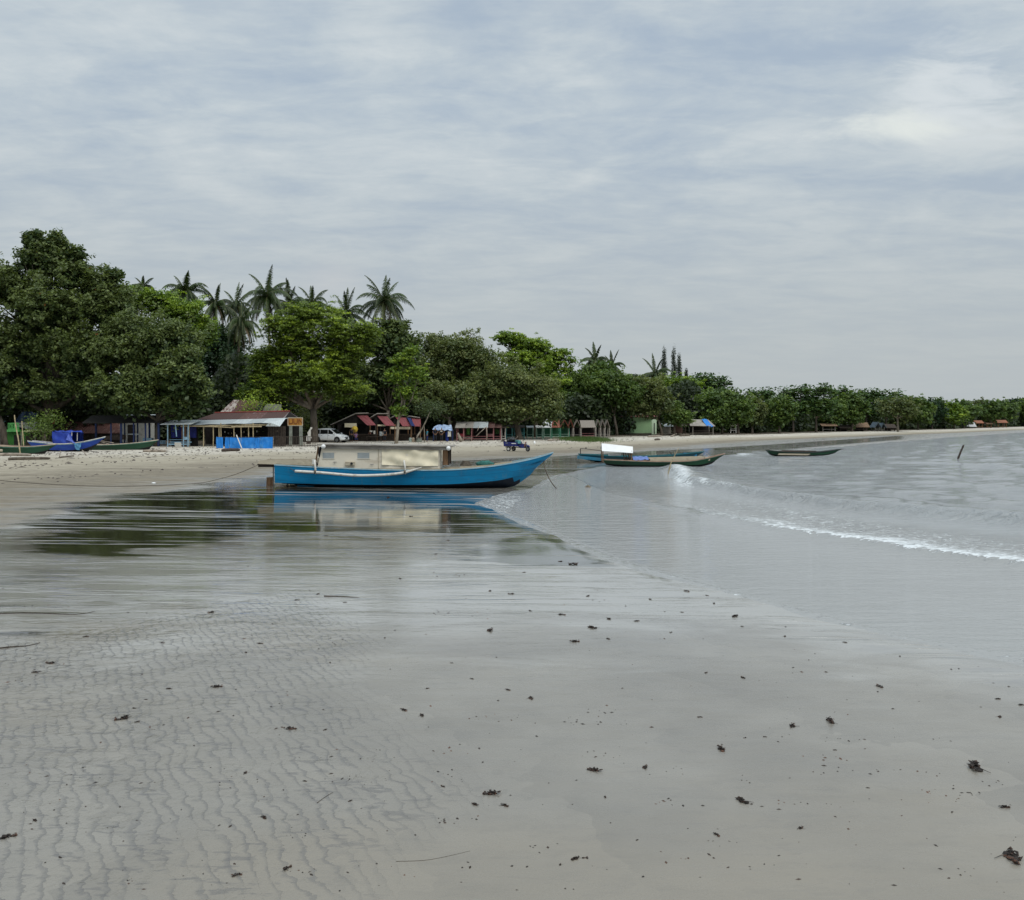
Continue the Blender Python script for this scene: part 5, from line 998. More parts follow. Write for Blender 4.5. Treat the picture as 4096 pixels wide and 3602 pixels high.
# blue tarp fence
Yt = 88.6; bt = at(244, Yt); tf = thing('tarp_fence', 'bright blue tarpaulin screen tied to thin poles before the rusty shack', 'screen', bt)
def tx(px): return (px - 244) / F * Yt
def tz(py): return H(py, Yt, bt.z)
for i, (a, b, za, zb2) in enumerate(((216.2, 223, 437, 437.3), (225, 229.5, 437.4, 437.4), (229.8, 241, 437.4, 437.8), (241.3, 255, 437.6, 437.6), (255.2, 260.2, 437.8, 437.5), (260.4, 272.9, 437.2, 437))):
    mb = MB(); mb.cloth([(tx(a), -.02 * i, tz(448.8)), (tx(b), -.02 * i, tz(448.7)), (tx(b), -.02 * i, tz(zb2)), (tx(a), -.02 * i, tz(za))], 14, 8, .035, .015, i); mb.build('tarp_panel', BTARP, tf, True)
for px in (216.3, 226.2, 231, 245.3, 252.3, 259.6, 272.8): posts(tf, [(tx(px), .12, 0)], tz(436.6), .03, GREYW, 'stake')
part(tf, 'top_rail', DARKW, lambda mb: mb.tube([(tx(216), .1, tz(437.2)), (tx(273), .1, tz(437.1))], .03, 5))
stake('pale pole leaning against the blue tarpaulin screen', [P(241.9, 448.6, 87.4), P(236.4, 435.0, 88)], .05, .045, WHITEP, 'leaning_pole', knots=False)
mb = MB(); 
# blue curtained hut
Yc = 93; bc = at(180, Yc); ch_ = thing('beach_hut', 'open hut hung with navy blue curtains over pale blue benches', 'hut', bc)
cx_ = lambda px: (px - 180) / F * Yc; cz = lambda py: H(py, Yc, bc.z)
part(ch_, 'back_curtain', BLUEC, lambda mb: mb.cloth([(cx_(168), .8, cz(438)), (cx_(193.5), .8, cz(438)), (cx_(193.5), .8, cz(424)), (cx_(168), .8, cz(424))], 40, 4, .08, .03, 2))
part(ch_, 'back_panel', DARKER, lambda mb: mb.box((cx_(180.5), 1.2, .95), (cx_(194) - cx_(167), .06, 1.9)))
part(ch_, 'roof', ZINC, lambda mb: mb.slab([(cx_(164.5), -1.2, cz(424.2)), (cx_(195), -1.2, cz(423.8)), (cx_(197), 1.6, cz(419.8)), (cx_(166), 1.6, cz(420.2))], .05))
for px, tilt in ((171.4, 0), (179, 1.2), (187, 0), (191.8, -.3)):
    part(ch_, 'post', LBLUE, lambda mb: mb.tube([(cx_(px + tilt), -1.0, 0 if tilt != 1.2 else cz(436.5)), (cx_(px), -1.0, cz(424.2))], .055, 6))
part(ch_, 'seat_board', LBLUE, lambda mb: mb.box((cx_(181), -.7, cz(444)), (cx_(192) - cx_(171), .5, .12)))
part(ch_, 'back_board', LBLUE, lambda mb: mb.box((cx_(182), -.3, cz(442)), (cx_(192) - cx_(171), .06, .10)))
part(ch_, 'side_board', LBLUE, lambda mb: mb.box((cx_(189.7), -.95, cz(438.2)), (cx_(192) - cx_(187), .05, .30)))
part(ch_, 'back_board', LBLUE, lambda mb: mb.box((cx_(181), -.3, cz(439.6)), (cx_(192) - cx_(171), .06, .05)))
o = thing('sign_board', 'small blank white board lying tilted on the sand before the curtained hut', 'board', at(178, 90)); mb = MB(); mb.box((0, 0, .24), (.62, .05, .5), 0, 0, .35); mb.build('board', WHITEP, o); mb = MB(); mb.tube([(.1, .3, 0), (0, .06, .4)], .02, 5); mb.build('prop', DRIFT, o)
# long brown roof seen between the trunks, and the dark-blue-post pavilion in front
Yb = 103; bb = at(100, Yb); br = thing('low_building', 'low building with long reddish brown roof behind the big tree trunk', 'building', bb)
bx_ = lambda px: (px - 100) / F * Yb; bz_ = lambda py: H(py, Yb, bb.z)
part(br, 'roof', BRROOF, lambda mb: (mb.slab([(bx_(50), 0, bz_(433.2)), (bx_(127), 0, bz_(433.2)), (bx_(129.5), 3, bz_(421.4)), (bx_(57), 3, bz_(421.4))], .06), mb.slab([(bx_(129.5), 3, bz_(421.4)), (bx_(57), 3, bz_(421.4)), (bx_(50), 6, bz_(433)), (bx_(127), 6, bz_(433))][::-1], .06)))
part(br, 'wall', DARKW, lambda mb: mb.box((bx_(90), 2.0, bz_(433) / 2), (bx_(124) - bx_(54), 3.2, bz_(433))))
o = thing('white_shed', 'white walled shed behind the dark blue posts', 'shed', at(138, 102)); w_ = 26 / F * 102
part(o, 'wall', WHITEP, lambda mb: mb.box((0, 0, 1.35), (w_, 2, 2.7))); part(o, 'roof', ZINC, lambda mb: mb.slab([(-w_ / 2 - .2, -1.3, 2.72), (w_ / 2 + .2, -1.3, 2.72), (w_ / 2 + .2, 1.3, 3.0), (-w_ / 2 - .2, 1.3, 3.0)], .05)); part(o, 'door', DARKW, lambda mb: mb.box((-.3, -1.01, .95), (.8, .05, 1.9)))
Yv = 94; bv = at(128, Yv); pv = thing('pavilion', 'long open pavilion on dark blue posts with benches, under the trees', 'pavilion', bv); vx = lambda px: (px - 128) / F * Yv; vz = lambda py: H(py, Yv, bv.z)
part(pv, 'roof', DARKER, lambda mb: (mb.slab([(vx(88), -1.4, vz(423)), (vx(167), -1.4, vz(422.6)), (vx(166), .4, vz(415)), (vx(90), .4, vz(415.5))], .05), mb.slab([(vx(166), .4, vz(415)), (vx(90), .4, vz(415.5)), (vx(88), 2.2, vz(422)), (vx(167), 2.2, vz(422))][::-1], .05)))
for i, px in enumerate((91.5, 116, 120.5, 126, 133.6, 138.4, 145.5, 150, 155.6, 163)): posts(pv, [(vx(px), -1.2 if i % 2 else 1.0, 0)], vz(422.8), .075 + .03 * (i % 3 == 0), DBLUE)
for (a, c, zt, hh, m) in ((112, 124, 434.6, .5, DARKW), (143, 152, 438, .8, LBLUE), (152, 164, 440.4, .35, LBLUE), (128, 139, 433.8, .08, ZINC), (104, 111, 436, .4, DARKW)): part(pv, 'bench', m, lambda mb: mb.box((vx((a + c) / 2), .2, vz(zt) - hh / 2), (vx(c) - vx(a), .5, hh)))
# seated person under the pavilion
# green kiosk with railing, white tank and blue tarp
Yk = 95; bk = at(18, Yk); ki = thing('kiosk', 'green boarded kiosk with a light green railing on top', 'kiosk', bk); kx = lambda px: (px - 18) / F * Yk; kz = lambda py: H(py, Yk, bk.z)
part(ki, 'body', GREENK, lambda mb: mb.box((kx(17.3), .6, kz(430.3) / 2), (kx(26.4) - kx(8.2), 1.6, kz(430.3))))
part(ki, 'doorway', DARKER, lambda mb: mb.box((kx(18.8), -.22, kz(435) / 2), (kx(22.5) - kx(15.4), .05, kz(435))))
part(ki, 'ledge', LIME, lambda mb: mb.box((kx(15.5), -.3, kz(430.6)), (kx(21.6) - kx(9.4), .4, .22)))
rl = part(ki, 'railing', LIME, lambda mb: ([mb.box((kx(15), -.3, kz(q)), (kx(20.5) - kx(9.6), .07, .09)) for q in (423.3, 429.0)], [mb.box((kx(9.9 + i * 1.5), -.3, (kz(423.3) + kz(430)) / 2), (.06, .06, kz(423.3) - kz(430))) for i in range(8)], [mb.tube([(kx(11.5 + k), -.3, kz(428.8)), (kx(13.5 + k * .6), -.3, kz(426)), (kx(11.5 + k), -.3, kz(423.6))], .035, 5) for k in (0, 5)]))
o = thing('water_tank', 'white square water tank under a dark blue sheet behind the kiosk', 'tank', at(30, 99)); tk = 99 / F; zt_k = H(422, 99, o.location.z); zb_k = H(431, 99, o.location.z)
part(o, 'tank_body', WHITE, lambda mb: mb.box((0, 0, (zt_k + zb_k) / 2), (19 * tk, 1.6, zt_k - zb_k))); part(o, 'stand', DARKW, lambda mb: [mb.box((x, 0, zb_k / 2), (.15, .15, zb_k)) for x in (-.8, 0, .8)] and mb.box((0, 0, zb_k - .06), (2.0, 1.4, .1))); part(o, 'cover_sheet', mat('dusty_navy_sheet', (.03, .07, .15), .7, .3, 3), lambda mb: mb.cloth([(-1.1, -.9, zt_k - .02), (1.0, -.9, zt_k + .05), (.7, .3, zt_k + .95), (-1.0, .3, zt_k + 1.1)], 12, 6, .12, .02, 3)); part(o, 'dark_stain_cloth', DARKC, lambda mb: mb.cloth([(-.9, -.86, zb_k + .0), (.3, -.86, zb_k + .02), (.2, -.84, zb_k + .22), (-.9, -.84, zb_k + .45)], 8, 4, .03, .01, 3))
o = thing('food_stall', 'low stall with pale yellowish awning between kiosk and blue boat', 'stall', at(39, 94)); sx_ = lambda px: (px - 39) / F * 94; sz_ = lambda py: H(py, 94, o.location.z)
part(o, 'awning', mat('faded_yellow_sheet', (.45, .46, .24), .7, .2, 3), lambda mb: mb.cloth([(sx_(25), -1.2, sz_(431.6)), (sx_(51.5), -1.2, sz_(432.3)), (sx_(51), .8, sz_(430.2)), (sx_(26), .8, sz_(429.8))], 14, 4, .04, .03, 2)); posts(o, [(sx_(q), y, 0) for q in (27, 40.5, 51) for y in (-1.1, .7)], sz_(432), .04, GREYW)
part(o, 'counter', DARKW, lambda mb: mb.box((sx_(38.5), 0, .5), (sx_(49) - sx_(29), 1.2, 1.0))); part(o, 'striped_panel', mat('faded_poster', (.30, .22, .19), .7, .5, 9), lambda mb: mb.box((sx_(49.5), -1.0, sz_(438)), (.42, .05, .9))); part(o, 'back_cloth', DARKER, lambda mb: mb.box((sx_(38.5), .8, sz_(432) / 2), (sx_(51) - sx_(27), .05, sz_(432) - .1)))
o = thing('red_parasol', 'folded red cloth sunshade behind the low stall', 'sunshade', at(51, 99)); part(o, 'pole', DARKW, lambda mb: mb.tube([(0, 0, 0), (0, 0, 2.4)], .04, 6)); part(o, 'shade', REDC, lambda mb: mb.cloth([(-.5, 0, 2.0), (.45, .1, 2.0), (.3, .2, 2.5), (-.35, .1, 2.45)], 8, 4, .05, .02, 1))
o = thing('sheet_shelter', 'low dark teal sheet shelter at the far left edge', 'shelter', at(1, 96)); part(o, 'sheet', mat('teal_sheet', (.03, .13, .12), .7, .2, 3), lambda mb: mb.cloth([(-1.5, -1, 1.9), (.5, -1, 1.85), (.2, .6, 2.3), (-1.5, .6, 2.3)], 10, 4, .06, .03, 1)); posts(o, [(-1.4, -.9, 0), (-.4, -.9, 0), (.4, -.9, 0)], 1.9, .03, GREYW)
# signboard on two pillars
Ys = 96; bs = at(295.3, Ys); sg_ = thing('signboard', 'orange signboard with dark letters on two grey pillars', 'sign', bs); gx_ = lambda px: (px - 295.3) / F * Ys; gz_ = lambda py: H(py, Ys, bs.z)
part(sg_, 'board', ORANGE, lambda mb: mb.box((0, 0, (gz_(418) + gz_(425.4)) / 2), (gx_(302.2) - gx_(288.4), .08, gz_(418) - gz_(425.4))))
part(sg_, 'frame', CREAM, lambda mb: [mb.box((0, -.01, q), (gx_(302.8) - gx_(288), .11, .07)) for q in (gz_(417.8), gz_(425.6))] + [mb.box((q, -.012, (gz_(418) + gz_(425.4)) / 2), (.07, .115, gz_(417.8) - gz_(425.6))) for q in (gx_(288.1), gx_(302.5))])
fc = bpy.data.curves.new('sign_text', 'FONT'); fc.body = 'IUUN'; fc.size = .74; fc.extrude = .012; fc.align_x = 'CENTER'; fc.align_y = 'CENTER'; fc.space_character = .92
_t = bpy.data.objects.new('lettering_curve', fc); COL.objects.link(_t); bpy.context.view_layer.update()
_me = bpy.data.meshes.new_from_object(_t.evaluated_get(bpy.context.evaluated_depsgraph_get())); bpy.data.objects.remove(_t); _me.materials.clear(); _me.materials.append(ORANGEL)
fo_ = bpy.data.objects.new('lettering', _me); COL.objects.link(fo_); fo_.parent = sg_; fo_.location = (0, -.055, (gz_(418) + gz_(425.4)) / 2); fo_.rotation_euler = (R(90), 0, 0)
for a, w in ((290.6, .28), (300.8, .30)): part(sg_, 'pillar', CONC, lambda mb: mb.box((gx_(a), .06, gz_(425.6) / 2), (w, .2, gz_(425.6))))
# dark lattice fence
Yf = 93.5; bf = at(294, Yf); fe = thing('picket_fence', 'dark low picket fence below the orange sign, reaching the big tree', 'fence', bf); fx = lambda px: (px - 294) / F * Yf
part(fe, 'top_rail', DARKW, lambda mb: mb.tube([(fx(272), 0, 1.0), (fx(318), .3, 1.02)], .03, 5)); part(fe, 'bottom_rail', DARKW, lambda mb: mb.tube([(fx(272), 0, .16), (fx(318), .3, .16)], .03, 5))
part(fe, 'pickets', DARKW, lambda mb: [mb.tube([(fx(273 + i * 1.55), .01 * i, 0), (fx(273 + i * 1.55), .01 * i, 1.0)], .022, 5) for i in range(29)])
# pale carved curved board by the trunk, white box beneath
o = thing('curved_board', 'white curved board propped against the trunk beside the car', 'board', at(308.6, 104.5)); k_ = 104.5 / F
part(o, 'board', WHITEP, lambda mb: [mb.slab([(x0 * k_, -.04, z0 * k_), (x0 * k_ + w0 * k_, -.04, z0 * k_), (x1 * k_ + w1 * k_, -.04, z1 * k_), (x1 * k_, -.04, z1 * k_)], .05) for (x0, w0, z0), (x1, w1, z1) in zip([(2, 1.2, 5.6), (-.4, 2.6, 8.2), (-1.2, 3.6, 11), (.6, 1.6, 13.6), (1.6, 2.2, 15.4)], [(-.4, 2.6, 8.2), (-1.2, 3.6, 11), (.6, 1.6, 13.6), (1.6, 2.2, 15.4), (2, 1.8, 16.6)])])
part(o, 'prop', DARKW, lambda mb: mb.tube([(.2, 0, 0), (.15, 0, .8)], .04, 5))
o = thing('white_box', 'small white box standing under the curved board', 'box', at(308.3, 103.6)); part(o, 'box_body', WHITEP, lambda mb: mb.box((0, 0, .62), (.38, .3, .55))); part(o, 'stand', DARKW, lambda mb: mb.box((0, 0, .17), (.32, .26, .34))); part(o, 'door', GREYG, lambda mb: mb.box((.02, -.155, .62), (.08, .02, .45)))

# white car behind the tree trunk
def make_car(label, p, rz):
    o = thing('parked_car', label, 'car', p, rz); L, Wd = 4.15, 1.66
    def sec(x):  # lower body outline at station x (from tail -2.07 to nose 2.07)
        top = np.interp(x, [-2.07, -1.95, -1.0, .9, 1.25, 1.85, 2.02, 2.07], [.80, .93, .96, .97, .96, .80, .66, .55]); bot = np.interp(x, [-2.07, -1.8, 1.7, 2.07], [.42, .28, .24, .32]); hw = np.interp(x, [-2.07, -1.8, 1.3, 1.9, 2.07], [.68, .82, .83, .74, .58]); return top, bot, hw
    xs = [-2.07, -2.0, -1.9, -1.6, -1.2, -.6, 0, .6, .95, 1.25, 1.55, 1.8, 1.95, 2.04, 2.07]; mb = MB(); rings = []
    for x in xs:
        t_, b_, h_ = sec(x); rings.append([mb.pt(q) for q in ((x, -h_ * .92, b_), (x, -h_, b_ + .1), (x, -h_, (t_ + b_) / 2 + .08), (x, -h_ * .96, t_ - .05), (x, -h_ * .86, t_), (x, h_ * .86, t_), (x, h_ * .96, t_ - .05), (x, h_, (t_ + b_) / 2 + .08), (x, h_, b_ + .1), (x, h_ * .92, b_))])
    for a, b in zip(rings, rings[1:]):
        for k in range(10): mb.idx([a[k], a[(k + 1) % 10], b[(k + 1) % 10], b[k]][::-1])
    mb.idx(rings[0]); mb.idx(rings[-1][::-1]); mb.build('body', CARW, o, True)
    cab = [(-1.98, .93, .70), (-1.86, 1.40, .62), (-1.6, 1.58, .60), (-.4, 1.66, .60), (.25, 1.58, .58), (1.18, .97, .66)]; mb = MB(); rr = [(x, z, h) for x, z, h in cab]
    A = [mb.pt((x, -h, z)) for x, z, h in rr]; B = [mb.pt((x, h, z)) for x, z, h in rr]; Cc = [mb.pt((x, -.74, .94)) for x, z, h in rr]; D = [mb.pt((x, .74, .94)) for x, z, h in rr]
    for i in range(len(rr) - 1):
        mb.idx([A[i], A[i + 1], B[i + 1], B[i]]); mb.idx([Cc[i], Cc[i + 1], A[i + 1], A[i]]); mb.idx([B[i], B[i + 1], D[i + 1], D[i]])
    mb.build('cabin_roof', CARW, o)
    def win(q, nm='side_window'): part(o, nm, GLASS, lambda mb: mb.slab(q, .012))
    for s in (-1, 1):
        y = lambda z: s * (.752 - (z - .94) * .20)
        for (xa, xb, xc, xd) in ((-1.80, -1.02, -1.05, -1.66), (-.96, .05, .0, -.98), (.12, 1.0, .28, .08)):
            zl, zh = 1.0, 1.48; q = [(xa, y(zl), zl), (xb, y(zl), zl), (xc, y(zh), zh), (xd, y(zh), zh)]; win(q if s < 0 else q[::-1])
    win([(1.12, -.60, 1.02), (1.12, .60, 1.02), (.36, .52, 1.53), (.36, -.52, 1.53)], 'windscreen'); win([(-1.975, .60, 1.0), (-1.975, -.60, 1.0), (-1.87, -.55, 1.36), (-1.87, .55, 1.36)], 'rear_window')
    for x in (-1.28, 1.30):
        for s in (-1, 1):
            part(o, 'wheel_arch', BLACK, lambda mb: mb.tube([(x, s * .70, .34), (x, s * .836, .34)], .37, 18)); w = part(o, 'wheel', BLACK, lambda mb: mb.tube([(x, s * .66, .30), (x, s * .70, .30), (x, s * .84, .30), (x, s * .86, .30)], [.26, .30, .30, .27], 20)); part(w, 'rim', STEEL, lambda mb: (mb.tube([(x, s * .855, .30), (x, s * .87, .30)], .18, 16), [mb.box((x + .09 * math.cos(a), s * .872, .30 + .09 * math.sin(a)), (.18, .02, .035), 0, 0, 0, -a) for a in [i * 1.2566 for i in range(5)]]))
    for s in (-1, 1):
        part(o, 'headlight', LAMP, lambda mb: mb.slab([(2.0, s * .70, .62), (2.075, s * .40, .60), (1.98, s * .40, .74), (1.84, s * .74, .79)][::(1 if s > 0 else -1)], .02)); part(o, 'mirror', CARW, lambda mb: mb.ball((.92, s * .90, 1.05), (.07, .11, .08), 0, 8, 6)); part(o, 'tail_light', REDC, lambda mb: mb.box((-2.03, s * .66, .90), (.08, .14, .24)))
        part(o, 'door_handle', STEEL, lambda mb: (mb.box((-.72, s * .842, .82), (.16, .02, .03)), mb.box((.22, s * .842, .82), (.16, .02, .03)))); part(o, 'door_gap', BLACK, lambda mb: [mb.box((q, s * .832, .66), (.012, .012, .56)) for q in (-.98, .08, 1.0)])
    part(o, 'grille', BLACK, lambda mb: mb.box((2.06, 0, .60), (.04, .72, .10))); part(o, 'front_bumper', CARW, lambda mb: mb.box((2.05, 0, .40), (.12, 1.2, .16), 0), bevel=.03); part(o, 'air_intake', BLACK, lambda mb: mb.box((2.11, 0, .40), (.02, .9, .09))); part(o, 'number_plate', BLACK, lambda mb: mb.box((2.125, 0, .49), (.02, .36, .09)))
    return o
make_car('white people carrier parked behind the tree trunk, facing right', at(332, 110.5) + Vector((-.15, 0, 0)), R(-20))

# maroon awning stalls
def stall(label, px0, Y, ridge, ground_py, awn, fascia, extra=None):
    b = at(px0, Y); o = thing('market_stall', label, 'stall', b, 0, 'stalls with maroon awnings'); k = Y / F; X = lambda px: (px - px0) * k; Z = lambda py: H(py, Y, b.z)
    (rx0, ry0), (rx1, ry1), (lx, ly) = ridge; d = 3.0
    part(o, 'roof', DARKW, lambda mb: (mb.slab([(X(lx), 0, Z(ly)), (X(lx) + .6, d, Z(ly)), (X(rx0) + .6, d, Z(ry0)), (X(rx0), 0, Z(ry0))][::-1], .07), mb.slab([(X(rx0), .05, Z(ry0)), (X(rx1), .05, Z(ry1)), (X(rx1) + .3, d, Z(ry1)), (X(rx0) + .6, d, Z(ry0))], .06)))
    part(o, 'ridge_pole', GREYW, lambda mb: (mb.tube([(X(lx) - .3, -.15, Z(ly) - .12), (X(rx0), -.15, Z(ry0) + .03)], .06, 6), mb.tube([(X(rx0), -.12, Z(ry0) + .04), (X(rx1), -.12, Z(ry1) + .04)], .07, 6)))
    q = [X(awn[3][0]), X(awn[2][0])]
    part(o, 'gable_screen', DARKER, lambda mb: mb.slab([(X(lx) + .2, .05, Z(424)), (X(awn[3][0]), .05, Z(424)), (X(awn[0][0]), .05, Z(awn[0][1])), (X(rx0), .05, Z(ry0) - .1)], .03))
    mb = MB(); a0, a1, a2, a3 = awn; mb.cloth([(X(a3[0]), -1.0, Z(a3[1])), (X(a2[0]), -.9, Z(a2[1])), (X(a1[0]), .0, Z(a1[1])), (X(a0[0]), .0, Z(a0[1]))], 12, 8, .03, .03, int(px0)); mb.build('awning', MAROON, o, True)
    if fascia: part(o, 'fascia', TARPB, lambda mb: mb.slab([(X(fascia[0]), -.3, Z(fascia[3])), (X(fascia[1]), -.3, Z(fascia[3] + .3)), (X(fascia[1]), -.3, Z(fascia[2])), (X(fascia[0]), -.3, Z(fascia[2]))], .03))
    posts(o, [(X(lx), 0, 0), (X(a0[0]) + .02, -.05, 0), (X(a2[0]) - .1, -.8, 0), (X(a2[0]), 2.6, 0)], Z(424.2), .065, BROWNW if px0 > 380 else DARKW)
    part(o, 'back_wall', DARKER, lambda mb: mb.box((X((lx + a2[0]) / 2), d, Z(423) / 2), (X(a2[0]) - X(lx), .06, Z(423)))); part(o, 'counter', DARKW, lambda mb: (mb.box((X((a0[0] + a2[0]) / 2), -.2, .82), (X(a2[0]) - X(a0[0]), .7, .06)), mb.box((X((a0[0] + a2[0]) / 2), .05, .42), (X(a2[0]) - X(a0[0]) - .2, .05, .8))))
    return o, X, Z
stall('maroon awning stall nearest the white car, widest of its row', 355, 116, ((355.8, 413.8), (368.6, 413.4), (333, 424)), 443, ((356.7, 415.4), (367.2, 415.2), (377.4, 425.2), (368.4, 425.2)), (345, 357, 423.2, 427.2))
stall('second maroon awning stall from the white car', 386, 117.5, ((376.8, 414), (388, 414), (370, 418.6)), 443, ((377.1, 415.9), (387.2, 416.1), (396.4, 425.8), (386.6, 425.5)), (378, 386, 424.6, 426))
stall('third maroon awning stall, beige gable and valance, behind the thin pale trunk', 404, 119, ((396, 415.4), (406, 415.6), (390, 418.6)), 443, ((395.4, 417), (405.4, 417.5), (412.4, 426.2), (403.6, 426.2)), (391, 410.5, 426.8, 429))
stall('last maroon awning stall of the row, blue strip beside its awning', 417, 120.5, ((409, 416.4), (420, 418), (408, 417)), 443, ((411.5, 418.2), (420.6, 418.8), (421.6, 426.4), (415, 426.2)), None)
o = thing('blue_strip', 'navy blue cloth strip hanging between the last two maroon awnings', 'cloth', P(410, 421, 118.0)); mb = MB(o.location); mb.cloth([P(411.4, 425.9, 117.7), P(415, 426, 117.7), P(410.6, 418, 118.6), P(407, 417.6, 118.6)], 4, 6, .02, .02, 2); mb.build('cloth', NAVYC, o)
o = thing('yellow_parasol', 'yellow parasol leaning open inside the first maroon stall', 'parasol', at(354.8, 115.6)); mb = MB(); 
for i in range(12):
    a0, a1 = i * math.pi / 6, (i + 1) * math.pi / 6; c = Vector((0, -.1, 1.45)); mb.face([c + Vector((0, -.15, 0)), c + Vector((.36 * math.cos(a0), .1, .40 * math.sin(a0))), c + Vector((.36 * math.cos(a1), .1, .40 * math.sin(a1)))])
mb.build('canopy', YELLOW, o); part(o, 'pole', DARKW, lambda mb: mb.tube([(0, .1, 0), (0, -.2, 1.45)], .025, 6))
Yd = 114
for px, m, lb in ((410.4, mat('greenish_drum', (.35, .42, .38), .7, .4, 6), 'greenish white drum standing before the last maroon stall'), (413.2, mat('tan_drum', (.42, .33, .24), .7, .2, 6), 'tan drum to the right of a greenish white drum')):
    o = thing('drum', lb, 'drum', at(px, Yd)); mb = MB(); mb.tube([(0, 0, 0), (0, 0, .1), (0, 0, .42), (0, 0, .5)], [.15, .17, .17, .10], 12); mb.build('drum_body', m, o); mb = MB(); mb.tube([(0, 0, .501), (0, 0, .53)], .09, 10); mb.build('lid', GREYW, o)
o = thing('concrete_block', 'grey block seat beside the leaning trunk, near the man in blue', 'block', at(419, 113.6)); part(o, 'block', CONC, lambda mb: mb.box((0, 0, .23), (.66, .5, .46)), bevel=.02); part(o, 'lid_board', GREYW, lambda mb: mb.box((.02, 0, .49), (.72, .55, .05)))
# leaning trunk right of it (a thin bare tree)
o = thing('leaning_tree', 'thin bare grey trunk leaning right, reaching into the bushy crown', 'tree', at(415, 113)); mb = MB(o.location); mb.tube([at(415, 113), P(417.5, 436, 113), P(422, 429, 113), P(425.5, 422, 113), P(430, 412, 113.5)], [.13, .11, .09, .08, .04], 7); mb.tube([P(424, 425, 113), P(424.6, 434, 113), P(424.3, 443, 113)], [.05, .05, .06], 6); mb.build('trunk', BARKP, o, True)
r_ = np.random.default_rng(4); c0 = P(430, 410, 113.5) - o.location; V, Q, cc = leaf_cloud(r_, [(c0, Vector((1.6, 1.2, 1.0)))], 900, .24, (.03, .05, .02), (.1, .14, .05)); np_mesh('crown', V, Q, LEAF, o, cc)
# blue and white tarp shelter
Ye = 119; be = at(443, Ye); sh2 = thing('tarp_shelter', 'shelter roofed with pale blue and white sheets behind the dark-clothed people', 'shelter', be); ex = lambda px: (px - 443) / F * Ye; ez = lambda py: H(py, Ye, be.z)
part(sh2, 'roof_sheet', mat('pale_blue_white_sheet', (.36, .46, .62), .55, .3, 4, .4, 6, dirt=(.08, .16, .45), dirt_amt=.7), lambda mb: mb.cloth([(ex(433), -1.2, ez(429.8)), (ex(453), -1.2, ez(430.6)), (ex(451), .8, ez(424.8)), (ex(435), .8, ez(425))], 16, 5, .09, .03, 3))
posts(sh2, [(ex(q), y, 0) for q in (434, 447.6, 452.6) for y in (-1.1, .7)], ez(430), .05, DBLUE); part(sh2, 'white_cloth', WHITEP, lambda mb: mb.cloth([(ex(448.3), -1.1, ez(436.4)), (ex(451.5), -1.1, ez(436.4)), (ex(451.6), -1.1, ez(431)), (ex(448.6), -1.1, ez(431))], 5, 5, .05, .02, 8)); part(sh2, 'blue_cloth', BTARPD, lambda mb: mb.cloth([(ex(446.5), -1.0, ez(442)), (ex(449), -1.0, ez(442)), (ex(448.6), -1.0, ez(432)), (ex(446.3), -1.0, ez(432))], 5, 5, .05, .02, 9)); part(sh2, 'back_cloth', DARKER, lambda mb: mb.box((ex(443), .8, ez(430) / 2), (ex(453) - ex(433), .05, ez(430))))

# red plank shacks: one shelter per bay
def bay(label, name, px0, px1, ytop, ybase, Y, postm, floorm, roofm, wall, rh=.5, group=None, dpt=2.6, floor_py=437.4, seat=True, gabled=False, wallm=None, over=.2, bar=None, kind='hut', postr=.055):
    pc = (px0 + px1) / 2; b = at(pc, Y); o = thing(name, label, kind, b, 0, group); k = Y / F; w = (px1 - px0) * k; he = H(ytop, Y, b.z); fz = max(.15, H(floor_py, Y, b.z))
    for sx in (-1, 1):
        for sy in (-1, 1):
            mb = MB(); j = rnd.uniform(-.05, .05); mb.tube([(sx * w / 2, sy * dpt / 2, 0), (sx * w / 2 + j, sy * dpt / 2, he / 2), (sx * w / 2 - j * .5, sy * dpt / 2, he)], postr * rnd.uniform(.85, 1.2), 6); mb.build('post', postm, o)
    if roofm:
        if gabled: part(o, 'roof', roofm, lambda mb: gable(mb, w, dpt, he, he + rh, 'y' if gabled == 'y' else 'x', over, .06))
        else: part(o, 'roof', roofm, lambda mb: mb.slab([(-w / 2 - over, -dpt / 2 - .4, he), (w / 2 + over, -dpt / 2 - .4, he + .02), (w / 2 + over, dpt / 2 + .3, he + rh), (-w / 2 - over, dpt / 2 + .3, he + rh)], .05))
    part(o, 'platform', floorm, lambda mb: mb.box((0, 0, fz), (w + .1, dpt, .07)))
    if seat: part(o, 'front_rail', floorm, lambda mb: mb.box((0, -dpt / 2, fz + .32), (w, .04, .05)))
    if wallm: part(o, 'back_wall', wallm, lambda mb: mb.box((0, dpt / 2, (he + fz) / 2), (w, .05, he - fz)))
    if bar: part(o, 'side_board', bar, lambda mb: mb.box((0, -dpt / 2 + .5, fz + .45), (w, .04, .38)))
    return o
RG = 'red plank shacks under the olive trees'
for i, (a, c, lb, bar, roof) in enumerate(((457.5, 464, 'red plank shack nearest the thick trunk, bright red board in front', REDW, GREYW), (464.2, 472, 'red plank shack with a green cloth hanging at its back', None, GREYW), (472.4, 486.6, 'widest red plank shack with pale grey roof and long bench', None, ZINC), (487, 493.6, 'red plank shack right of the forked pole, low maroon roof', PINK, RUSTD), (493.8, 500.6, 'red plank shack with a leafy green cloth behind', None, RUSTD), (501.6, 505.4, 'narrowest plank shack with white posts before the dark trees', None, DARKW))):
    o = bay(lb, 'plank_shack', a, c, 427.6, 441, 121 + i * 1.3, PINK if i < 5 else WHITEP, PINK if i != 5 else WHITEP, roof, None, .75, RG, 3.0, 438.6, wallm=DARKER, bar=bar)
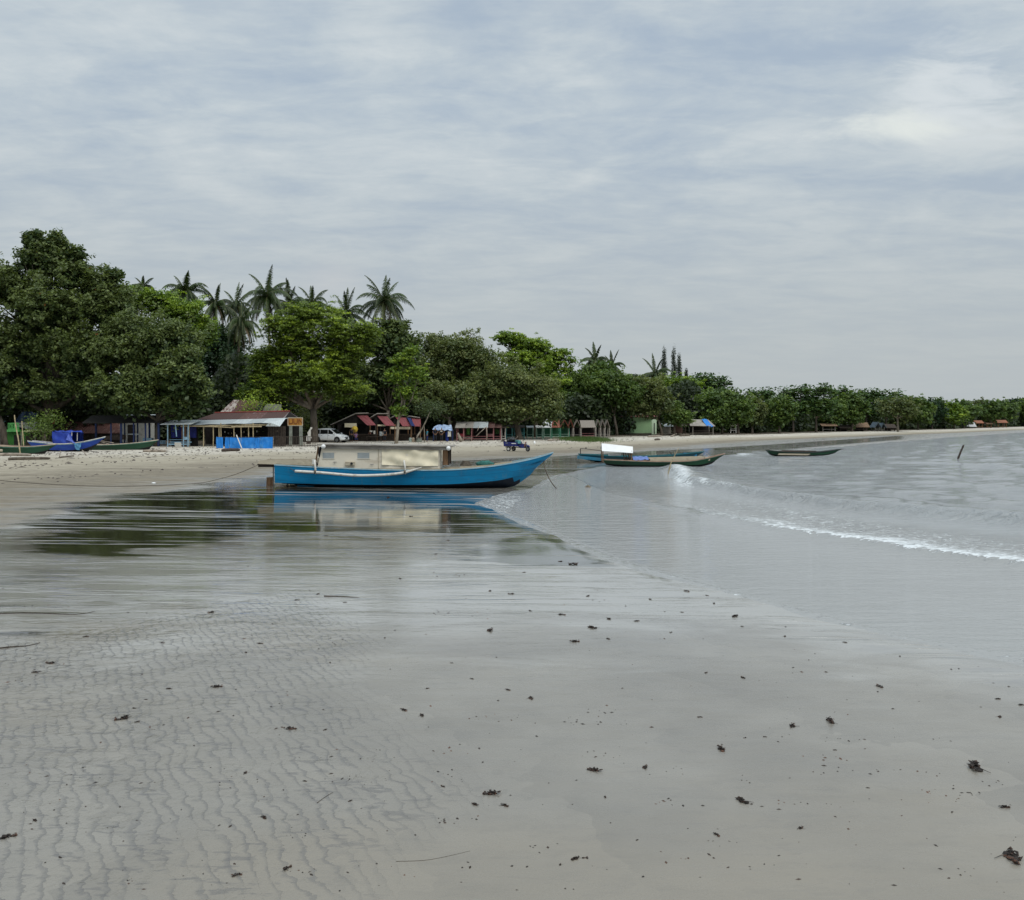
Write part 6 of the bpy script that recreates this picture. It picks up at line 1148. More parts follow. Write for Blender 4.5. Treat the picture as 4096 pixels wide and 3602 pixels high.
o = thing('green_cloth', 'bright green cloth hanging inside the second red plank shack', 'cloth', P(468.5, 431, 122.6)); mb = MB(o.location); mb.cloth([P(466.6, 434.6, 122.6), P(470, 434.6, 122.6), P(470, 428.2, 122.6), P(466.6, 428.2, 122.6)], 5, 6, .05, .02, 4); mb.build('cloth', mat('leaf_green_cloth', (.08, .22, .05), .8, .3, 8), o)
o = thing('green_cloth', 'dull green cloth hanging inside the fifth red plank shack', 'cloth', P(497, 432, 127)); mb = MB(o.location); mb.cloth([P(495, 434, 127.2), P(499.4, 434, 127.2), P(499.4, 429.4, 127.2), P(495, 429.4, 127.2)], 5, 6, .05, .02, 5); mb.build('cloth', mat('dull_green_cloth', (.05, .12, .035), .8, .3, 8), o)
o = thing('forked_pole', 'pale forked branch pole in front of the widest red shack', 'pole', at(487, 119)); mb = MB(o.location); mb.tube([at(487, 119), P(486.8, 432, 119), P(486.5, 426.5, 119)], [.08, .07, .05], 6); mb.tube([P(475.8, 436.4, 119), P(481, 431.6, 119), P(486, 427, 119)], [.06, .05, .05], 6); mb.tube([P(479, 426, 119), P(477.6, 430.5, 119), P(476, 433, 119)], [.03, .04, .03], 5); mb.build('branch', DRIFT, o, True)
o = thing('wooden_bench', 'low grey plank bench in front of the red shacks', 'bench', at(467.5, 119)); part(o, 'seat', DRIFT, lambda mb: mb.box((0, 0, .42), (1.25, .3, .05), .1)); [part(o, 'leg', DRIFT, lambda mb: mb.box((x, 0, .2), (.06, .26, .4))) for x in (-.5, .5)]
# thick trunk with stump at 452
o = thing('tree_stump', 'pale broken stump leaning at the foot of the thick trunk', 'stump', at(459, 116.5)); mb = MB(o.location); mb.tube([at(461.6, 116.5), P(459.6, 437.6, 116.5), P(457.8, 432.8, 116.5)], [.24, .2, .08], 8); mb.build('stump', BARKP, o, True)
# teal and green huts
GG = 'green post huts in a row'
gl = ['teal post hut half hidden by the dark trunk behind the blue cargo trike', 'teal post hut with a wide teal side board behind the trike', 'green post hut with white posts just right of the trike', 'green hut with a white platform above the white bag', 'green hut below the bright white roof sheet', 'green hut with plain rust red roof', 'green hut with small rust red gable beside the grey thatched huts']
gs = [(506.5, 512), (514, 524), (527, 533), (536.4, 542.4), (543.6, 550.5), (551.6, 559), (560, 568.5)]
TEALP = mat('teal_painted_post', (.10, .33, .33), .7, .3, 4, .3, 20, dirt=(.3, .36, .33), dirt_amt=.6)
PGREEN = mat('pale_green_post', (.28, .42, .33), .7, .3, 4, .3, 20, dirt=(.15, .3, .2), dirt_amt=.6)
for i, ((a, c), lb) in enumerate(zip(gs, gl)):
    Yh = 130 + i * 1.2; roof = [DARKW, DARKW, ZINC, WHITEP, WHITE, RUSTR, RUSTR][i]
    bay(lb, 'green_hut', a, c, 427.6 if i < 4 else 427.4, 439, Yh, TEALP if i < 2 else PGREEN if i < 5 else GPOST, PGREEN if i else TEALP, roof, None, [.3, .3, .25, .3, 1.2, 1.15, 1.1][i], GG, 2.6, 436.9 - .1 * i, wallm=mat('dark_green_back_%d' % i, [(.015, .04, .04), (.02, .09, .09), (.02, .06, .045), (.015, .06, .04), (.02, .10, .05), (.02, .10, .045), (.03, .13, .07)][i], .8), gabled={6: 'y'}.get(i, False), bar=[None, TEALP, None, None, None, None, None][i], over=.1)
o = thing('zinc_sheet', 'pale zinc sheet with rust leaning between the white roof and red roof', 'roof sheet', P(548, 424, 134)); mb = MB(o.location); mb.slab([P(545.5, 428.2, 134), P(549.5, 427.6, 134), P(553.5, 419.2, 135), P(547.6, 419.0, 135)], .04); mb.build('sheet', ZINC, o)
TG = 'grey thatched huts in a row'
tl = [(568, 572.6, 'y', 'first thatched hut, rust-streaked gable touching the green huts'), (573.2, 580, 'y', 'thatched hut with sharp dark gable left of the wide thatched roof'), (580.8, 594.6, 'x', 'widest thatched hut, long ragged thatch slope and pink bench rail'), (595.2, 599.4, 'y', 'small thatched hut just right of the wide thatched roof'), (600, 603.8, 'y', 'small thatched hut second right of the wide thatched roof'), (604.4, 608.6, 'y', 'last thatched hut beside the trunk and pale green house')]
for i, (a, c, g, lb) in enumerate(tl):
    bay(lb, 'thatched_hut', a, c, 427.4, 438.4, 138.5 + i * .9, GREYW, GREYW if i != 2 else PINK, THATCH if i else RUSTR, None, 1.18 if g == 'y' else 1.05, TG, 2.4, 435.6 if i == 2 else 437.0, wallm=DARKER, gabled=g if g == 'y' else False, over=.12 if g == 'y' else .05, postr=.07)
# pale green house
Yg = 166; bg = at(636, Yg); gh_ = thing('pale_green_house', 'pale green plastered house with dark window and red roof corner', 'house', bg); wx = lambda px: (px - 636) / F * Yg; wz = lambda py: H(py, Yg, bg.z)
hw_ = wz(416.6)
part(gh_, 'wall', GWALL, lambda mb: mb.hexa([(wx(612.5), 0, 0), (wx(651.6), 0, 0), (wx(659.6), 3.5, 0), (wx(622), 7, 0), (wx(612.5), 0, hw_), (wx(651.6), 0, hw_), (wx(659.6), 3.5, hw_), (wx(622), 7, hw_)]))
part(gh_, 'plinth', mat('dark_damp_plinth', (.12, .10, .08), .9, .3, 3), lambda mb: mb.hexa([(wx(612.3), -.05, 0), (wx(651.7), -.05, 0), (wx(651.7), 0, 0), (wx(612.3), 0, 0), (wx(612.3), -.05, .22), (wx(651.7), -.05, .22), (wx(651.7), 0, .22), (wx(612.3), 0, .22)]))
wn = part(gh_, 'window', DARKER, lambda mb: mb.box((wx(627.8), -.02, wz(428.2)), (wx(630.2) - wx(625.4), .08, wz(424.6) - wz(431.8)))); part(wn, 'frame', GREYW, lambda mb: [mb.box((wx(627.8), -.04, q), (.95, .06, .06)) for q in (wz(424.4), wz(432))] + [mb.box((q, -.04, wz(428.2)), (.06, .06, wz(424.4) - wz(432))) for q in (wx(625.2), wx(630.4))])
part(gh_, 'end_face', mat('lighter_green_plaster', (.60, .74, .52), .8, .05, 2), lambda mb: mb.slab([(wx(651.8), -.02, 0), (wx(659.4), 3.3, 0), (wx(659.4), 3.3, hw_ - .05), (wx(651.8), -.02, hw_ - .05)], .05))  # slab of lighter green covering the whole short end wall
part(gh_, 'door', DARKER, lambda mb: mb.slab([(wx(655.0), 1.3, .1), (wx(656.5), 1.95, .1), (wx(656.5), 1.95, wz(422.8)), (wx(655.0), 1.3, wz(423.4))], .06))
part(gh_, 'roof', mat('red_house_roof', (.26, .10, .08), .8, .25, 3, .4, 10), lambda mb: (mb.slab([(wx(611), -.5, hw_ - .02), (wx(652.5), -.5, hw_ - .02), (wx(652), 3.6, wz(411)), (wx(618), 3.6, wz(411))], .08), mb.slab([(wx(652), -.5, hw_ - .02), (wx(661.8), 3.9, hw_ - .02), (wx(652.2), 3.6, wz(411)), (wx(652), 3.5, wz(411))], .08)))
# posts of low huts right of the house, then the blue-topped hut
bay('low pale hut behind the small tree, right of the pale green house', 'low_hut', 664, 672, 426.4, 434.6, 166, GREYW, GREYW, ZINC, None, .5, None, 3, 433.4, wallm=GREYW)
bay('low hut with a red board beside the blue-topped hut', 'low_hut', 674, 684, 425.6, 434, 168, DARKW, DARKW, DARKW, None, .5, None, 3, 433, wallm=mat('dull_red_board', (.20, .11, .09), .8, .3, 3))
Ybt = 168; o = bay('open hut whose dark roof carries a bright blue tarpaulin', 'tarped_hut', 691, 711, 426.4, 434.4, Ybt, GREYW, DARKW, None, None, .3, None, 3.5, 432.6, wallm=DARKER); k = Ybt / F; zf = lambda py: H(py, Ybt, o.location.z); xf = lambda px: (px - 701) * k
part(o, 'roof', GREYW, lambda mb: (mb.slab([(xf(688), -2, zf(425.6)), (xf(713), -2, zf(426)), (xf(709), .6, zf(419.6)), (xf(690), .6, zf(419.4))], .07), mb.slab([(xf(709), .6, zf(419.6)), (xf(690), .6, zf(419.4)), (xf(688), 3, zf(425)), (xf(713), 3, zf(425))][::-1], .07)))
mb = MB(); mb.cloth([(xf(704.6), -2.1, zf(426.0)), (xf(711.2), -2.1, zf(426.6)), (xf(706.4), .2, zf(419.0)), (xf(701.4), .2, zf(419.0))], 10, 8, .10, .05, 2); mb.build('blue_tarp', BTARP, o, True)
o = bay('small white framed shelter beside the broad light olive tree', 'white_shelter', 729.4, 734.8, 426, 432, 184, WHITEP, WHITEP, GREYW, None, .5, None, 2, 430.4, kind='shelter')
# far huts
def farhut(label, px0, px1, yt, ye, Y, rm, pm, gab='x', wall=None):
    b = at((px0 + px1) / 2, Y); o = thing('far_hut', label, 'hut', b, 0, 'huts along the far beach'); k = Y / F; w = (px1 - px0) * k; he = H(ye, Y, b.z); hr = H(yt, Y, b.z)
    for s in (-1, 1):
        for y in (-1, 1): part(o, 'post', pm, lambda mb: mb.box((s * w * .45, y * 1.2, he / 2), (.16, .16, he)))
    part(o, 'roof', rm, lambda mb: gable(mb, w, 3, he, hr, gab, .3, .1)); part(o, 'platform', pm, lambda mb: mb.box((0, 0, .5), (w * .9, 2.6, .1)))
    if wall: part(o, 'back_wall', wall, lambda mb: mb.box((0, 1.3, he / 2), (w * .85, .08, he)))
TANR = mat('tan_roof', (.20, .13, .08), .85, .3, 3, .4, 10); BLUR = mat('slate_blue_sheet', (.16, .21, .25), .6, .2, 3)
for a in (('pale open-frame hut with tan roof, first hut past the light olive tree', 820.5, 834, 423.4, 425.4, 219, TANR, GREYW, 'x', None), ('low dark hut half hidden in the tree shade of the far beach', 838, 849, 425, 427.4, 224, DARKW, DARKW, 'x', DARKER), ('hut with an orange-brown roof and grey slope, middle of the far beach', 852, 866, 422.4, 426.6, 227, TANR, DARKW, 'x', DARKER), ('slate blue pointed tent-like hut on the far beach', 873, 878, 422, 427, 231, BLUR, GREYW, 'y', None), ('smaller slate blue tent-like hut beside a taller one', 879, 882.6, 422.8, 427, 232, BLUR, GREYW, 'y', None), ('dark low hut behind the pale far trunk', 885, 893, 424, 427.4, 236, DARKW, DARKW, 'x', DARKER), ('far orange pyramid-roofed hut next to the white vehicle', 974, 981, 420.4, 422.8, 335, TILEO, BROWNW, 'x', None), ('small far hut with straw coloured roof between two orange roofs', 985, 990, 422.4, 423.6, 345, TANR, BROWNW, 'x', None), ('farthest orange-roofed hut at the right', 996, 1005, 420.0, 422.4, 355, TILEO, BROWNW, 'x', None)): farhut(*a)
o = thing('parked_van', 'white van parked by the far orange-roofed hut', 'van', at(969.5, 332)); part(o, 'body', CARW, lambda mb: (mb.hexa([(-2.2, -.9, .35), (2.2, -.9, .35), (2.2, .9, .35), (-2.2, .9, .35), (-2.2, -.85, 1.9), (1.3, -.85, 1.9), (1.3, .85, 1.9), (-2.2, .85, 1.9)])), bevel=.08); part(o, 'side_window', GLASS, lambda mb: mb.box((-.4, -.885, 1.45), (2.6, .04, .45))); [part(o, 'wheel', BLACK, lambda mb: mb.tube([(x, y - .08, .33), (x, y + .08, .33)], .33, 12)) for x in (-1.4, 1.4) for y in (-.8, .8)]
# pale bare trunk on the far beach
tree('wide low grey-green tree with pale forking trunk among the far huts', 229, 898, [(886, 409, 12, 8), (905, 411, 14, 8), (896, 404, 14, 6)], 'olive', .9, tr=.3, bark=BARKP, subs=4, group='far belt of shore trees')

# ------------------------------------------------------------------ people
def skinned(name, chain, parent, m, sub=1):
    """chain: list of (x, y, z, radius, parent index); one continuous body"""
    bm = bmesh.new(); lay = bm.verts.layers.skin.verify(); vs = []
    for i, (x, y, z, r, p) in enumerate(chain):
        v = bm.verts.new((x, y, z)); v[lay].radius = (r, r) if not isinstance(r, tuple) else r; v[lay].use_root = (i == 0); vs.append(v)
        if p is not None: bm.edges.new((vs[p], v))
    me = bpy.data.meshes.new(name); bm.to_mesh(me); bm.free(); me.materials.append(m); o = bpy.data.objects.new(name, me); COL.objects.link(o); o.parent = parent
    md = o.modifiers.new('skin', 'SKIN'); md.use_smooth_shade = True; sb = o.modifiers.new('smooth', 'SUBSURF'); sb.levels = sub; sb.render_levels = sub
    return o
def person(label, p, rz, shirt, trous, pose='stand', h=1.62, group=None):
    o = thing('person', label, 'person', p, rz, group); k = h / 1.70
    if pose == 'sit': hipz, kn, ft = .48, .42, .42
    else: hipz, kn, ft = .90, 0, 0
    def sc(l): return [(x * k, y * k, z * k, (r * k if not isinstance(r, tuple) else (r[0] * k, r[1] * k)), q) for x, y, z, r, q in l]
    t0 = hipz; body = [(0, 0, t0, (.13, .10), None), (0, 0, t0 + .18, (.12, .09), 0), (0, .0, t0 + .38, (.15, .10), 1), (0, 0, t0 + .53, (.12, .08), 2), (0, -.01, t0 + .59, .05, 3), (0, -.02, t0 + .64, .06, 4), (0, -.03, t0 + .73, (.085, .10), 5), (0, -.02, t0 + .80, .06, 6), (0, -.13, t0 + .69, .014, 6)]
    arm = {'stand': [(.20, 0, .50, .05), (.25, .0, .26, .04), (.24, -.08, .02, .032), (.24, -.12, -.08, .03)], 'akimbo': [(.20, 0, .50, .05), (.34, .04, .27, .04), (.17, -.10, .10, .03), (.14, -.14, .06, .03)], 'sit': [(.20, 0, .50, .05), (.25, -.04, .26, .04), (.20, -.26, .18, .032), (.18, -.34, .18, .03)]}[pose]
    for s in (-1, 1):
        q = 3
        for (x, y, z, r) in arm: body.append((s * x, y, t0 + z, r, q)); q = len(body) - 1
        hnd = q
        for f_, (dx, dl) in enumerate(((-.03, .07), (-.012, .085), (.006, .08), (.022, .065))): body.append((s * (arm[-1][0] + dx * .8), arm[-1][1] - .01, t0 + arm[-1][2] - dl, .009, hnd))
        body.append((s * (arm[-1][0] - .04), arm[-1][1] - .03, t0 + arm[-1][2] - .02, .010, hnd))
        body.append((s * .09, 0, t0 - .04, .095, 0)); q = len(body) - 1
        leg = [(.10, -.02, .47, .062), (.10, .0, .10, .042), (.10, -.02, .05, .045), (.11, -.16, .03, .035)] if pose != 'sit' else [(.12, -.42, .46, .062), (.12, -.44, .12, .042), (.12, -.46, .05, .045), (.12, -.58, .03, .035)]
        for (x, y, z, r) in leg: body.append((s * x, y, z, r, q)); q = len(body) - 1
    b = skinned('body', sc(body), o, SKIN)
    sh = [(0, 0, t0 - .02, (.150, .118), None), (0, 0, t0 + .18, (.142, .11), 0), (0, 0, t0 + .38, (.172, .118), 1), (0, 0, t0 + .54, (.12, .085), 2)]
    for s in (-1, 1): sh += [(s * .20, 0, t0 + .51, .072, 2), (s * (arm[1][0] * .5 + .10), arm[1][1] * .5, t0 + .37, .066, len(sh))]
    skinned('shirt', sc(sh), o, shirt)
    tr = [(0, 0, t0, (.155, .12), None)]
    for s in (-1, 1):
        a = len(tr); tr += [(s * .095, 0, t0 - .10, .112, 0)]
        if pose == 'sit': tr += [(s * .12, -.42, .46, .078, a), (s * .12, -.44, .20, .065, a + 1)]
        else: tr += [(s * .10, -.02, .47, .080, a), (s * .10, 0, .14, .066, a + 1)]
    skinned('trousers', sc(tr), o, trous)
    skinned('hair', sc([(0, .015, t0 + .78, (.092, .10), None), (0, .05, t0 + .72, (.085, .06), 0), (0, .06, t0 + .66, .05, 1)]), o, HAIR)
    return o
person('person in a sky blue shirt and dark trousers standing side-on, facing left', at(427.2, 114), R(-70), CYANS, NAVYC, 'stand', 1.52)
person('person in dark clothes standing left of another before the tarp shelter', at(435.2, 115), R(10), DARKC, DARKC, 'akimbo', 1.72)
person('person in black with a white printed shirt front beside the tarp shelter', at(441.6, 115.3), R(-15), DARKC, DARKC, 'akimbo', 1.70)
mb = MB(); mb.cloth([(-.13, -.135, 1.20), (.13, -.135, 1.20), (.13, -.135, 1.36), (-.13, -.135, 1.36)], 4, 3, .008, .01, 2); mb.build('shirt_print', WHITEP, [o for o in COL.objects if o.get('label', '').startswith('person in black')][0])
person('person in dark clothes standing beside the yellow parasol', at(351.4, 113.4), R(20), DARKC, DARKC, 'stand', 1.68)
person('person in mauve sitting under the yellow parasol', at(355.8, 113.8), R(15), MAUVE, NAVYC, 'sit', 1.55)
person('dark-clothed person with pale shoes in front of the second maroon stall', at(384.6, 114.4), R(0), DARKC, DARKC, 'stand', 1.58)
person('person in dark red top sitting inside the first maroon stall', at(369.5, 117.6), R(-30), mat('dark_red_cloth', (.14, .03, .04), .85), DARKC, 'sit', 1.55)
o = thing('bed_frame_table', 'low wooden bench table in the second maroon stall', 'table', at(374, 114.8)); part(o, 'table_top', DARKW, lambda mb: mb.box((0, 0, .62), (1.9, .7, .05))); [part(o, 'leg', DARKW, lambda mb: mb.box((x, y, .3), (.06, .06, .6))) for x in (-.85, .85) for y in (-.28, .28)]
for i, (px, py, lb) in enumerate(((371.0, 430.5, 'white cap hanging in the first maroon stall'), (374.6, 430.6, 'white cloth hanging from the stall post below the awning edge'), (382, 431.6, 'grey towel hanging behind the dark-clothed person'))):
    p = P(px, py, 116.6); o = thing('hanging_cloth', lb, 'cloth', p); w = (.32, .28, .6)[i]; hh = (.18, .5, .5)[i]; mb = MB(); mb.cloth([(-w / 2, 0, -hh), (w / 2, 0, -hh), (w / 2, 0, 0), (-w / 2, 0, 0)], 6, 5, .03, .01, i); mb.build('cloth', WHITEP if i < 2 else GREYG, o)

# ------------------------------------------------------------------ cargo trike on the sand (blue tipper bed, rusty load)
pt = G(518.5, 451.0, .22); pt.z = gz(pt.x, pt.y); tk_ = thing('cargo_trike', 'dark blue three-wheeled cargo motorcycle loaded with black sacks on the sand', 'motor tricycle', pt, R(-32)); tk_.scale = (.80, .80, .80)
part(tk_, 'cargo_bed', TBLUE, lambda mb: (mb.box((-.75, 0, .62), (1.7, 1.12, .06)), [mb.box((-.75, s * .56, .86), (1.7, .04, .46)) for s in (-1, 1)], [mb.box((x, 0, .86), (.04, 1.16, .46)) for x in (-1.6, .10)]))
part(tk_, 'bed_stripe', WHITE, lambda mb: mb.box((-.28, -.586, .92), (.62, .012, .085))); part(tk_, 'bed_marks', GREYG, lambda mb: mb.box((-1.25, -.586, .96), (.30, .012, .05))); part(tk_, 'tailgate', TBLUE, lambda mb: mb.box((-1.66, 0, .84), (.05, 1.18, .56), 0, 0, 0, -.12))
part(tk_, 'chassis', BLACK, lambda mb: (mb.box((-.6, 0, .48), (2.1, .5, .10)), mb.box((.62, 0, .50), (.7, .30, .22)), mb.tube([(-1.0, -.55, .28), (-1.0, .55, .28)], .05, 8)))
part(tk_, 'driver_body', TBLUE, lambda mb: (mb.hexa([(.12, -.24, .42), (.95, -.16, .42), (.95, .16, .42), (.12, .24, .42), (.16, -.22, .78), (.90, -.12, .72), (.90, .12, .72), (.16, .22, .78)]), mb.box((.66, 0, .80), (.42, .26, .14)))); part(tk_, 'saddle', BLACK, lambda mb: mb.box((.30, 0, .86), (.44, .34, .10)), bevel=.03)
part(tk_, 'front_fork', STEEL, lambda mb: [mb.tube([(.98, s * .09, .98), (1.24, s * .09, .30)], .028, 6) for s in (-1, 1)]); part(tk_, 'handlebar', STEEL, lambda mb: mb.tube([(.82, -.36, 1.06), (.95, -.12, 1.02), (.95, .12, 1.02), (.82, .36, 1.06)], .018, 6)); part(tk_, 'headlight', LAMP, lambda mb: mb.ball((1.10, 0, .92), (.09, .11, .11), 0, 10, 8)); part(tk_, 'front_guard', TBLUE, lambda mb: mb.tube([(1.0, 0, .58), (1.16, 0, .66), (1.36, 0, .64), (1.52, 0, .50)], [.07, .10, .10, .06], 8)); part(tk_, 'leg_shield', mat('rust_orange_panel', (.34, .16, .10), .6, .2, 3), lambda mb: mb.slab([(.92, -.22, .55), (.92, .22, .55), (1.04, .18, 1.12), (1.04, -.18, 1.12)], .03))
for (x, y) in ((-1.0, -.56), (-1.0, .56), (1.26, 0)):
    w = part(tk_, 'wheel', BLACK, lambda mb: mb.tube([(x, y - .05, .28), (x, y - .035, .28), (x, y + .035, .28), (x, y + .05, .28)], [.23, .28, .28, .23], 20)); part(w, 'rim', STEEL if x > 0 else WHITEP, lambda mb: mb.tube([(x, y - .056, .28), (x, y + .056, .28)], .155, 16))
part(tk_, 'mudguard', BLACK, lambda mb: mb.box((-1.0, -.60, .58), (.62, .16, .03)))
mx = Matrix.Rotation(R(-32), 3, 'Z')
for i, (x, y, z, r, lb) in enumerate(((-1.2, .05, 1.18, (.40, .42, .28), 'big black sack on the back of the blue cargo trike'), (-.78, -.15, 1.30, (.36, .34, .30), 'tallest black sack in the middle of the blue cargo trike'), (-.32, .1, 1.12, (.34, .38, .24), 'black sack in front on the bed of the blue cargo trike'))):
    o = thing('black_sack', lb, 'sack', pt + mx @ Vector((x, y, z)) * .8, .3 * i, 'sacks on the cargo trike'); mb = MB(); mb.ball((0, 0, 0), Vector(r) * .8, 0, 14, 9)
    mb.v = [(a * (1 + .10 * math.sin(9 * c + 7 * b)), b * (1 + .10 * math.sin(8 * a + 5 * c)), c * (1 + .14 * math.sin(7 * a + 6 * b))) for a, b, c in mb.v]; mb.build('sack', mat('black_plastic_%d' % i, (.012, .014, .016), .35, .3, 6, .6, 8), o, True); part(o, 'knot', BLACK, lambda mb: mb.tube([(0, 0, r[2] * .7), (.05, 0, r[2] * .95)], [.05, .02], 6))
o = thing('crate', 'blue-green crate between the sacks and the handlebar of the trike', 'crate', pt + mx @ Vector((.02, -.12, .88)) * .8, R(-32)); part(o, 'crate_body', TEALP, lambda mb: mb.box((0, 0, .16), (.34, .44, .32))); part(o, 'handle', BLACK, lambda mb: mb.tube([(-.1, -.23, .22), (0, -.26, .24), (.1, -.23, .22)], .015, 5))
o = thing('bent_pole', 'pale bent branch poking up from the sacks on the trike', 'branch', pt + mx @ Vector((-.6, 0, 1.2)) * .8); mb = MB(); mb.tube([(-.1, 0, -.1), (.05, 0, .15), (.28, 0, .32), (.36, .02, .45)], .022, 6); mb.build('branch', DRIFT, o, True)

# ------------------------------------------------------------------ driftwood, bags, grass at the top of the beach
def log(label, pxa, pya, pxb, pyb, r, z=.42, m=None, name='driftwood_log', cat='log', bend=.15):
    a = G(pxa, pya, z); b = G(pxb, pyb, z); a.z = gz(a.x, a.y) + r * .7; b.z = gz(b.x, b.y) + r * .7; c = (a + b) / 2 + Vector((0, bend * 2, r * .5 * bend)); o = thing(name, label, cat, a); mb = MB(a); mb.tube(smooth_line([a, c, b], 8), [r * q for q in (.7, .95, 1, 1, 1, .95, .9, .8, .5)], 7); mb.build('trunk', m or DRIFT, o, True)
    return o
log('long straight pale driftwood log below the left green boat', -6, 455.3, 31, 455.4, .13, .42)
log('brown half-buried log lower on the sand, left of the boat', 8, 458.4, 50, 458.0, .12, .42, BARK)
log('driftwood log right of the pale-rimmed boat bow', 143, 451.4, 166, 451.6, .12, .45)
log('thin driftwood stick lying under the crooked stick', 60, 456.6, 74, 455.4, .07, .43, BARK)
log('dark log lying before the blue tarpaulin screen', 222, 450.6, 240, 450.2, .16, .46, DARKW)
log('pale log at the foot of the teal huts, right of the trike', 548, 441.2, 560, 440.6, .16, .40)
log('tangle of grey driftwood, longest piece leaning up', 671, 437.2, 681, 434.6, .12, .42)
log('dark driftwood piece at the right of the driftwood tangle', 680, 436.6, 690, 436.4, .18, .42, BARK)
log('low pale log lying between the house and the tangle', 648, 437.8, 662, 437.0, .15, .40)
log('dark small stranded log before the pale green house', 655, 440.2, 660, 440.0, .16, .35, BARK)
log('dark small log before the grey thatched huts', 570, 440.8, 577, 440.6, .14, .4, BARK)
def lump(label, px, py, z, sz, m, name, cat, seed=0):
    p = G(px, py, z); p.z = gz(p.x, p.y); o = thing(name, label, cat, p, seed); mb = MB(); mb.ball((0, 0, sz[2] * .55), sz, 0, 12, 8)
    mb.v = [(a * (1 + .16 * math.sin(9 * b / sz[1] * .4 + seed)), b * (1 + .16 * math.sin(5 * a / sz[0] + seed)), c * (1 + .2 * math.sin(4 * a / sz[0] + 3 * b / sz[1] + seed))) for a, b, c in mb.v]; mb.build(name + '_body', m, o, True); return o
lump('white plastic bag lying on the sand right of the cargo trike', 534.6, 443.6, .38, (.16, .12, .22), WHITE, 'plastic_bag', 'bag', 1)
lump('white scrap lying alone on the damp sand left of the big boat', 153.5, 482.4, .2, (.14, .10, .03), WHITE, 'plastic_scrap', 'scrap', 2)
lump('dark heap of seaweed on the sand above the boat cabin', 503, 441.8, .42, (.30, .22, .12), LITTER, 'seaweed_heap', 'seaweed', 3)
lump('round brown stone half sunk in the shallow swash', 588, 487.2, .0, (.17, .13, .085), STONE, 'stone', 'stone', 4)
lump('rounded wet rock showing in the surf below the green bow', 699, 464.8, .0, (.45, .3, .16), STONE, 'rock', 'rock', 5)
def grass(label, px, py, w, d, n, z=.45):
    r = np.random.default_rng(int(px)); c = G(px, py, z); x = c.x + r.normal(size=n) * w / 2.4; y = c.y + r.normal(size=n) * d / 2.4; zb = zones(x, y)[1]; h = .18 + .22 * r.random(n); a = r.uniform(0, 6.28, n); dx, dy = np.cos(a) * .02, np.sin(a) * .02; lx, ly = r.normal(size=n) * .1, r.normal(size=n) * .1
    V = np.stack([np.stack([x - dx, y - dy, zb], 1), np.stack([x + dx, y + dy, zb], 1), np.stack([x + dx * .4 + lx, y + dy * .4 + ly, zb + h], 1), np.stack([x - dx * .4 + lx, y - dy * .4 + ly, zb + h], 1)], 1).reshape(-1, 3)
    cc = np.array((.07, .12, .03)) * (.6 + .9 * r.random((n, 1))); o = np_mesh('beach_grass', V, np.arange(4 * n).reshape(-1, 4), LEAF, None, np.repeat(np.concatenate([cc, np.ones((n, 1))], 1), 4, 0)); tag(o, label, 'grass', kind='stuff')
grass('green grass patch on the sand before the grey thatched huts', 585, 439.8, 3.6, 9, 7000); grass('low grass strip on the sand under the broad light olive tree', 738, 432.2, 5, 12, 5000)
# ------------------------------------------------------------------ litter on the wet sand
def clump_mesh(seed, n=16, s=1.0, tall=1.0):
    r = random.Random(seed); mb = MB()
    for i in range(n):
        a = r.uniform(0, 6.28); d = r.uniform(0, .8) * s; x, y = math.cos(a) * d * 1.1, math.sin(a) * d * .45; z = r.uniform(.0, .16) * s * tall; L = r.uniform(.2, .5) * s; w = L * r.uniform(.4, .75); b = r.uniform(0, 6.28); tl = r.uniform(-.4, .7)
        u = Vector((math.cos(b), math.sin(b), tl)).normalized(); v = Vector((-math.sin(b), math.cos(b), r.uniform(-.4, .4))).normalized(); p = Vector((x, y, z + .03 * s)); up = Vector((0, 0, .10 * s * r.uniform(0, 1)))
        mb.slab([p - u * L / 2, p + v * w / 2 + up, p + u * L / 2, p - v * w / 2 + up], .02 * s)
    for i in range(1):
        a = r.uniform(0, 6.28); mb.tube([(0, 0, .05 * s), (math.cos(a) * .5 * s, math.sin(a) * .5 * s, .14 * s * r.random() * tall), (math.cos(a + .3) * 1.1 * s, math.sin(a + .3) * 1.0 * s, .03 * s)], [.03 * s, .022 * s, .01 * s], 4)
    for k in range(5): mb.ball((r.uniform(-.6, .6) * s, r.uniform(-.25, .25) * s, .03 * s), (r.uniform(.15, .35) * s, r.uniform(.12, .25) * s, r.uniform(.06, .14) * s * tall), 0, 7, 5)
    return mb
CG = 'dark leaf and seaweed clumps scattered on the wet sand'
protos = []
def clump(px, py, wpx, label=None, k=None, tall=1.0):
    p = G(px, py, .02); p.z = gz(p.x, p.y); s = wpx / F * p.y / 1.25; k = rnd.randrange(5) if k is None else k
    o = bpy.data.objects.new('leaf_clump', protos[k]); COL.objects.link(o); o.location = p; o.rotation_euler = (0, 0, rnd.uniform(0, 6.28)); o.scale = (s, s, s * tall)
    tag(o, label or 'small dark clump of dead leaves and weed on the wet sand', 'seaweed', CG); return o
for k in range(5):
    mb = clump_mesh(40 + k, 22 + 3 * k, 1.0, 1.0 + .3 * (k == 2)); me = bpy.data.meshes.new('leaf_clump'); me.from_pydata(mb.v, [], mb.f); me.materials.append(LITTER); me.update(); protos.append(me)
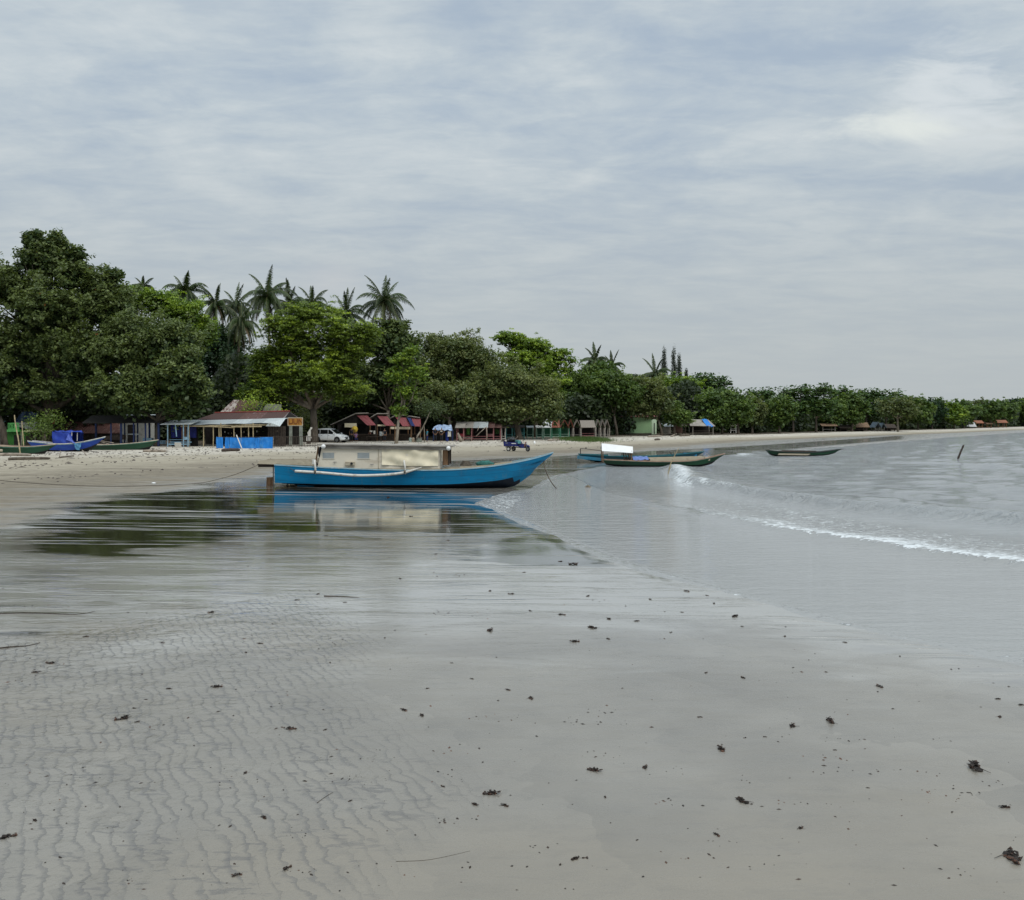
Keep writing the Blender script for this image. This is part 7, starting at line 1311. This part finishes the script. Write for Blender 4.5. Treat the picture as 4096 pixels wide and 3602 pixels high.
big = [(1013, 859, 26, 'largest brown leaf clump, cut by the right edge near the bottom corner'), (975, 769, 22, 'long reddish brown weed clump below the upper right edge'), (491, 797, 14, 'black upright leaf clump, biggest near the bottom centre'), (742, 804, 14, 'grey-black flat weed clump low on the right half'), (721, 752, 11, 'black clump with a raised tip, centre right'), (830, 723, 12, 'elongated dark clump right of a smaller round one'), (792, 728, 10, 'round dark clump left of an elongated one'), (594, 773, 12, 'dark weed clump with a trailing string on its left side'), (645, 770, 8, 'reddish leaf clump beside a long thin ripple'), (122, 723, 12, 'black clump with twigs raised among the sand ripples at left'), (290, 732, 10, 'dark clump with a long thin tail on ripples'), (287, 873, 9, 'black shell-like clump with a white splinter, bottom left'), (8, 843, 13, 'brown leaf clump at the lower left edge'), (50, 667, 8, 'dark clump near the left edge above the ripples'), (575, 643, 8, 'dark clump in the middle of the wet sand, below two others'), (592, 629, 9, 'reddish flat clump just above a dark one in mid sand'), (217, 690, 9, 'dark spiky clump right of the rippled zone'), (490, 632, 9, 'small rust-coloured dry leaf heap in mid sand'), (573, 565, 7, 'round dark clump at the edge of the small mirror pool'), (1005, 809, 9, 'slanting dark leaf near the right edge'), (505, 809, 8, 'brown clump just below the biggest black clump'), (475, 808, 7, 'thin brown clump left below the biggest black clump')]
for px, py, w, lb in big: clump(px, py, w, lb, tall=1.1)
mids = [(245, 777, 6), (264, 822, 8), (237, 880, 8), (35, 826, 6), (35, 676, 6), (86, 640, 5), (422, 718, 7), (609, 620, 6), (562, 616, 6), (637, 622, 5), (735, 617, 8), (714, 604, 4), (687, 592, 5), (561, 562, 4), (511, 595, 5), (490, 592, 4), (800, 831, 7), (717, 838, 7), (700, 719, 4), (743, 679, 6), (880, 688, 7), (785, 637, 4), (845, 643, 4), (1000, 718, 6), (998, 700, 5), (1022, 706, 6), (575, 862, 9), (583, 861, 4), (587, 861, 4), (508, 692, 5), (531, 700, 8), (325, 733, 4), (350, 805, 4), (137, 726, 4), (134, 712, 4), (169, 692, 5), (146, 703, 3), (162, 646, 4), (260, 646, 5), (212, 615, 7), (246, 655, 4), (297, 602, 4), (318, 596, 4), (345, 604, 3), (400, 580, 4), (330, 665, 3), (452, 665, 3), (472, 681, 4), (427, 691, 4), (404, 713, 7), (385, 640, 3), (530, 612, 4), (588, 597, 4), (650, 600, 4), (707, 596, 3), (682, 613, 3), (742, 627, 3), (706, 674, 4), (608, 640, 4), (671, 633, 3), (952, 814, 3), (868, 790, 3), (605, 800, 4), (637, 843, 3), (470, 871, 4), (230, 831, 4), (60, 863, 4), (120, 812, 3), (305, 785, 4), (443, 790, 5), (560, 868, 4), (900, 657, 3), (835, 752, 3), (765, 739, 3), (745, 740, 3), (524, 573, 3), (436, 555, 3), (388, 498, 5), (411, 517, 3), (326, 537, 3), (448, 541, 3), (612, 487, 5), (622, 487, 3), (560, 517, 3)]
short = ['largest brown clump by the corner', 'reddish brown weed clump', 'big black upright clump', 'flat grey-black clump', 'black clump with a raised tip', 'elongated dark clump', 'round dark clump', 'weed clump with trailing string', 'reddish leaf clump', 'black twiggy clump on the ripples', 'dark clump with a thin tail', 'shell-like black clump', 'brown edge clump', 'dark clump by the left edge', 'mid-sand dark clump', 'reddish flat clump', 'dark spiky clump', 'rust-coloured leaf heap', 'round clump by the mirror pool', 'slanting dark leaf', 'brown clump', 'thin brown clump']
def near(m):
    d = [((b[0] - m[0]) ** 2 + (3 * (b[1] - m[1])) ** 2, i) for i, b in enumerate(big)]; i = min(d)[1]; b = big[i]; dx, dy = m[0] - b[0], m[1] - b[1]
    return i, ('left of' if dx < 0 else 'right of') if abs(dx) > 3 * abs(dy) else ('farther up the sand than' if dy < 0 else 'nearer than'), min(d)[0]
seen_ = {}
for m in sorted(mids, key=lambda q: near(q)[2]):
    i, wd, _ = near(m); k = seen_.get((i, wd), 0); seen_[(i, wd)] = k + 1
    clump(*m, label='%ssmall dark clump %s the %s' % (('', 'second ', 'third ', 'fourth ', 'fifth ', 'sixth ', 'seventh ', 'eighth ', 'ninth ', 'tenth ', 'eleventh ', 'twelfth ')[min(k, 11)], wd, short[i]))
def twig(label, pts, r, z=.03):
    q = [G(a, b, z) for a, b in pts]
    for v in q: v.z = gz(v.x, v.y) + r * .8
    o = thing('dead_twig', label, 'twig', q[0]); mb = MB(q[0]); mb.tube(smooth_line(q, 10), [r * (1 - .06 * i) for i in range(11)], 5); mb.build('twig', TWIG, o, True)
twig('dark reddish branch at the left edge of the wet sand', [(-4, 652), (15, 650), (28, 649), (40, 646)], .009); twig('dark weed-covered branch at the left above the black stain', [(-4, 617), (30, 616), (60, 617), (80, 617), (95, 614)], .008); twig('long thin dark twig lying straight in mid wet sand', [(324, 597.6), (342, 597.8), (359, 599)], .010)
twig('thin pale straw lying diagonally among the ripples', [(317, 806), (325, 800), (333, 795)], .0025); twig('thin curved stem at the bottom centre left', [(396, 864), (430, 862), (470, 853)], .0016)
# crumbs nobody could count
def crumbs():
    r = np.random.default_rng(77); n = 650; px = r.uniform(-30, 1050, n); py = 555 + 345 * r.random(n) ** .8; c = r.integers(0, 60, n); cxp, cyp = r.uniform(0, 1020, 60), r.uniform(570, 900, 60); cl = r.random(n) < .55
    px = np.where(cl, cxp[c] + r.normal(size=n) * 16, px); py = np.where(cl, cyp[c] + r.normal(size=n) * 2.6, py); py = np.maximum(py, 545); Y = F * EYE / (py - HZ); x = (px - CX) / F * Y; s, z, _, sea_ = zones(x, Y); ok = (s > .02) & (s < .9); x, Y, z = x[ok], Y[ok], z[ok]; n = len(x)
    sz = .004 + .008 * r.random(n) ** 2; sz = sz * np.sqrt(Y / 8); V = []; Q = []
    oc = np.array([(1, 0, 0), (0, 1, 0), (-1, 0, 0), (0, -1, 0), (0, 0, .8)]); a = r.uniform(0, 6.28, n); ca, sa = np.cos(a), np.sin(a)
    st = 1 + 1.6 * r.random(n); P5 = np.stack([np.stack([x + (o_[0] * st * ca - o_[1] * sa) * sz, Y + (o_[0] * st * sa + o_[1] * ca) * sz, z + o_[2] * sz], 1) for o_ in oc], 1).reshape(-1, 3)
    b = np.arange(n)[:, None] * 5; T = np.concatenate([b + np.array([[i, (i + 1) % 4, 4]]) for i in range(4)]); o = np_mesh('shell_litter', P5, T, LITTER); tag(o, 'tiny dark crumbs of shell and weed strewn over the wet sand', 'litter', kind='stuff')
crumbs()
def drift_litter():
    r = np.random.default_rng(78); n = 2200; px = r.uniform(-60, 780, n); sv = r.choice([1.28, 1.5, 1.62, 1.72, 1.8, 1.88], n, p=[.06, .18, .2, .2, .18, .18]) + r.normal(size=n) * .025
    py0 = np.interp(px, [-60, 0, 200, 310, 500, 600, 660, 780], [449, 447.5, 446, 443, 439.2, 437.2, 434.3, 430.5]); py1 = np.interp(px, [-60, 0, 75, 165, 240, 265, 350, 450, 550, 620, 700, 780], [530, 526, 506, 489, 478, 474, 466, 460, 455.5, 451.5, 446.5, 441]); 
    Ya = F * (EYE - .5) / (py0 - HZ); Yb2 = F * (EYE - .15) / (py1 - HZ); t_ = sv - 1; Y = Yb2 + (Ya - Yb2) * t_; x = (px - CX) / F * Y; z = zones(x, Y)[1]; L = .08 + .40 * r.random(n) ** 5; h = .02 + .06 * r.random(n) ** 2; a = r.normal(size=n) * .5; ca, sa = np.cos(a), np.sin(a); w = .03 + .10 * r.random(n)
    oc = np.array([(-1, -1, 0), (1, -1, 0), (1, 1, 0), (-1, 1, 0), (0, 0, 1)]); P5 = np.stack([np.stack([x + (o_[0] * L * ca - o_[1] * w * sa) * .5, Y + (o_[0] * L * sa + o_[1] * w * ca), z + o_[2] * h], 1) for o_ in oc], 1).reshape(-1, 3)
    b = np.arange(n)[:, None] * 5; T = np.concatenate([b + np.array([[i, (i + 1) % 4, 4]]) for i in range(4)]); o = np_mesh('drift_litter', P5, T, TWIG); tag(o, 'bands of dark twigs and weed washed up along the dry sand', 'litter', kind='stuff')
drift_litter()
